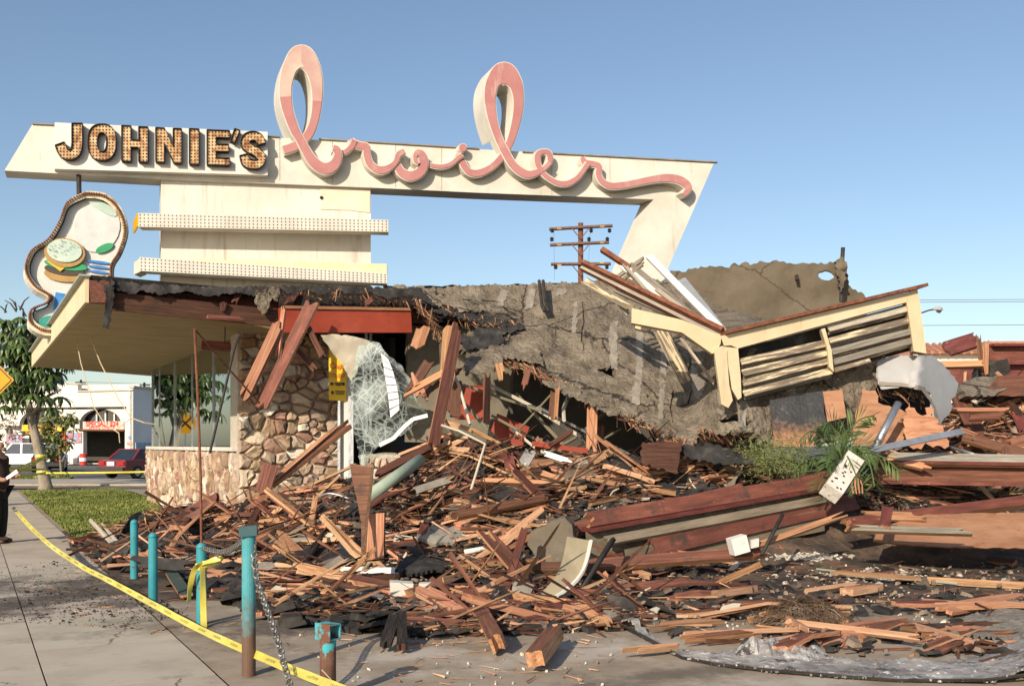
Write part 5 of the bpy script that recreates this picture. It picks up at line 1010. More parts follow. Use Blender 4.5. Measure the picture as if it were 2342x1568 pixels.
b = V3((-22.6, 50, 0)); leafy('young_tree', 'thin young tree with sparse yellowish leaves before the station', b, [([b, b + V3((-.1, 0, 1.2)), b + V3((-.3, 0, 2.4)), b + V3((-.2, 0, 3.2))], [.09, .07, .05, .03]), ([b + V3((0, 0, .8)), b + V3((.5, 0, 1.8)), b + V3((.7, 0, 3.0))], [.05, .04, .02]), ([b + V3((-.1, 0, 1)), b + V3((-.9, 0, 2)), b + V3((-1.2, 0, 2.6))], [.05, .035, .02])],
    [(P(130, 950, 50), .55), (P(150, 975, 50), .5), (P(112, 985, 50.3), .55), (P(126, 1005, 49.8), .5), (P(148, 1015, 50), .4), (P(92, 1005, 50), .4), (P(118, 1035, 50), .4), (P(160, 958, 50), .35), (P(108, 965, 50), .4)], M_leaf2, .30, 80, r6)
b = V3((-26.0, 48, 0)); leafy('young_tree', 'bare twiggy shrub tree at the left edge behind the person', b, [([b, b + V3((0, 0, 1.5)), b + V3((.3, 0, 3))], [.07, .05, .03]), ([b + V3((0, 0, 1)), b + V3((-.7, 0, 2.6))], [.04, .02]), ([b + V3((0, 0, 1.3)), b + V3((.9, 0, 2.7))], [.04, .02])],
    [(P(20, 960, 48), .7), (P(-5, 975, 48), .7), (P(35, 985, 48), .5)], mat('dry_leaf', [(.3, (.15, .11, .08)), (.7, (.3, .24, .17))], 3, bump=0, vary=.3, island=True), .18, 90, r6)
# trees off to the left along the street: the window panes reflect them
for i, (x, y, s) in enumerate([(-34, 30, 1.0), (-46, 62, 1.2), (-60, 48, 1.3)]):
    b = V3((x, y, 0)); leafy('street_tree', ['green street tree across the street, nearest of three', 'green street tree across the street, farthest up it', 'green street tree set back across the street'][i], b, [([b, b + V3((0, 0, 3 * s)), b + V3((.2, 0, 5 * s))], [.22, .16, .1])], [(b + V3((r6.uniform(-1.5, 1.5), r6.uniform(-1.5, 1.5), (4.5 + r6.uniform(-1.2, 1.6)) * s)), .9 * s) for _ in range(10)], M_leaf, .4, 60, r6)
# signs, poles, wires -------------------------------------------------------------
ws = thing('warning_sign', 'amber diamond road sign at the left edge of the picture', 'sign', P(-12, 1100, 30)); c = P(-15, 868, 30)
slab([[(0, .62), (.62, 0), (0, -.62), (-.62, 0)]], lambda x, y: c + V3((x * .9, x * .2, y)), V3((0, .02, 0))).go('plate', M_amber, ws)
slab([[(0, .56), (.56, 0), (0, -.56), (-.56, 0)], [(0, .52), (-.52, 0), (0, -.52), (.52, 0)]], lambda x, y: c + V3((x * .9, x * .2 - .012, y)), V3((0, .004, 0))).go('border', M_ink, ws)
Geo().tube([V3((c.x, c.y + .05, 0)), V3((c.x, c.y + .05, c.z + .5))], .035, 7).go('post', M_steel, ws)
rr = thing('railway_sign', 'round yellow crossing sign across the street, mirrored in the panes', 'sign', (-30.5, 52, 0)); c = V3((-30.5, 52, 2.9))
n = (V3((-8, 25, 1.8)) - c).normalized(); sx = n.cross(V3((0, 0, 1))).normalized()
slab([[(.62 * math.cos(k * .3142), .62 * math.sin(k * .3142)) for k in range(20)]], lambda x, y: c + sx * x + V3((0, 0, y)), -n * .02).go('plate', M_amber, rr)
for s in (1, -1): Geo().bar(c + n * .01 + sx * .42 + V3((0, 0, .42 * s)), c + n * .01 - sx * .42 - V3((0, 0, .42 * s)), .1, .01, face=n).go('cross', M_ink, rr)
Geo().tube([V3((c.x, c.y, 0)) - n * .06, c - n * .06 + V3((0, 0, .6))], .04, 7).go('post', M_steel, rr)
UP = thing('utility_pole', 'brown wooden utility pole with three crossarms behind the roof', 'utility pole', (4.15, 60, 0)); px = lambda u, v, d=0: P(u, v, 60 + d)
Geo().tube([V3((px(1328, 600).x, 60, 0)), px(1328, 510)], [.2, .16], 10).go('pole', M_rust, UP)
M_tagp = flat('faded_tag', (.50, .26, .04), .8)
M_arm = mat('crossarm_wood', [(.3, (.10, .06, .045)), (.7, (.18, .11, .085))], 5, rough=.8)
for (a, b, ins) in [((1256, 524), (1401, 516), (1263, 1352, 1394)), ((1258, 560), (1393, 554), (1262, 1347, 1389)), ((1260, 604), (1397, 603), (1271, 1362, 1388))]:
    arm = Geo().bar(px(*a, -.3), px(*b, -.3), .14, .14).go('crossarm', M_arm, UP); yy = (a[1] + b[1]) / 2
    for u in ins: z = 8 if a[1] != 560 else -9; Geo().lathe(px(u, yy + z, -.3) - V3((0, 0, .1)), [(.05, 0), (.13, .06), (.08, .12), (.13, .18), (.04, .26)], 8).go('insulator', M_black, arm)
    Geo().bar(px(1308, yy + 2, -.42), px(1328, yy + 26, -.3), .05, .03).go('brace', M_arm, arm); Geo().bar(px(1348, yy + 1, -.42), px(1328, yy + 26, -.3), .05, .03).go('brace', M_arm, arm)
    for u in (1279, 1377): Geo().obox(px(u, yy - (u - 1328) * .05, -.39), V3((.26, 0, 0)), V3((0, .02, 0)), V3((0, 0, .08))).go('tag_plate', M_tagp, arm)
Geo().tube([px(1267, 530), px(1268, 640)], .008, 4).go('guy_wire', M_black, UP); Geo().tube([px(1350, 530), px(1346, 600)], .008, 4).go('guy_wire', M_black, UP)
for i, (u, v) in enumerate([(185, 874), (330, 880)]):
    t = thing('utility_pole', ['distant dark pole top above the station parapet at left', 'distant dark pole top above the station side wall'][i], 'utility pole', P(u, 1016, 140)); Geo().tube([V3((P(u, v, 140).x, 140, 0)), P(u, v - 6, 140)], .16, 6).go('pole', M_black, t)
    for k in (0, 5): Geo().bar(P(u - 13, v + k, 139.8), P(u + 13, v + k, 139.8), .12, .12).go('crossarm', M_black, t)
for i, (v0, v1, lab) in enumerate([(686, 683, 'upper pair of thin wires across the sky at right'), (691, 688, 'second thin wire just under the uppermost at right'), (744, 741, 'lower thin wire across the sky at right')]): tag(Geo().tube([P(2090, v0, 62), P(2600, v1, 64)], .018, 4).go('overhead_wire', M_steel, None), lab, 'wire')
tag(Geo().tube([P(185, 873, 140), P(420, 880, 140)], .03, 4).go('overhead_wire', M_steel), 'thin wire between the two distant pole tops', 'wire')
SLp = thing('street_lamp', 'grey cobra head street lamp beyond the right end of the screen', 'street lamp', (22.0, 52, 0)); q = lambda u, v: P(u, v, 52)
Geo().tube([V3((q(2085, 730).x, 52, 0)), q(2085, 735), q(2090, 725), q(2105, 716), q(2125, 709), q(2138, 707)], [.1, .06, .05, .04, .04, .04], 7).go('pole', M_dark, SLp)
Geo().tube([q(2134, 707), q(2142, 705), q(2150, 706), q(2156, 708)], [.06, .13, .14, .05], 8).go('lamp_head', M_gray, SLp); Geo().tube([q(2142, 710), q(2149, 711), q(2153, 710)], [.08, .13, .05], 8).go('lens', M_glass, SLp)
# buildings beyond the rubble at right
TH = thing('tiled_building', 'low building with red clay tiled roof behind the rubble', 'building', P(2165, 1000, 60)); c = P(2165, 820, 60)
Geo().obox(c + V3((3, 0, -2.5)), V3((12, 0, 0)), V3((0, 6, 0)), V3((0, 0, 5))).go('wall', M_shop, TH)
rf = Geo().add([c + V3(q) for q in [(-3, -3.5, 0), (9, -3.5, 0), (8, 0, .85), (-2, 0, .85), (-3, 3.5, 0), (9, 3.5, 0)]], [(0, 1, 2, 3), (3, 2, 5, 4), (0, 3, 4), (1, 5, 2), (0, 4, 5, 1)]).go('roof', M_tile, TH)
for i in range(26): x = -2.8 + i * .45; Geo().tube([c + V3((x, -3.5, .05)), c + V3((x * .86 + .4, -.1, .88))], .1, 5).go('roof_tile', M_tile, rf)
WBd = thing('white_building', 'small white wall showing behind the rubble at the right edge', 'building', P(2290, 1000, 66)); c = P(2290, 805, 66)
Geo().obox(c + V3((0, 0, -2.2)), V3((3.6, 0, 0)), V3((0, 4, 0)), V3((0, 0, 5.2))).go('wall', M_shop, WBd); Geo().obox(c + V3((0, 0, .45)), V3((3.8, 0, 0)), V3((0, 4.2, 0)), V3((0, 0, .14))).go('cap', M_tile, WBd)
for i, (u0, u1, v0, v1, Y) in enumerate([(2150, 2240, 830, 880, 27), (2262, 2350, 790, 832, 28), (2262, 2360, 832, 880, 27)]):
    a, b = P(u0, v1, Y), P(u1, v0, Y); t = thing('steel_girder', ['red brown steel girder behind the raised frame at right', 'upper red brown steel girder at the right edge', 'lower red brown steel girder at the right edge'][i], 'girder', a)
    Geo().obox((a + b) / 2, V3((b.x - a.x, 0, 0)), V3((0, .1, 0)), V3((0, 0, b.z - a.z))).go('web', M_redbrown, t)
    for z in (a.z, b.z): Geo().obox(V3(((a.x + b.x) / 2, Y - .1, z)), V3((b.x - a.x, 0, 0)), V3((0, .4, 0)), V3((0, 0, .07))).go('flange', M_redbrown, t)
# ------------------------------------------------------------------ the person reading a sheet of paper
PR = thing('person', 'bearded person in dark jacket and black trousers reading a white sheet', 'person', (-8.54, 16.6, 0)); PR['kind'] = 'thing'
pb = V3((-8.58, 16.6, 0))
def skin(name, verts, edges, radii, m, parent, sub=2, root=0):
    me = bpy.data.meshes.new(name); me.from_pydata([tuple(pb + V3(v)) for v in verts], edges, []); o = bpy.data.objects.new(name, me); me.materials.append(m)
    md = o.modifiers.new('skin', 'SKIN'); md.use_smooth_shade = True
    for i, r in enumerate(radii): sv = me.skin_vertices[0].data[i]; sv.radius = r if isinstance(r, tuple) else (r, r); sv.use_root = (i == root)
    s = o.modifiers.new('sub', 'SUBSURF'); s.levels = sub; s.render_levels = sub
    COL.objects.link(o); bpy.context.view_layer.update(); me2 = bpy.data.meshes.new_from_object(o.evaluated_get(bpy.context.evaluated_depsgraph_get()))
    bpy.data.objects.remove(o); ob = bpy.data.objects.new(name, me2); put(ob, parent); me2.materials.clear(); me2.materials.append(m)
    me2.polygons.foreach_set('use_smooth', [True] * len(me2.polygons)); return ob
# x: the way the person faces (photo right), y: away from the camera
body = [(0, 0, .95), (0, 0, 1.12), (.0, 0, 1.32), (-.02, 0, 1.47), (.0, 0, 1.54), (.03, 0, 1.60), (.04, 0, 1.70),
        (-.01, -.09, .90), (.02, -.10, .50), (-.02, -.11, .09), (.13, -.12, .04), (0, .09, .90), (.03, .10, .50), (-.0, .11, .09), (.15, .12, .04),
        (-.02, -.19, 1.42), (-.04, -.27, 1.16), (.20, -.20, 1.06), (.26, -.18, 1.08), (-.02, .19, 1.42), (-.02, .26, 1.16), (.22, .14, 1.10), (.28, .12, 1.12)]
be = [(0, 1), (1, 2), (2, 3), (3, 4), (4, 5), (5, 6), (0, 7), (7, 8), (8, 9), (9, 10), (0, 11), (11, 12), (12, 13), (13, 14), (3, 15), (15, 16), (16, 17), (17, 18), (3, 19), (19, 20), (20, 21), (21, 22)]
brd = [.15, .15, .165, .12, .06, .075, .095, .10, .075, .05, .04, .10, .075, .05, .04, .075, .055, .04, .032, .075, .055, .04, .032]
skin('body', body, be, brd, M_skin, PR)
skin('trousers', [(0, 0, .98), (-.01, -.09, .88), (.02, -.10, .50), (-.02, -.11, .08), (0, .09, .88), (.03, .10, .50), (0, .11, .08)], [(0, 1), (1, 2), (2, 3), (0, 4), (4, 5), (5, 6)], [(.17, .17), .125, .10, .085, .125, .10, .085], M_trousers, PR)
skin('jacket', [(0, 0, .86), (0, 0, 1.1), (-.01, 0, 1.32), (-.02, 0, 1.46), (-.02, -.19, 1.42), (-.04, -.28, 1.17), (.10, -.23, 1.08), (-.02, .19, 1.42), (-.03, .27, 1.17), (.11, .19, 1.11)], [(0, 1), (1, 2), (2, 3), (3, 4), (4, 5), (5, 6), (3, 7), (7, 8), (8, 9)], [.20, .20, .195, .12, .095, .08, .07, .095, .08, .07], M_jacket, PR)
skin('hair', [(-.03, 0, 1.70), (-.04, 0, 1.755), (.03, 0, 1.79), (-.09, 0, 1.62), (-.13, 0, 1.45), (-.15, 0, 1.28)], [(0, 1), (1, 2), (0, 3), (3, 4), (4, 5)], [.10, .095, .07, .055, .04, .03], M_hair, PR)
skin('beard', [(.09, 0, 1.60), (.12, 0, 1.565), (.10, 0, 1.53)], [(0, 1), (1, 2)], [.05, .05, .03], M_hair, PR, 1)
skin('nose', [(.125, 0, 1.69), (.15, 0, 1.655)], [(0, 1)], [.014, .018], M_skin, PR, 1)
for s in (-1, 1):
    skin('ear', [(.02, s * .098, 1.69), (.02, s * .105, 1.65)], [(0, 1)], [.02, .015], M_skin, PR, 1); Geo().lathe(pb + V3((.118, s * .04, 1.685)), [(.006, 0), (.013, .012), (.004, .022)], 8).go('eye', M_black, PR)
    skin('shoe', [(-.04, s * .115, .05), (.08, s * .12, .05), (.19, s * .125, .035)], [(0, 1), (1, 2)], [.06, .055, .04], M_shoe, PR, 1)
    hy = -.18 if s < 0 else .12; hz = 1.085 if s < 0 else 1.125
    for k in range(4): skin('finger', [(.27, hy + s * (.0 + .017 * (k - 1.5)), hz), (.315, hy + s * .017 * (k - 1.5), hz + .01), (.345 - abs(k - 1.4) * .006, hy + s * .016 * (k - 1.5), hz - .006)], [(0, 1), (1, 2)], [.011, .009, .008], M_skin, PR, 1)
    skin('thumb', [(.26, hy - s * .03, hz + .012), (.30, hy - s * .04, hz + .03), (.325, hy - s * .03, hz + .035)], [(0, 1), (1, 2)], [.012, .01, .008], M_skin, PR, 1)
pa = slab([[(0, 0), (.17, .12), (.13, .17), (-.03, .04)]], lambda x, y: pb + V3((.27 + x, -.21 + y * .2, 1.07 + y)), V3((0, .004, .002))).go('paper_sheet', M_whiteflat); tag(pa, 'white sheet of paper in the hands of the person at left', 'paper')
bag = thing('shoulder_bag', 'pale grey cloth bag slung at the hip of the person', 'bag', pb + V3((-.1, -.33, .9)))
skin('pouch', [(-.10, -.30, 1.28), (-.06, -.36, 1.08), (-.05, -.36, .84)], [(0, 1), (1, 2)], [.06, (.15, .09), (.17, .09)], M_shirt, bag)
cmr = thing('camera_body', 'black camera with orange strap hanging at the hip of the person', 'camera', pb + V3((.0, -.45, .72)))
Geo().obox(pb + V3((.03, -.44, .76)), V3((.16, .03, .02)), V3((0, .08, 0)), V3((-.02, 0, .11))).go('body', M_black, cmr); Geo().tube([pb + V3((.05, -.48, .75)), pb + V3((.07, -.58, .74))], .04, 10).go('lens', M_dark, cmr); Geo().obox(pb + V3((.09, -.50, .84)), V3((.05, 0, .03)), V3((0, .01, 0)), V3((0, 0, .16))).go('strap', flat('orange_strap', (.65, .22, .06)), cmr)

def copy_tree(o, dx, parent=None):
    c = o.copy(); COL.objects.link(c)
    if parent: c.parent = parent
    else: c.location = o.location + dx
    for ch in list(o.children): copy_tree(ch, dx, c)
    return c
for i, d in enumerate((V3((2.55, -7.3, 0)), V3((2.2, -8.4, 0)))):     # two onlookers outside the frame whose long shadows fall on the sidewalk
    c = copy_tree(PR, d); c['label'] = ['onlooker outside the frame casting the upper long shadow on the sidewalk', 'onlooker outside the frame casting the lower long shadow on the sidewalk'][i]
# ------------------------------------------------------------------ bollards, chain, pole, tape
def bollard(label, u, vt, vb, m, r=.047, dome=True):
    b = G(u, vb); h = (vb - vt) / F * b.y; t = thing('bollard', label, 'bollard', b, 'bollards along the lot edge')
    g = Geo(); g.lathe(b - V3((0, 0, .05)), [(r, 0), (r, h * .5), (r, h if dome else h + .05)], 20); g.go('pipe', m, t, smooth=False)
    if dome: Geo().lathe(b + V3((0, 0, h - .052)), [(r * 1.01, 0), (r * .95, .02), (r * .75, .038), (r * .4, .05), (r * .1, .054)], 20).go('cap', m, t, smooth=True)
    return t, b, h
bollard('teal round-capped bollard behind the others, nearest the lawn', 307, 1187, 1322, M_teal)
bollard('teal round-capped bollard second from the lawn', 350, 1217, 1378, M_teal)
b3, p3, h3 = bollard('teal bollard with yellow tape knotted round its top', 461, 1240, 1424, M_teal)
M_tealdark = flat('dark_teal_enamel', (.05, .11, .12))
b4, p4, h4 = bollard('tall worn teal bollard rusty at the foot with chain at its top', 569, 1216, 1541, M_tealworn, .049, False)
Geo().obox(p4 + V3((.0, -.01, h4 + .01)), V3((.12, .03, .01)), V3((-.02, .11, 0)), V3((0, 0, .07))).go('square_cap', M_tealdark, b4)
b5, p5, h5 = bollard('short rusty bollard with open square tube welded on top', 750, 1458, 1596, M_rustpipe, .053, False)
zt = p5.z + h5
g = Geo(); dv = V3((.80, -.60, 0)); sv = V3((.6, .8, 0)); c5 = p5 + V3((0, 0, h5 + .045))
for o_, y_, z_ in ((sv * .046, sv * .006, V3((0, 0, .1))), (-sv * .046, sv * .006, V3((0, 0, .11))), (V3((0, 0, .047)), sv * .086, V3((0, 0, .006))), (V3((0, 0, -.047)), sv * .086, V3((0, 0, .006)))): g.obox(c5 + o_, dv * .14, y_, z_)
g.go('square_tube', M_tealchip, b5)
tag(Geo().tube([p5 + V3((-.03, -.055, .2)), p5 + V3((.03, -.06, .14)), p5 + V3((-.02, -.065, .05)), p5 + V3((.05, -.06, -.0))], .004, 5).go('wire_tie', M_cord), 'loose pale wire tied around the short rusty bollard', 'wire')
def chain(label, pts, link=.055, th=.0075):
    c = catmull([tuple(p) for p in pts], 40); t = thing('chain', label, 'chain', V3(c[0]), 'chains between the bollards'); d = 0; q = []; last = V3(c[0])
    for p in c[1:]:
        p = V3(p)
        while (p - last).length >= link * .72: last = last + (p - last).normalized() * link * .72; q.append(last.copy())
    for i in range(len(q) - 1):
        a = (q[i + 1] - q[i]).normalized(); s = a.cross(V3((.2, -1, .1))).normalized(); n = a.cross(s)
        if i % 2: s, n = (s + n).normalized(), None
        cc = (q[i] + q[i + 1]) / 2; ring = [cc + a * math.cos(k * .7854) * link * .56 + s * math.sin(k * .7854) * link * .33 for k in range(9)]
        Geo().tube(ring, th, 5, cap=False).go('link', M_chain, t)
a = p4 + V3((.03, 0, h4 - .02)); chain('galvanised chain hanging from the tall bollard down to the lot', [a, a + V3((.06, -.12, -.3)), P(625, 1430, 6.55), P(645, 1500, 6.35), V3((P(680, 1585, 6.1).x, 6.1, .05)), P(720, 1640, 5.9)])
chain('galvanised chain sagging between the tall bollard and the taped one', [a - V3((.03, 0, 0)), P(540, 1248, 7.8), P(510, 1262, 8.4), p3 + V3((0, 0, h3 - .05))], .06, .0065)
chain('rusty chain hanging between the crossed planks at the plaster chunk', [R(1200, 1225, .25), R(1192, 1270, .2), R(1180, 1300, .2), R(1175, 1335, .15)], .06, .008)
pp = thing('leaning_pole', 'thin rusty pole standing up from the taped bollard with a bent arm', 'pole', p3 + V3((0, 0, h3))); tpz = P(445, 752, 9.0)
Geo().tube([p3 + V3((0, 0, h3 - .02)), P(459, 1090, 9.05), P(452, 900, 9.0), tpz], .0125, 7).go('upright', M_rust, pp); Geo().tube([tpz, P(520, 840, 9.4), P(594, 922, 9.8)], .009, 6).go('arm', M_rust, pp)
tag(Geo().tube([P(549, 762, 17.5), P(535, 800, 17.3), P(512, 900, 17), P(480, 1035, 16.6)], .025, 6).go('dangling_cable', M_dark), 'dark cable hanging from the eave in front of the windows', 'cable')
tag(Geo().tube([P(515, 735, 18.5), P(514, 800, 18.5)], .01, 5).go('hanger_rod', M_dark), 'thin rod holding the red block under the soffit', 'rod')
board('timber_block', 'red brown timber block hanging under the soffit near the pier', 'timber', (460, 788, 18.3), (528, 793, 18.5), 18, .09, [M_redbrown, M_stain], jag=(.02, .02), n=3)
for i, q in enumerate([[(170, 752, 22), (185, 830, 21.5), (215, 930, 21), (240, 970, 20.8), (262, 983, 20.7)], [(192, 735, 21), (230, 830, 20.8), (270, 910, 20.6), (300, 955, 20.5)], [(262, 983, 20.7), (275, 975, 20.6), (300, 955, 20.5)], [(262, 983, 20.7), (272, 990, 20.6), (274, 1012, 20.6)], [(300, 955, 20.5), (330, 966, 20.5), (356, 970, 20.6)]]):
    tag(Geo().tube([P(*p) for p in q], .011, 5).go('loose_rope', M_cord), ['tan cord hanging left from the soffit, longer one', 'tan cord hanging right of the longer one from the soffit', 'short tan cord joining the two hanging cords', 'loose tan cord end below the knot', 'tan cord running from the knot to the window'][i], 'cord')
M_tapeink = flat('faded_tape_ink', (.22, .20, .05))
def ribbon(name, label, pts, w, m, twist=0, parent=None, n=14, ink=None):
    c = catmull([tuple(p) for p in pts], n); v, f = [], []
    for i, p in enumerate(c):
        p = V3(p); d = (V3(c[min(i + 1, len(c) - 1)]) - V3(c[max(i - 1, 0)])).normalized(); n0 = (V3((0, 0, CH)) - p).normalized(); s = d.cross(n0).normalized(); n0 = s.cross(d); a = .35 * math.sin(i * .21) + twist
        s2 = s * math.cos(a) + n0 * math.sin(a); e = s2.cross(d) * .0012
        v += [p - s2 * w / 2 - e, p + s2 * w / 2 - e, p - s2 * w / 2 + e, p + s2 * w / 2 + e]
    for i in range(len(c) - 1):
        a, b = 4 * i, 4 * i + 4; f += [(a, a + 1, b + 1, b), (a + 2, b + 2, b + 3, a + 3), (a, b, b + 2, a + 2), (a + 1, a + 3, b + 3, b + 1)]
    o = mk(name, v, f, m, parent)
    if label: tag(o, label, 'tape')
    if ink:
        L = 0; i = 0
        while i < len(c) - 2:
            p = V3(c[i]); d = (V3(c[i + 1]) - p).normalized(); s = d.cross((V3((0, 0, CH)) - p).normalized()).normalized(); nn = s.cross(d); a = .35 * math.sin(i * .21) + twist; s2 = s * math.cos(a) + nn * math.sin(a); e = s2.cross(d)
            if e.dot(V3((0, 0, CH)) - p) < 0: e = -e
            fl = -1 if d.x < 0 else 1
            text('CAUTION', lambda x, y: p + d * x * fl + s2 * (y * (-1 if s2.z < 0 else 1)) + e * .003, w * .5, M_tapeink, o, w=.2)
            q = 0
            while i < len(c) - 2 and q < .42: q += (V3(c[i + 1]) - V3(c[i])).length; i += 1
    return o
ribbon('caution_tape', 'long yellow caution tape sagging across the sidewalk in front', [P(30, 1160, 16.9), P(70, 1205, 15.2), P(120, 1250, 13.6), P(190, 1296, 12.0), P(250, 1327, 10.9), P(350, 1381, 9.45), P(461, 1440, 8.35), P(600, 1502, 7.0), P(700, 1543, 6.2), P(800, 1582, 5.5), P(980, 1650, 4.6)], .058, M_tape, ink=True, n=26)
kn = thing('knotted_tape', 'yellow caution tape knotted round the bollard with hanging tails', 'tape', p3 + V3((0, -.06, h3 - .2)))
fz_ = p3.y - .075
ribbon('tail', None, [P(463, 1290, fz_), P(464, 1350, fz_ - .03), P(466, 1430, fz_ - .12), P(468, 1500, fz_ - .9), P(475, 1580, fz_ - 2.0)], .055, M_tape, .3, kn, ink=False); ribbon('tail', None, [P(463, 1288, fz_), P(446, 1300, fz_ - .05), P(436, 1335, fz_ - .02), P(432, 1375, fz_)], .05, M_tape, .5, kn)
ribbon('bow', None, [P(462, 1288, fz_), P(480, 1282, fz_ - .06), P(505, 1276, fz_ - .05), P(495, 1287, fz_), P(463, 1291, fz_)], .05, M_tape, .6, kn)
Geo().lathe(p3 + V3((0, 0, h3 - .25)), [(.056, 0), (.06, .03), (.056, .06)], 16).go('wrap', M_tape, kn)
g0 = G(105, 1118)
for i, q in enumerate([[P(345, 1078, 36), P(230, 1080, 36.5), P(105, 1081, 36.5)], [P(105, 1080, 36.4), P(60, 1088, 33), P(15, 1094, 30)], [P(104, 1043, 36.4), P(60, 1062, 33), P(5, 1085, 29)], [P(104, 1045, 36.3), P(55, 1073, 32), P(5, 1092, 28.5)], [P(105, 1072, 36.4), P(60, 1073, 33), P(5, 1069, 29)]]):
    ribbon('barrier_tape', ['yellow tape strung from the stone wall to the tree trunk', 'yellow tape running left from the trunk, lowest strand', 'yellow tape rising to its highest knot on the trunk', 'yellow tape slanting just under the highest strand', 'yellow tape strung level left of the trunk'][i], q, .065, M_tapefar)
for i, (v, r) in enumerate([(1043, .2), (1080, .225)]): q = P(94 + i * 5, v, 36.8); tag(Geo().lathe(q - V3((0, 0, .05)), [(r, 0), (r + .01, .06), (r, .12)], 14).go('barrier_tape', M_tape), ['band of yellow tape wrapped high round the trunk', 'band of yellow tape wrapped low round the trunk'][i], 'tape')
# ------------------------------------------------------------------ large beams and pieces in front
def beamset(name, label, a, b, ht, dp, m1, m2):
    """channel-like built-up beam: web, two flanges, timber on top"""
    a, b = pt(a), pt(b); t = thing(name, label, 'beam', (a + b) / 2); ax = (b - a).normalized(); side = ax.cross(V3((0, 0, 1))).normalized(); up = side.cross(ax)
    if up.z < 0: up = -up
    if side.y > 0: side = -side
    c = (a + b) / 2; L = (b - a).length
    Geo().obox(c + side * -.02, ax * L, side * .04, up * ht).go('web', m1, t)
    Geo().obox(c + up * (ht / 2 + .02), ax * L, side * dp, up * .05).go('flange', m2, t); Geo().obox(c - up * (ht / 2 + .02), ax * L * .98, side * dp, up * .05).go('flange', m2, t)
    return t, c, ax, side, up, L
M_gb = mat('dirty_grey_brown', [(.3, (.10, .075, .05)), (.7, (.23, .185, .13))], 2, st=(1, 6, 6), rough=.85, bump=.3)
t, c, ax, sd, up, L = beamset('fallen_beam', 'long red brown built-up roof beam lying across the middle of the lot', (1345, 1245, 12.6), (1915, 1140, 14.2), .34, .26, M_gb, M_redbrown)
v_, f_, mi_ = plank_geo(L * 1.0, .30, .07, .3, .2, random.Random(3)); 
board('timber', None, None, c - ax * L * .5 + up * .30 - sd * .02, c + ax * L * .5 + up * .28 - sd * .02, .2, .11, [M_redbrown, M_fresh], t, (.12, .3), px=False, face=sd + up * .5)
board('timber', None, None, c - ax * L * .46 + up * .03 + sd * .16, c + ax * L * .46 + up * .05 + sd * .16, .13, .05, [M_gb, M_gb], t, (.1, .1), px=False, face=sd + up)
board('face_plank', None, None, c - ax * L * .33 - up * .16 + sd * .20, c + ax * L * .55 - up * .05 + sd * .16, .24, .06, [M_redbrown, M_redbrown], t, (.3, .05), px=False, face=sd + up * .35)
board('face_plank', None, None, c - ax * L * .40 - up * .26 + sd * .16, c + ax * L * .40 - up * .22 + sd * .18, .3, .05, [M_gb, M_char], t, (.1, .05), px=False, face=sd)
B = board
B('beam_plank', 'red brown painted plank on the upper side of the long fallen beam', 'plank', (1312, 1212, 13.0), (1700, 1118, 14.2), 26, .10, [M_redbrown, M_fresh], jag=(.05, .1))
B('beam_plank', 'dark red plank continuing right behind the long fallen beam', 'plank', (1640, 1138, 14.3), (1895, 1088, 15.0), 22, .10, [M_stain, M_fresh], jag=(.05, .1))
B('timber_block', 'small bolted red block on the long fallen beam', 'timber', (1655, 1145, 13.7), (1680, 1175, 13.5), 18, .1, [M_redbrown, M_fresh], jag=(.01, .01), n=2)
t2, c2, ax2, sd2, up2, L2 = beamset('fallen_beam', 'heavy timber and steel beam lying level behind the palm at right', (2000, 1078, 14.6), (2480, 1086, 14.6), .26, .32, M_stain, M_redbrown)
board('timber', None, None, c2 - ax2 * L2 / 2 + up2 * .19 + sd2 * .03, c2 + ax2 * L2 / 2 + up2 * .19 + sd2 * .03, .22, .10, [M_grayboard, M_fresh], t2, (.3, .1), px=False, face=sd2 * .6 + up2)
B('ground_timber', 'long red brown timber slanting across the right of the lot', 'timber', (1930, 1200, 13.2), (2400, 1140, 14.4), 26, .12, [M_redbrown, M_fresh], jag=(.1, .1), topfresh=False)
sheetthing('plywood_sheet', 'large flat orange plywood sheet at the right edge of the lot', 'panel', [(2010, 1205), (2120, 1175), (2260, 1172), (2420, 1172), (2420, 1254), (2240, 1252), (2090, 1246), (2000, 1236)], lambda u, v: 12.55 + (1250 - v) * .012, V3((0, .05, -.02)), M_ply, res=26, amp=.015, jag=1.5, seed=60)
B('broken_plank', 'long plank resting on the large flat plywood sheet', 'plank', (1940, 1208, 12.4), (2225, 1217, 12.2), 15, .07, [M_grayboard, M_fresh], jag=(.2, .2))
B('broken_plank', 'pale plank under the edge of the large flat plywood sheet', 'plank', (1960, 1178, 13.4), (2120, 1182, 13.2), 20, .05, [M_fresh, M_pale], jag=(.4, .2))
B('broken_plank', 'red brown plank end standing against the flat plywood sheet', 'plank', (2022, 1206, 12.3), (2030, 1160, 12.7), 24, .05, [M_redbrown, M_fresh], jag=(.03, .03))
B('broken_plank', 'brown board lying flat on the asphalt below the plywood sheet', 'board', G(2040, 1262, .06), G(2322, 1288, .06), 24, .06, [M_stain, M_fresh], jag=(.4, .02), face=V3((0, -.5, 1)))
B('broken_plank', 'long splintered plank rising rightward across the right centre', 'plank', (1690, 1262, 12.2), (1935, 1175, 12.6), 14, .05, [M_fresh, M_pale], jag=(.5, .3))
B('broken_plank', 'long redwood plank lying under the fallen beam in the centre', 'plank', (1280, 1298, 11.9), (1760, 1262, 12.4), 25, .10, [M_stain, M_fresh], jag=(.1, .3))
B('broken_plank', 'short redwood plank left end under the leaning beige panel', 'plank', (1200, 1296, 11.8), (1370, 1302, 11.7), 22, .10, [M_stain, M_fresh], jag=(.1, .1))
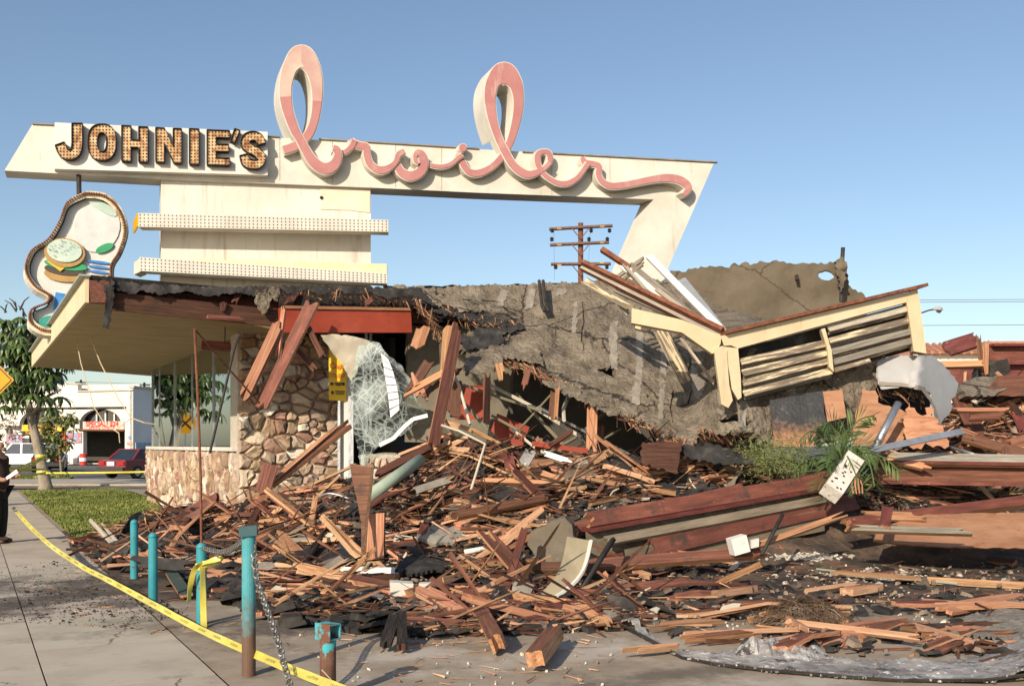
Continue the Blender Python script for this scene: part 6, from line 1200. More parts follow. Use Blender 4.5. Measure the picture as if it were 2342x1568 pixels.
sheetthing('plaster_chunk', 'big rough grey brown plaster chunk at the left end of the beam', 'debris chunk', [(1240, 1205), (1262, 1190), (1292, 1182), (1308, 1200), (1312, 1240), (1308, 1282), (1245, 1286), (1222, 1268), (1206, 1245), (1214, 1215)], lambda u, v: 11.9 + (1286 - v) * .004, V3((.05, .4, 0)), M_stucco, res=12, amp=.06, ns=2, jag=2, seed=61)
# curved beige panel
v, f = [], []; a0, a1 = P(1272, 1372, 10.6), P(1326, 1366, 10.7); b0, b1 = P(1297, 1226, 11.2), P(1352, 1236, 11.3); n = 10
for th_ in (0, .035):
    for i in range(n + 1):
        t_ = i / n; cv = -.35 * (1 - t_) ** 4; q = V3((cv * .9, cv * .4, 0)) + V3((0, th_, 0)); v += [a0.lerp(b0, t_) + q, a1.lerp(b1, t_) + q]
m_ = 2 * (n + 1)
for i in range(n): f += [(2 * i, 2 * i + 1, 2 * i + 3, 2 * i + 2), (m_ + 2 * i, m_ + 2 * i + 2, m_ + 2 * i + 3, m_ + 2 * i + 1), (2 * i, 2 * i + 2, m_ + 2 * i + 2, m_ + 2 * i), (2 * i + 1, m_ + 2 * i + 1, m_ + 2 * i + 3, 2 * i + 3)]
f += [(0, m_, m_ + 1, 1), (2 * n, 2 * n + 1, m_ + 2 * n + 1, m_ + 2 * n)]
cp = thing('curved_panel', 'upright beige curved panel with pale edge leaning before the beam', 'panel', a0)
mk('sheet', v, f, mat('khaki_panel', [(.3, (.26, .21, .13)), (.7, (.42, .35, .23))], 2, st=(1, 1, .4), rough=.8, bump=.2), cp)
g = Geo(); g.tube([a1.lerp(b1, i / 10) + V3((-.35 * (1 - i / 10) ** 4 * .9, -.35 * (1 - i / 10) ** 4 * .4 - .005, 0)) for i in range(11)], .025, 6); g.go('pale_edge', M_cream, cp)
tubething('metal_bar', 'dark metal bar leaning beside the curved beige panel', 'bar', [(1330, 1345, 10.9), (1403, 1232, 11.6)], .035, M_dark, 4)
tubething('metal_bar', 'thin dark rod sticking up right of the fallen beam', 'bar', [(1742, 1268, 12.0), (1790, 1176, 12.4)], .025, M_dark, 5)
# light fixture housing
fx = thing('light_fixture', 'cream metal lamp housing box with a smaller socket box', 'light fixture', R(920, 1370)); c = P(918, 1351, R(922, 1372).y - .05)
Geo().obox(c, V3((.24, .03, -.02)), V3((-.03, .2, 0)), V3((.0, 0, .2))).go('housing', M_cream, fx); Geo().obox(c + V3((.25, 0, .02)), V3((.12, .01, 0)), V3((0, .12, 0)), V3((0, 0, .14))).go('socket_box', M_cream, fx); Geo().tube([c + V3((.12, -.1, .04)), c + V3((.17, -.13, -.03)), c + V3((.24, -.1, -.06))], .012, 6).go('conduit_loop', M_bone, fx)
fx = thing('light_fixture', 'white square box with a small bracket right of the fallen beam', 'light fixture', P(1690, 1260, 12.2)); c = P(1688, 1245, 12.2)
Geo().obox(c, V3((.2, .05, .05)), V3((-.03, .16, 0)), V3((-.05, 0, .2))).go('housing', M_white, fx); Geo().obox(c + V3((.2, 0, .02)), V3((.1, .02, .02)), V3((0, .08, 0)), V3((0, 0, .1))).go('socket_box', M_white, fx)
# named planks of the left and centre
FACE = V3((-.35, -.9, .35))
B('hanging_plank', 'wide red brown plank leaning from the eave across the stone pier', 'plank', (590, 945, 16.9), (716, 690, 17.4), 36, .05, [M_redbrown, M_fresh], jag=(.35, .3), face=FACE)
B('hanging_plank', 'orange brown plank leaning left of the widest one on the pier', 'plank', (552, 922, 16.8), (640, 735, 17.2), 30, .05, [M_stain, M_fresh], jag=(.4, .15), face=FACE, topfresh=True)
B('hanging_plank', 'narrow pale split plank hanging between the two leaning planks', 'plank', (650, 700, 17.3), (634, 820, 17.1), 11, .05, [M_fresh, M_pale], jag=(.1, .4), face=FACE)
B('hanging_plank', 'dark batten slanting down right behind the leaning planks', 'plank', (670, 790, 17.6), (722, 846, 17.5), 12, .05, WOOD, jag=(.1, .1))
B('hanging_plank', 'short dark batten hanging from the left end of the red beam', 'plank', (702, 742, 17.4), (738, 815, 17.2), 12, .05, WOOD, jag=(.1, .1))
B('leaning_plank', 'reddish plank with split tip rising right before the stone pier', 'plank', (612, 1112, 15.4), (806, 964, 16.0), 24, .07, [M_stain, M_fresh], jag=(.1, .5), face=V3((-.3, -.8, .7)))
B('leaning_plank', 'thin splinter lying on the plank before the stone pier', 'plank', (625, 1098, 15.3), (780, 966, 15.9), 8, .03, [M_fresh, M_pale], jag=(.2, .5))
B('leaning_plank', 'wide brown board end propped left of the stone pier foot', 'plank', (596, 1138, 14.9), (620, 1058, 15.2), 34, .06, [M_stain, M_fresh], jag=(.1, .1))
B('leaning_plank', 'tall slim post leaning upright in front of the torn roof', 'post', (990, 1022, 14.8), (1052, 722, 15.6), 26, .08, [M_stain, M_fresh], jag=(.05, .75), face=V3((.3, -.9, .2)))
B('leaning_plank', 'brown timber rising from the green pipe to the tall slim post', 'timber', (858, 1086, 14.6), (990, 1018, 15.2), 18, .07, [M_stain, M_stain], jag=(.1, .1))
B('leaning_plank', 'splintered reddish plank slanting left below the tall post tip', 'plank', (905, 912, 15.4), (1042, 838, 15.7), 15, .05, [M_fresh, M_pale], jag=(.5, .1))
B('leaning_plank', 'fan of pale split wood left of the tall slim post', 'plank', (940, 848, 15.9), (968, 918, 15.7), 24, .05, [M_fresh, M_pale], jag=(.3, .2))
wp = slab([[(800, 1060), (848, 1068), (846, 1100), (838, 1165), (834, 1200), (830, 1268), (826, 1268), (826, 1195), (816, 1140), (805, 1095)]], lambda u, v: P(u, v, 12.0 - (v - 1060) * .003), V3((.03, .06, 0)), mside=1).go('wedge_plank', [M_stain, M_fresh]); tag(wp, 'brown wedge shaped plank standing on its long pointed end', 'plank')
B('upright_board', 'short smooth orange board standing upright with nails at its foot', 'board', (861, 1174, 11.9), (859, 1282, 11.7), 40, .07, [M_fresh, M_stain], jag=(.01, .02), face=V3((-.1, -1, .15)), n=2)
tubething('green_pipe', 'pale green pipe slanting up behind the wedge shaped plank', 'pipe', [(838, 1138, 13.4), (962, 1050, 14.4)], .085, M_greenpipe, 12)
tubething('metal_rod', 'bent rusty white rod in front of the dark void', 'rod', [(1078, 1118, 13.6), (1110, 1015, 14.3), (1050, 985, 14.6), (1010, 972, 14.8)], .02, M_bone, 6)
B('felt_strip', 'grey felt strip curling over the rubble below the tall post', 'felt', (938, 1125, 13.6), (1042, 1092, 14.0), 18, .02, [M_patch, M_patch], jag=(.3, .2))
B('red_plank', 'long thin pale plank right of the green pipe, lying level', 'plank', (1090, 1098, 14.0), (1310, 1106, 14.1), 10, .06, [M_fresh, M_pale], jag=(.2, .3))
B('red_plank', 'thick redwood plank rising right in the middle of the heap', 'plank', (1030, 1182, 13.2), (1248, 1140, 13.7), 17, .10, WOOD, jag=(.3, .1))
B('red_plank', 'long plank end rising over the plaster chunk from the left', 'plank', (1128, 1275, 12.0), (1300, 1182, 12.8), 14, .06, [M_fresh, M_pale], jag=(.5, .1))
B('red_plank', 'long plank running under the cream lamp housing to lower right', 'plank', R(970, 1352, .1), R(1250, 1425, .06), 26, .06, WOOD, jag=(.05, .3), face=V3((0, -.6, 1)))
B('red_plank', 'upper plank end left of the cream lamp housing', 'plank', R(800, 1322, .14), R(950, 1352, .12), 24, .06, WOOD, jag=(.1, .05), face=V3((0, -.6, 1)))
B('red_plank', 'pale long plank lying behind the cream lamp housing', 'plank', R(720, 1342, .05), R(905, 1358, .05), 14, .06, [M_fresh, M_pale], jag=(.3, .05))
B('crossed_plank', 'plank stub standing crossed left of the plaster chunk', 'plank', (1150, 1372, 10.6), (1200, 1210, 11.6), 17, .06, [M_redbrown, M_fresh], jag=(.2, .2))
B('crossed_plank', 'dark plank crossing down right under the plaster chunk', 'plank', (1192, 1315, 10.8), (1245, 1455, 9.6), 28, .06, [M_stain, M_fresh], jag=(.1, .5))
B('butt_end', 'thick triple layered burnt plank end nearest the front', 'timber', G(1222, 1508, .1), G(1272, 1442, .12), 40, .11, [M_stain, M_fresh], jag=(.05, .2), face=V3((-.3, -.3, 1)))
B('butt_end', 'frayed brown timber stub left of the triple layered end', 'timber', G(1140, 1472, .1), R(1100, 1395, .1), 34, .12, [M_stain, M_fresh], jag=(.25, .2), face=V3((-.3, -.5, 1)))
B('charred_tent', 'charred dark plank pieces standing like a small tent', 'timber', G(880, 1478, .05), R(905, 1400, .22), 26, .06, [M_char, M_char], jag=(.05, .2)); B('charred_tent', 'charred plank leaning on the small dark tent of pieces', 'timber', G(920, 1480, .05), R(918, 1402, .22), 24, .06, [M_char, M_stain], jag=(.05, .2))
B('painted_board', 'white flaking board with green edge lying at the heap front', 'board', R(735, 1303, .08), R(985, 1306, .08), 15, .05, [M_white, M_greenpipe], jag=(.05, .1), face=V3((0, -1, .5)))
B('felt_strip', 'grey slate coloured felt piece between the tall bollard and heap', 'felt', R(580, 1240, .1), R(760, 1232, .12), 18, .02, [M_patch, M_patch], jag=(.3, .4), face=V3((0, -.7, 1)))
B('felt_strip', 'charred black felt strip draped behind the second bollard', 'felt', R(295, 1282, .22), R(450, 1296, .2), 26, .03, [M_roofdark, M_roofdark], jag=(.3, .3), face=V3((0, -1, .4)))
B('painted_board', 'dark green painted board behind the taped bollard, leaning down', 'board', R(386, 1300, .1), R(428, 1362, .05), 26, .03, [flat('dark_green_paint', (.05, .075, .06)), M_fresh], jag=(.1, .1))
for i, (a, b, w, m) in enumerate([((430, 1170), (405, 1206), 30, WOOD), ((560, 1216), (600, 1150), 13, WOOD), ((706, 1226), (722, 1135), 12, [M_fresh, M_stain]), ((562, 1170), (610, 1135), 17, WOOD), ((380, 1215), (470, 1168), 22, [M_redbrown, M_fresh]), ((420, 1180), (500, 1140), 30, [M_redbrown, M_redbrown])]):
    B('propped_plank', ['stubby brown plank end behind the first bollards', 'dark plank propped up behind the taped bollard', 'split plank standing upright right of the propped dark one', 'short plank end pointing up right near the stone wall', 'orange board lying slanted left behind the bollards', 'flat red board at the foot of the stone wall'][i], 'plank', R(*a, .12), R(*b, .35), w, .07, m, jag=(.1, .1))
# foil and metal sheet at the lower right
fp = [(1396, 1426), (1440, 1440), (1500, 1472), (1560, 1492), (1640, 1502), (1690, 1490), (1760, 1478), (1860, 1488), (1890, 1506), (2000, 1512), (2120, 1516), (2240, 1508), (2330, 1470), (2420, 1460), (2420, 1560), (2250, 1562), (2050, 1556), (1900, 1548), (1760, 1536), (1640, 1520), (1560, 1504), (1480, 1470)]
def foil(u, v):
    p = G(u, v); h = .015 + .025 * abs(fbm(p * 3)) + .022 * noise.noise(p * 5) + .012 * noise.noise(p * 11) + .03 * math.exp(-((u - 1770) / 90) ** 2 - ((v - 1490) / 25) ** 2) + .10 * math.exp(-((u - 1450) / 60) ** 2 - ((v - 1445) / 20) ** 2) + .08 * math.exp(-((u - 2360) / 60) ** 2)
    return p + V3((0, 0, h))
sheetthing('foil_sheet', 'long crumpled silvery insulation foil lying on the asphalt at lower right', 'foil', fp, None, V3((0, 0, -.015)), M_foil, res=7, jag=3, seed=70, f3=foil)
def hump(u, v):
    p = G(u, v); e = 9
    for i in range(len(hq)):
        a, b = V3((hq[i][0], hq[i][1] * 2, 0)), V3((hq[(i + 1) % len(hq)][0], hq[(i + 1) % len(hq)][1] * 2, 0)); q = V3((u, v * 2, 0)); t = max(0, min(1, (q - a).dot(b - a) / (b - a).length_squared)); e = min(e, (q - a - (b - a) * t).length / 26)
    e = min(1, e); return p + V3((0, 0, .012 + e * (.05 + .06 * fbm(p * 2.6) + .06 * abs(noise.noise(p * 6)) + .04 * noise.noise(p * 14))))
hq = [(1660, 1500), (1700, 1478), (1760, 1464), (1830, 1468), (1882, 1480), (1893, 1500), (1850, 1520), (1760, 1518), (1690, 1512)]
sheetthing('insulation_heap', 'white crumpled insulation hump on the foil sheet at lower right', 'insulation', hq, None, V3((0, 0, -.01)), mat('white_insulation', [(.3, (.15, .14, .125)), (.48, (.38, .355, .325)), (.66, (.68, .65, .60))], 5, rough=.6, bump=.9, bsc=14, spots=[((.30, .13, .07), 8, .58, .62), ((.07, .068, .066), 5, .55, .62)]), res=6.5, jag=1.5, seed=71, f3=hump, smooth=False)
g = Geo(); g.tube([foil(1400, 1430) + V3((0, -.01, .02)), foil(1480, 1472), foil(1560, 1505), foil(1640, 1521), foil(1760, 1537), foil(1900, 1549), foil(2050, 1557), foil(2250, 1563), foil(2400, 1561)], .012, 5); tag(g.go('foil_edge_rod', M_dark), 'dark folded edge strip along the front of the foil sheet', 'strip')
fb = Mass(); rfb = random.Random(14)
for _ in range(1500):
    a, r = rfb.random() * 6.283, rfb.random() ** .7; x, y = math.cos(a) * r * .48, math.sin(a) * r * .4; hgt = .2 * max(0, 1 - r * r) * (1 + .5 * noise.noise(V3((x * 4, y * 4, 2))))
    p = G(1835, 1425) + V3((x, y, hgt * rfb.uniform(.4, 1.05) + .02)); t = V3((-math.sin(a), math.cos(a), 0)) * rfb.uniform(-1, 1) + V3((math.cos(a), math.sin(a), -r * .9)) * rfb.uniform(-1, 1) + V3((0, 0, rfb.uniform(-.3, .5)))
    fb.splinter(p, t, rfb.uniform(.06, .26), rfb.uniform(.003, .008))
o = fb.go('fibre_mat', mat('fibrous_matting', [(.3, (.05, .032, .02)), (.5, (.13, .085, .055)), (.7, (.28, .21, .15))], 3, rough=.95, bump=0, vary=.5, island=True)); o['kind'] = 'thing'; tag(o, 'brown frayed fibre mat heaped among sticks on the asphalt', 'mat')
q = [(2120, 1470), (2190, 1440), (2250, 1400), (2420, 1390), (2420, 1480), (2300, 1482)]
def mf3(u, v): p = G(u, v); e = min(math.hypot(u - a[0], v - a[1]) for a in q); return p + V3((0, 0, .02 + .08 * min(1, e / 40) * (.7 + .6 * fbm(p * 2.5))))
o = sheet('wire_lath', q, None, V3((0, 0, -.012)), mat('wire_mesh', [(.3, (.17, .14, .11)), (.5, (.25, .22, .18)), (.75, (.42, .39, .33))], 14, rough=.9, bump=1.0, bsc=50), res=9, jag=5, seed=81, f3=mf3); tag(o, 'grey wire lath mat lying flat at the right edge', 'mat')
for a, b, w, lab in [((1795, 1440), (1920, 1380), 12, 'thin plank leaning up across the fibre mat'), ((1850, 1400), (1935, 1425), 18, 'reddish plank lying against the fibre mat'), ((1770, 1395), (1850, 1442), 8, 'thin stick crossing at the left of the fibre mat'), ((1480, 1432), (1660, 1418), 14, 'curved orange plank behind the foil tip'), ((1560, 1462), (1790, 1438), 15, 'long orange plank just behind the foil sheet'), ((1880, 1442), (2080, 1412), 12, 'pale split plank rising right behind the foil hump'), ((1900, 1448), (2060, 1452), 12, 'pale split plank lying level behind the foil hump'), ((2060, 1440), (2300, 1428), 22, 'thick pale timber lying at the right behind the foil'), ((2100, 1455), (2320, 1450), 16, 'brown timber just before the thick pale one'), ((1270, 1352), (1440, 1362), 22, 'striped split timber right of the curved beige panel'), ((1320, 1392), (1480, 1388), 17, 'dark redwood plank below the striped split timber'), ((1900, 1308), (2110, 1322), 9, 'pale long splinter on the white plaster streak'), ((2120, 1326), (2400, 1342), 14, 'orange plank at the right edge on the asphalt'), ((1420, 1490), (1560, 1476), 12, 'frayed plank left of the foil sheet on the asphalt')]:
    board('broken_plank', lab, 'plank', G(*a, .06), G(*b, .05 if w > 9 else .12), w, .05, [M_stain, M_fresh] if w in (18, 15, 22, 17, 16) else [M_fresh, M_pale], jag=(.25, .35), face=V3((0, -.6, 1)))
tag(Geo().tube([G(1868, 1300, .05), G(2000, 1316, .06), G(2190, 1334, .05)], .012, 5).go('thin_pipe', M_greenpipe), 'thin blue green strip lying along the pale splinter', 'strip')
pw = Mass(); rp2 = random.Random(9)
for _ in range(800):
    u, v = rp2.choice([(1960 + rp2.gauss(0, 70), 1318 + rp2.gauss(0, 9)), (1850 + rp2.gauss(0, 40), 1272 + rp2.gauss(0, 4)), (1130 + rp2.gauss(0, 60), 1200 + rp2.gauss(0, 12))]); pw.chip(R(u, v), rp2.uniform(.01, .05), .18)
tag(pw.go('white_plaster', M_dust), 'streaks of broken white plaster on the dark asphalt and heap', 'plaster')
# palm, fern, fallen speckled post
pm = thing('uprooted_palm', 'uprooted palm clump with drooping green fronds in the rubble', 'palm', P(1935, 1120, 13.9)); rp_ = random.Random(4)
def frond(pts, m, L=.30, n=26):
    c = [V3(q) for q in catmull([tuple(p) for p in pts], 10)]; v, f = [], []
    g = Geo().tube(c[::3], .012, 4); v = list(g.v); f = list(g.f)
    for k in range(n):
        t = k / (n - 1); i = min(len(c) - 2, int(t * (len(c) - 1))); p = c[i]; d = (c[i + 1] - p).normalized(); s0 = d.cross(V3((.25, -1, .35))).normalized(); l = L * (.55 + .6 * math.sin(math.pi * min(1, t * .9 + .08)))
        for s in (-1, 1):
            e = (d * .75 + s0 * s * .8 + V3((0, 0, -.18)) + V3((rp_.uniform(-.1, .1), rp_.uniform(-.1, .1), rp_.uniform(-.1, .1)))).normalized() * l; w = d * .02; j = len(v)
            v += [p - w, p + e * .5 + d * .018 + V3((0, 0, .012)), p + e, p + e * .5 - d * .018]; f.append((j, j + 1, j + 2, j + 3))
    mk('frond', v, f, m, pm)
pc = (1925, 1060, 13.9)
for e in [((1890, 1010, 13.8), (1855, 985, 13.6), (1828, 1010, 13.4)), ((1915, 1000, 13.9), (1895, 965, 13.8), (1880, 985, 13.7)), ((1935, 1000, 14), (1965, 960, 14), (2000, 950, 13.8)), ((1950, 1020, 13.8), (1985, 1050, 13.5), (2000, 1112, 13.2)), ((1970, 1035, 13.9), (2020, 1045, 13.7), (2058, 1078, 13.6)), ((1905, 1060, 13.6), (1885, 1090, 13.4), (1870, 1120, 13.3)), ((1890, 1040, 14), (1845, 1048, 14), (1812, 1080, 13.9)), ((1940, 1030, 14.2), (1975, 1020, 14.2), (2005, 1035, 14.1)), ((1935, 1040, 13.5), (1955, 1080, 13.3), (1962, 1120, 13.2)), ((1915, 1030, 13.6), (1900, 1040, 13.3), (1890, 1070, 13.2))]:
    frond([P(*pc), P(*e[0]), P(*e[1]), P(*e[2])], M_palm, rp_.uniform(.22, .32), 19)
g = Geo(); g.tube([P(1935, 1125, 13.9), P(1928, 1080, 13.9), P(*pc)], [.12, .1, .06], 8); g.go('stem', M_bark, pm)
for i in range(4): tag(Geo().tube([P(1950 + i * 6, 1085 + i * 4, 13.3), P(1948 + i * 8, 1110, 13.2), P(1952 + i * 7, 1128, 13.1)], .012, 4).go('root', M_fresh, pm), None)
fn = thing('feathery_bush', 'light green feathery bush lying left of the palm', 'bush', P(1780, 1085, 14.4)); v, f = [], []
for _ in range(2300):
    a = rp_.gauss(0, .22), rp_.gauss(0, .22), rp_.gauss(0, .12); p = P(1772 + rp_.choice((-28, 6, 30)), 1048 + rp_.gauss(0, 9), 14.3) + V3(a); d = V3((rp_.uniform(-1, 1), rp_.uniform(-1, 1), rp_.uniform(-.3, 1))).normalized() * rp_.uniform(.04, .1); w = d.cross(V3((0, 1, .3))).normalized() * .006; j = len(v); v += [p - w, p + w, p + d]; f.append((j, j + 1, j + 2))
mk('foliage', v, f, M_fern, fn)
for i in range(7): Geo().tube([P(1775, 1082, 14.4), P(1775 + rp_.uniform(-30, 30), 1050, 14.3), P(1775 + rp_.uniform(-60, 60), 1022 + rp_.uniform(-10, 20), 14.2)], .008, 4).go('stem', M_palm, fn)
sp = thing('speckled_post', 'white speckled broken post leaning at the palm foot', 'post', P(1905, 1130, 13.2)); a, b = P(1900, 1128, 13.1), P(1950, 1052, 13.6)
Geo().bar(a, b, .25, .22).go('post', mat('speckled_stone', [(.3, (.50, .45, .38)), (.7, (.68, .63, .55))], 9, rough=.9, bump=.4, spots=[((.12, .09, .08), 13, .64, .69)]), sp)
ax = (b - a).normalized(); wd = ax.cross(V3((0, -1, .4))).normalized(); nn = wd.cross(ax); nn = nn if nn.y < 0 else -nn
g = Geo()
for i in range(14): g.disc(a + ax * rp_.uniform(.05, .8) * (b - a).length + wd * rp_.uniform(-.09, .09) + nn * .112, ax, wd, .018, 7)
g.go('bolt_holes', M_black, sp, kind='stuff')
M_flatdark = flat('black_flat_felt', (.03, .03, .034), .7)
# frames at the far right heap
for i, (a, b, w, m) in enumerate([((2160, 800, 20), (2240, 775, 20), 38, [M_redbrown, M_fresh]), ((2237, 764, 19.8), (2247, 860, 19.8), 10, WOOD), ((2256, 776, 19.7), (2254, 858, 19.7), 12, [M_fresh, M_stain]), ((2150, 834, 19.8), (2250, 832, 19.6), 16, [M_fresh, M_pale]), ((2208, 845, 19.4), (2206, 880, 19.4), 6, [M_pale, M_pale]), ((2190, 900, 18.6), (2245, 1010, 17.6), 34, [M_stain, M_fresh]), ((2150, 938, 17.6), (2310, 938, 17.2), 9, [M_fresh, M_pale]), ((2215, 955, 17.5), (2300, 950, 17.2), 16, WOOD), ((2300, 1020, 16.8), (2420, 985, 16.6), 26, WOOD), ((2200, 1000, 16.5), (2400, 1052, 16), 22, WOOD), ((2020, 1046, 14.6), (2130, 1072, 14.4), 16, [M_fresh, M_pale]), ((2300, 1080, 15), (2300, 1020, 15.2), 18, WOOD)]):
    B('frame_timber', ['raised red brown board of the standing frame at right', 'thin upright post of the standing frame at right', 'second upright post beside the standing frame', 'level rail joining the standing frame posts', 'short pale stick below the standing frame', 'wide dark plank sloping down behind the grey membrane', 'thin pale lath lying level right of the grey membrane', 'dark plank under the thin pale lath', 'dark timber at the right edge above the heavy beam', 'long plank slanting down to the right edge', 'orange plank between the palm and galvanised flashing', 'plank standing upright at the right edge'][i], 'timber', a, b, w, .08, m, jag=(.1, .15))
sheetthing('roof_fragment', 'mound of brown roofing on the rubble beyond the grey membrane', 'roof piece', [(2195, 880), (2230, 862), (2280, 858), (2310, 868), (2300, 890), (2275, 905), (2210, 905)], lambda u, v: 19 - (v - 858) * .02, V3((0, .3, -.05)), M_roof, res=12, amp=.08, jag=3, seed=90)
sheetthing('roof_fragment', 'black felt covered roof piece in front of the girders', 'roof piece', [(2240, 828), (2305, 820), (2312, 850), (2290, 862), (2230, 870)], lambda u, v: 20.5, V3((0, .2, 0)), M_roofdark, res=12, amp=.08, jag=3, seed=91)
sheetthing('roof_fragment', 'dark red underside of a tipped roof piece at the right edge', 'roof piece', [(2290, 870), (2420, 866), (2420, 905), (2262, 905)], lambda u, v: 18.6 - (v - 866) * .01, V3((0, .15, .1)), M_stain, res=18, amp=.04, jag=2, seed=92)
sheetthing('roof_fragment', 'torn brown roofing slab lying in the middle of the heap', 'roof piece', [(1470, 1010), (1560, 1015), (1552, 1082), (1500, 1070), (1465, 1055)], lambda u, v: 14.4 - (v - 1010) * .006, V3((.02, .08, -.02)), M_stain, res=11, amp=.06, jag=4, seed=93)
sheetthing('roof_fragment', 'charred felt fold lying right of the torn slab', 'roof piece', [(1540, 1020), (1640, 1015), (1712, 1042), (1730, 1062), (1640, 1060), (1580, 1050)], lambda u, v: 14.6 - (v - 1010) * .008, V3((.02, .08, -.02)), M_roofdark, res=11, amp=.10, ns=2, jag=4, seed=94)
for i, (u, v, ku, m) in enumerate([(1065, 1075, 1.0, M_roofdark), (1300, 1085, .9, M_stucco), (1420, 1062, .8, M_roofdark), (760, 1170, 1.3, M_roofdark), (1100, 1165, 1.2, M_stucco), (690, 1275, 1.2, M_roofdark), (820, 1262, 1.0, M_flatdark), (440, 1245, 1.2, M_roofdark), (1560, 1112, 1.1, M_roofdark), (980, 1290, 1.1, M_roofdark), (320, 1240, 1.2, M_roofdark), (1000, 1225, .9, M_patch), (1180, 1130, 1.0, M_roofdark)]):
    q = [(u - 70 * ku + 7 * (i % 3), v + 12), (u - 45 * ku, v - 14), (u - 5, v - 24 + 5 * (i % 2)), (u + 40 * ku, v - 16), (u + 75 * ku, v + 4), (u + 30 * ku, v + 12), (u + 45 * ku, v + 24), (u - 20, v + 20)]
    def mf(a, b): p = R(a, b, .11); return p + V3((0, 0, .09 * fbm(p * 2.2) + .03))
    o = sheet('roof_felt', q, None, V3((0, .02, -.04)), m, res=9, jag=2.5, seed=95 + i, f3=mf)
    tag(o, ['dark felt sheet lying near the tall slim post', 'brown felt sheet left of the torn brown slab', 'dark felt between the brown felt sheet and torn slab', 'charred felt in front of the stone pier foot', 'brown stucco sheet in the middle of the heap', 'black felt behind the flaking white board, left', 'black felt behind the upright orange board', 'charred felt behind the taped bollard', 'black felt above the left end of the fallen beam', 'charred felt behind the cream lamp housing', 'charred felt heap by the lawn edge behind the first bollard', 'grey flake of roofing left of the white plastic tube', 'black felt under the thick redwood plank'][i], 'roof piece')
tubething('white_tube', 'white plastic tube lying left of the plaster chunk', 'tube', [R(1062, 1262, .1), R(1130, 1250, .12)], .035, M_white)
board('foil_scrap', 'crumpled white foil scrap in front of the void', 'foil', (1195, 1065, 14.0), (1215, 1030, 14.3), 26, .04, [M_foil, M_foil], jag=(.1, .1))
board('metal_scrap', 'curved white metal scrap lying by the red booth', 'metal scrap', (1240, 1035, 14.8), (1310, 1058, 14.5), 14, .03, [M_white, M_steel], jag=(.1, .2))
# ------------------------------------------------------------------ loose planks of the heap: up to about 260 single ones, then the splinter mass
rk = random.Random(12); VAR = []
def variant(L, w, t, ms, j, n): 
    v, f, mi = plank_geo(L, w, t, j[0], j[1], rk, n, rk.random() < .32, rk.choice((0, 0, .02, -.03, .05)) * L); me = bpy.data.meshes.new('plank'); me.from_pydata([tuple(q) for q in v], [], f); me.polygons.foreach_set('material_index', mi)
    for m in ms: me.materials.append(m)
    bm = bmesh.new(); bm.from_mesh(me); bmesh.ops.recalc_face_normals(bm, faces=bm.faces); bm.to_mesh(me); bm.free(); return (L, w, t, me)
KINDS = {'red': ('splintered reddish plank', [M_stain, M_fresh]), 'pale': ('pale split redwood piece', [M_fresh, M_pale]), 'dark': ('charred dark timber piece', [M_char, M_stain]), 'paint': ('red brown painted board piece', [M_redbrown, M_fresh]), 'grey': ('grey weathered board piece', [M_grayboard, M_pale])}
for k, (lab, ms_) in KINDS.items():
    for _ in range(9): L = rk.uniform(.5, 1.7); VAR.append((k,) + variant(L, rk.uniform(.04, .2), rk.choice((.02, .03, .04, .07)), ms_, (L * rk.uniform(.12, .7), L * rk.uniform(.1, .65)), rk.randint(5, 8)))
KEEP = [(875, 990, 1315, 1395), (1235, 1365, 1205, 1400), (830, 890, 1160, 1305), (792, 858, 1050, 1290), (1195, 1325, 1175, 1305), (1655, 1725, 1220, 1280), (1320, 1900, 1150, 1290), (1205, 1290, 1430, 1520), (860, 935, 1395, 1490), (1880, 1970, 1040, 1150), (835, 965, 1050, 1140), (1055, 1135, 1240, 1270)]
def free(u, v, du=0): return not any(a - du < u < b + du and c < v < d for a, b, c, d in KEEP)
ZONES = [('beside the teal bollards', [(170, 1245), (300, 1190), (420, 1160), (560, 1140), (560, 1300), (420, 1330), (260, 1300)], 34),
         ('below the stone pier', [(560, 1130), (800, 1090), (900, 1110), (880, 1290), (560, 1300)], 42),
         ('on the heap under the torn roof', [(900, 1060), (1100, 1010), (1400, 1010), (1700, 1030), (1700, 1110), (1300, 1190), (900, 1180)], 74),
         ('on the lot before the heap', [(600, 1300), (880, 1190), (1220, 1190), (1200, 1300), (1450, 1310), (1440, 1440), (960, 1460), (600, 1400)], 72),
         ('in front of the long fallen beam', [(1380, 1290), (1700, 1290), (1700, 1420), (1380, 1440)], 7),
         ('near the silvery foil sheet', [(1460, 1440), (1900, 1460), (2330, 1400), (2330, 1510), (1900, 1500)], 13),
         ('on the dark asphalt at right', [(1750, 1290), (2340, 1290), (2340, 1400), (1750, 1420)], 7),
         ('in the rubble behind the heavy beam at right', [(2010, 1010), (2060, 960), (2340, 900), (2340, 1060), (2030, 1060)], 42),
         ('between the heavy beam and the plywood sheet', [(2020, 1105), (2340, 1105), (2340, 1150), (1940, 1170)], 10)]
PL = []
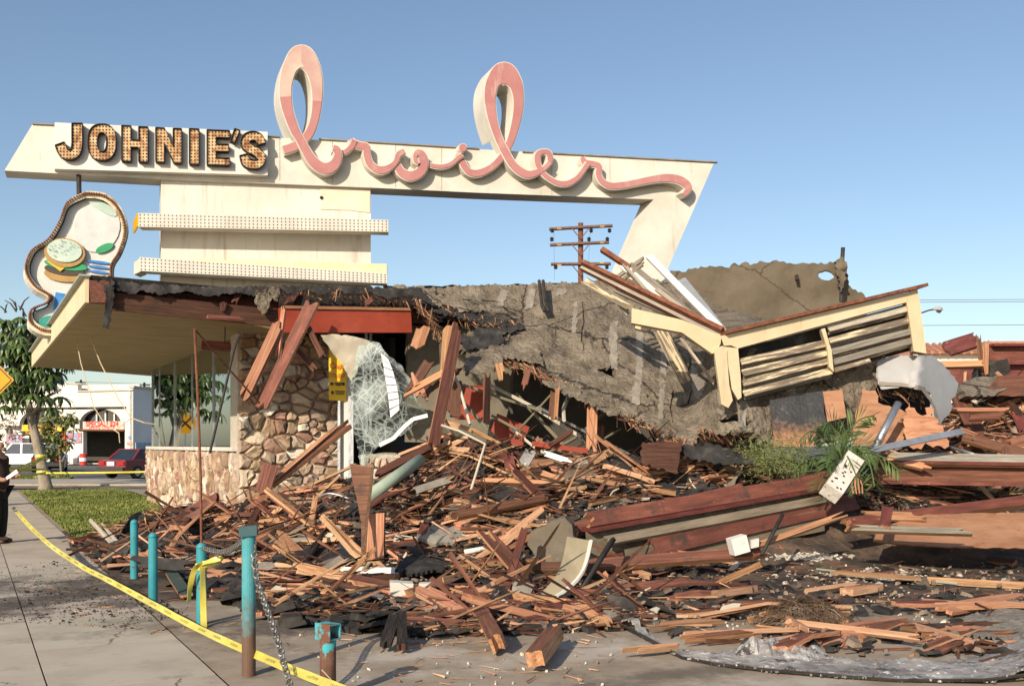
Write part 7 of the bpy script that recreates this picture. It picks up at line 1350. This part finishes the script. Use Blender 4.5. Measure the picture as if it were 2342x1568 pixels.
for zn, poly, num in ZONES:
    x0, x1, y0, y1 = min(p[0] for p in poly), max(p[0] for p in poly), min(p[1] for p in poly), max(p[1] for p in poly); done = 0
    for _ in range(num * 40):
        if done >= num: break
        u, v = rk.uniform(x0, x1), rk.uniform(y0, y1)
        if not inpoly((u, v), poly) or not free(u, v, 25): continue
        a = rk.gauss(0, .36) if rk.random() < .8 else rk.uniform(-1.5, 1.5); k, L, w, t, me = rk.choice(VAR)
        if k == 'dark' and rk.random() < .4 or k in ('grey',) and rk.random() < .6: continue
        c = R(u, v); pxl = L * F / c.y * .5 * .8
        p, q = R(u - pxl * math.cos(a), v - pxl * math.sin(a) * .6), R(u + pxl * math.cos(a), v + pxl * math.sin(a) * .6)
        if (q - p).length > L * 1.5 or abs(q.y - p.y) > 1.2: continue
        ax = (q - p).normalized()
        if rk.random() < .3 and 'foil' not in zn and 'asphalt' not in zn: ax = (ax + V3((0, 0, rk.uniform(-.9, .9)))).normalized()
        up = V3((rk.gauss(0, .35), rk.gauss(-.2, .4), 1)); wd = up.cross(ax).normalized(); nn = ax.cross(wd); c = (p + q) / 2; c.z = max(c.z, heap(c.x, c.y)) + t * .5 + abs(ax.z) * L * .3 * rk.random() + rk.uniform(0, .07)
        o = bpy.data.objects.new({'red': 'broken_plank', 'pale': 'split_plank', 'dark': 'charred_plank', 'paint': 'painted_plank', 'grey': 'grey_plank'}[k], me); COL.objects.link(o)
        s = rk.uniform(.85, 1.2); o.matrix_basis = Matrix(((ax.x * s, wd.x, nn.x, c.x), (ax.y * s, wd.y, nn.y, c.y), (ax.z * s, wd.z, nn.z, c.z), (0, 0, 0, 1)))
        PL.append((o, k, L * s, w, c.copy(), zn)); done += 1
LM = [(307, 1250, 'first bollard'), (350, 1300, 'second bollard'), (461, 1340, 'taped bollard'), (569, 1380, 'tall worn bollard'), (750, 1500, 'short rusty bollard'), (600, 1110, 'propped board by the pier'), (700, 1130, 'stone pier foot'), (822, 1150, 'wedge plank'),
      (860, 1230, 'upright orange board'), (900, 1090, 'green pipe'), (1000, 1030, 'tall slim post'), (1090, 1070, 'bent white rod'), (990, 1110, 'grey felt strip'), (1210, 1050, 'white foil scrap'), (1280, 1040, 'red booth seat'), (1510, 1045, 'torn brown slab'), (1640, 1045, 'charred felt fold'), (1775, 1050, 'feathery bush'),
      (1240, 1140, 'thick redwood plank'), (1260, 1240, 'plaster chunk'), (1300, 1300, 'curved beige panel'), (1400, 1180, 'fallen beam end'), (1600, 1200, 'middle of the fallen beam'), (1690, 1245, 'white lamp box'), (930, 1350, 'cream lamp housing'), (860, 1306, 'flaking white board'), (900, 1450, 'charred tent of planks'), (1120, 1430, 'frayed stub'), (1240, 1480, 'triple layered plank end'), (1180, 1340, 'crossed planks'),
      (1100, 1255, 'white plastic tube'), (660, 1236, 'slate coloured felt'), (1450, 1440, 'foil tip'), (1770, 1480, 'foil hump'), (2100, 1530, 'foil middle'), (1860, 1420, 'fibre mat'), (2300, 1440, 'wire lath mat'), (2180, 1280, 'flat brown board'), (1940, 1080, 'palm'), (1920, 1100, 'speckled post'), (2180, 1085, 'heavy level beam'), (2200, 1210, 'flat plywood sheet'), (2100, 1005, 'galvanised flashing'), (2010, 960, 'orange plywood'), (2180, 910, 'grey membrane'), (2250, 890, 'brown roofing mound'), (2310, 920, 'tipped roof piece'), (2320, 1020, 'right edge timber'), (460, 1190, 'slanted orange board'), (1400, 1260, 'long redwood plank'), (1060, 1390, 'plank under the lamp housing')]
used = {}
for o, k, L, w, c, zn in PL:
    u, v = c.x / c.y * F + CX, HY - (c.z - CH) / c.y * F
    sz = ('long ' if L > 1.25 else 'short ' if L < .75 else '') + ('narrow ' if w < .085 else 'broad ' if w > .155 else '')
    best = None
    for lx, ly, ln in sorted(LM, key=lambda q: math.hypot(q[0] - u, (q[1] - v) * 1.6))[:6]:
        dx, dy = u - lx, v - ly; rel = ('right of' if dx > 0 else 'left of') if abs(dx) > abs(dy) * 1.6 else ('in front of' if dy > 0 else 'behind')
        for far in (['close ', ''] if math.hypot(dx, dy) < 60 else ['']):
            lab = sz + KINDS[k][0] + ' ' + far + rel + ' the ' + ln
            if best is None: best = lab
            if lab not in used: best = lab; break
        else: continue
        break
    best = best if len(best.split()) <= 16 else best.replace('close ', '').replace('piece ', '')
    used.setdefault(best, []).append(o); tag(o, best, 'plank', KINDS[k][0] + 's in the rubble')
for i, (q, r, m, lab) in enumerate([([(1180, 1128, .1), (1240, 1108, .25), (1330, 1098, .2), (1400, 1112, .08)], .014, M_dark, 'black cable looping over the middle of the heap'), ([(560, 1255, .1), (600, 1240, .2), (650, 1248, .1)], .012, M_dark, 'black cable end right of the tall worn bollard'), ([(1480, 1162, .1), (1560, 1150, .2), (1640, 1158, .1)], .012, M_greenpipe, 'thin green wire above the fallen beam'), ([(880, 1215, .1), (950, 1228, .12), (1050, 1222, .12), (1120, 1235, .1)], .009, M_bone, 'thin pale wire right of the upright orange board'), ([(710, 1150, .15), (750, 1128, .3), (800, 1140, .15)], .02, M_steel, 'short bent conduit before the stone pier'), ([(2120, 1010, .2), (2200, 1030, .3), (2290, 1060, .2)], .03, M_steel, 'grey pipe lying among planks at the right edge'), ([(980, 1150, .15), (1010, 1120, .4), (1060, 1128, .15)], .016, M_olive, 'olive conduit curling below the tall slim post')]):
    tag(Geo().tube(catmull([tuple(R(a, b, h)) for a, b, h in q], 6), r, 6).go('loose_conduit', m, smooth=True), lab, 'conduit')
# splinters, chips, dust, flakes
ALL = [z[1] for z in ZONES]
def scatter(n, polys, fn, wts=None):
    for _ in range(n):
        p = rk.choices(polys, wts)[0]; u, v = rk.uniform(min(q[0] for q in p), max(q[0] for q in p)), rk.uniform(min(q[1] for q in p), max(q[1] for q in p))
        if inpoly((u, v), p) and (fn.__name__ == '<lambda>' or free(u, v, 8)): fn(R(u, v))
WT = [1.4, 1.6, 2.2, 3.2, .07, .14, .05, 1.5, .5]
s1, s2, fk, du, ft = Mass(), Mass(), Mass(), Mass(), Mass()
def lay(s, wmax, Lm):
    def f(c): a = rk.gauss(0, .55) if rk.random() < .75 else rk.uniform(0, 3.14); s.splinter(c + V3((0, 0, rk.uniform(.0, .09))), V3((math.cos(a), math.sin(a), rk.gauss(0, .16))), rk.uniform(.1, Lm) * (1 if rk.random() < .8 else 1.8), rk.uniform(.012, wmax))
    return f
scatter(3600, ALL, lay(s1, .036, .5), WT); scatter(6500, ALL, lay(s2, .055, .5), WT)
scatter(5200, ALL, lambda c: fk.chip(c + V3((0, 0, .02)), rk.uniform(.03, .15), .2), [3, 1.5, 2.2, 3.4, .3, .2, .2, .6, .4])
scatter(1500, [[(200, 1240), (420, 1170), (560, 1200), (560, 1330), (700, 1390), (960, 1430), (960, 1455), (700, 1440), (420, 1345), (230, 1290)]], lambda c: fk.chip(c + V3((0, 0, .02)), rk.uniform(.05, .2), .35))
big = [[(1700, 1290), (2340, 1290), (2340, 1480), (1400, 1440)], [(600, 1440), (1400, 1440), (1400, 1566), (800, 1566)]]
scatter(3000, ALL + big, lambda c: du.chip(c + V3((0, 0, .005)), rk.uniform(.004, .017) if rk.random() < .98 else rk.uniform(.025, .05), .5), WT + [2.2, .25])
scatter(420, big + [[(20, 1290), (260, 1290), (560, 1440), (480, 1480), (100, 1420)]], lambda c: s1.splinter(c + V3((0, 0, .008)), V3((rk.uniform(-1, 1), rk.uniform(-1, 1), 0)), rk.uniform(.03, .22), rk.uniform(.004, .016)))
scatter(2200, [[(0, 1300), (200, 1270), (420, 1400), (300, 1440), (0, 1420)]], lambda c: fk.chip(c + V3((0, 0, .006)), rk.uniform(.003, .012) if rk.random() < .96 else .025, .4))
scatter(260, [[(2050, 1105), (2340, 1105), (2340, 1150), (2000, 1160)], [(1840, 1080), (2040, 1080), (2040, 1130), (1860, 1130)]], lambda c: ft.splinter(c + V3((0, 0, .04)), V3((rk.uniform(-1, 1), rk.uniform(-.6, .6), rk.uniform(-.1, .3))), rk.uniform(.2, .6), rk.uniform(.015, .04)))
sl1, sl2, sc1, sc2, sc3 = Mass(), Mass(), Mass(), Mass(), Mass()
HEAPZ = [ALL[0], ALL[1], ALL[2], ALL[3], ALL[7]]; HW = [.9, 1.5, 3, 2.2, 1.4]
def jack(s, L0, L1, wm):
    def f(c):
        a = rk.gauss(0, .7); e = rk.gauss(.08, .38); d = V3((math.cos(a) * math.cos(e), math.sin(a) * math.cos(e), math.sin(e))); L = rk.uniform(L0, L1); s.splinter(c + V3((0, 0, abs(d.z) * L * .42 + rk.uniform(.02, .14))), d, L, rk.uniform(.012, wm))
    return f
scatter(400, HEAPZ, jack(sl1, .3, 1.0, .06), HW); scatter(640, HEAPZ, jack(sl2, .3, 1.1, .075), HW)
def scrap(s, rm):
    def f(c):
        n = len(s.v); m = rk.randint(5, 8); r = rk.uniform(.06, rm); nn = V3((rk.gauss(0, .5), rk.gauss(-.1, .5), 1)).normalized(); x = nn.cross(V3((rk.gauss(0, 1), 1, 0))).normalized(); y = nn.cross(x); cc = c + V3((0, 0, rk.uniform(.03, .14)))
        st_ = rk.uniform(.5, 1.6); ring = [(x * math.cos(k * 6.2832 / m) * r * st_ * rk.uniform(.5, 1.2) + y * math.sin(k * 6.2832 / m) * r * rk.uniform(.5, 1.2)) for k in range(m)]; bend = rk.uniform(-2, 2)
        s.v.extend([cc + q + nn * (bend * q.dot(x) ** 2) for q in ring] + [cc + q + nn * (bend * q.dot(x) ** 2) - nn * .015 for q in ring] + [cc, cc - nn * .015])
        for k in range(m): k2 = (k + 1) % m; s.f.extend([(n + k, n + k2, n + 2 * m), (n + m + k2, n + m + k, n + 2 * m + 1), (n + k, n + m + k, n + m + k2, n + k2)])
    return f
scatter(330, HEAPZ, scrap(sc1, .24), [2.2, 1.5, 2.6, 2.4, 1]); scatter(150, HEAPZ, scrap(sc2, .17), HW); scatter(130, HEAPZ + [ALL[4]], scrap(sc3, .11), HW + [.5])
for s, nm, m, lab, ct in ((sl1, 'long_splinters', M_splint, 'long pale splinters jumbled at all angles over the heap', 'splinters'), (sl2, 'long_dark_splinters', M_splint2, 'long dark splinters jumbled at all angles over the heap', 'splinters'), (sc1, 'felt_scraps', M_roofdark, 'bent scraps of black roofing felt lying through the heap', 'felt scraps'), (sc2, 'roofing_scraps', M_patch, 'bent grey brown scraps of roofing lying through the heap', 'roofing scraps'), (sc3, 'plaster_scraps', M_bone, 'pale bits of plaster and lining lying through the heap', 'plaster scraps')): tag(s.go(nm, m), lab, ct)
cd = Mass(); scatter(6000, ALL, lambda c: cd.chip(c + V3((0, 0, rk.uniform(0, .05))), rk.uniform(.008, .05) if rk.random() < .95 else rk.uniform(.05, .11), .6), [2, 2, 2.6, 3.2, .4, .25, .25, 1.4, .6]); tag(cd.go('crushed_debris', M_crush), 'grey brown crushed debris filling the gaps of the heap', 'debris')
for s, nm, m, lab, ct in ((s1, 'wood_splinters', M_splint, 'orange wood splinters strewn over the heap and the asphalt', 'splinters'), (s2, 'dark_splinters', M_splint2, 'dark stained wood splinters strewn through the heap', 'splinters'), (fk, 'charred_flakes', M_flake, 'black charred felt flakes strewn over heap and ground', 'char'), (du, 'plaster_crumbs', M_dust, 'pale plaster crumbs scattered over the lot and heap', 'crumbs'), (ft, 'palm_litter', M_palm, 'torn green palm leaves littering the ground under the beam', 'leaves')): tag(s.go(nm, m), lab, ct)
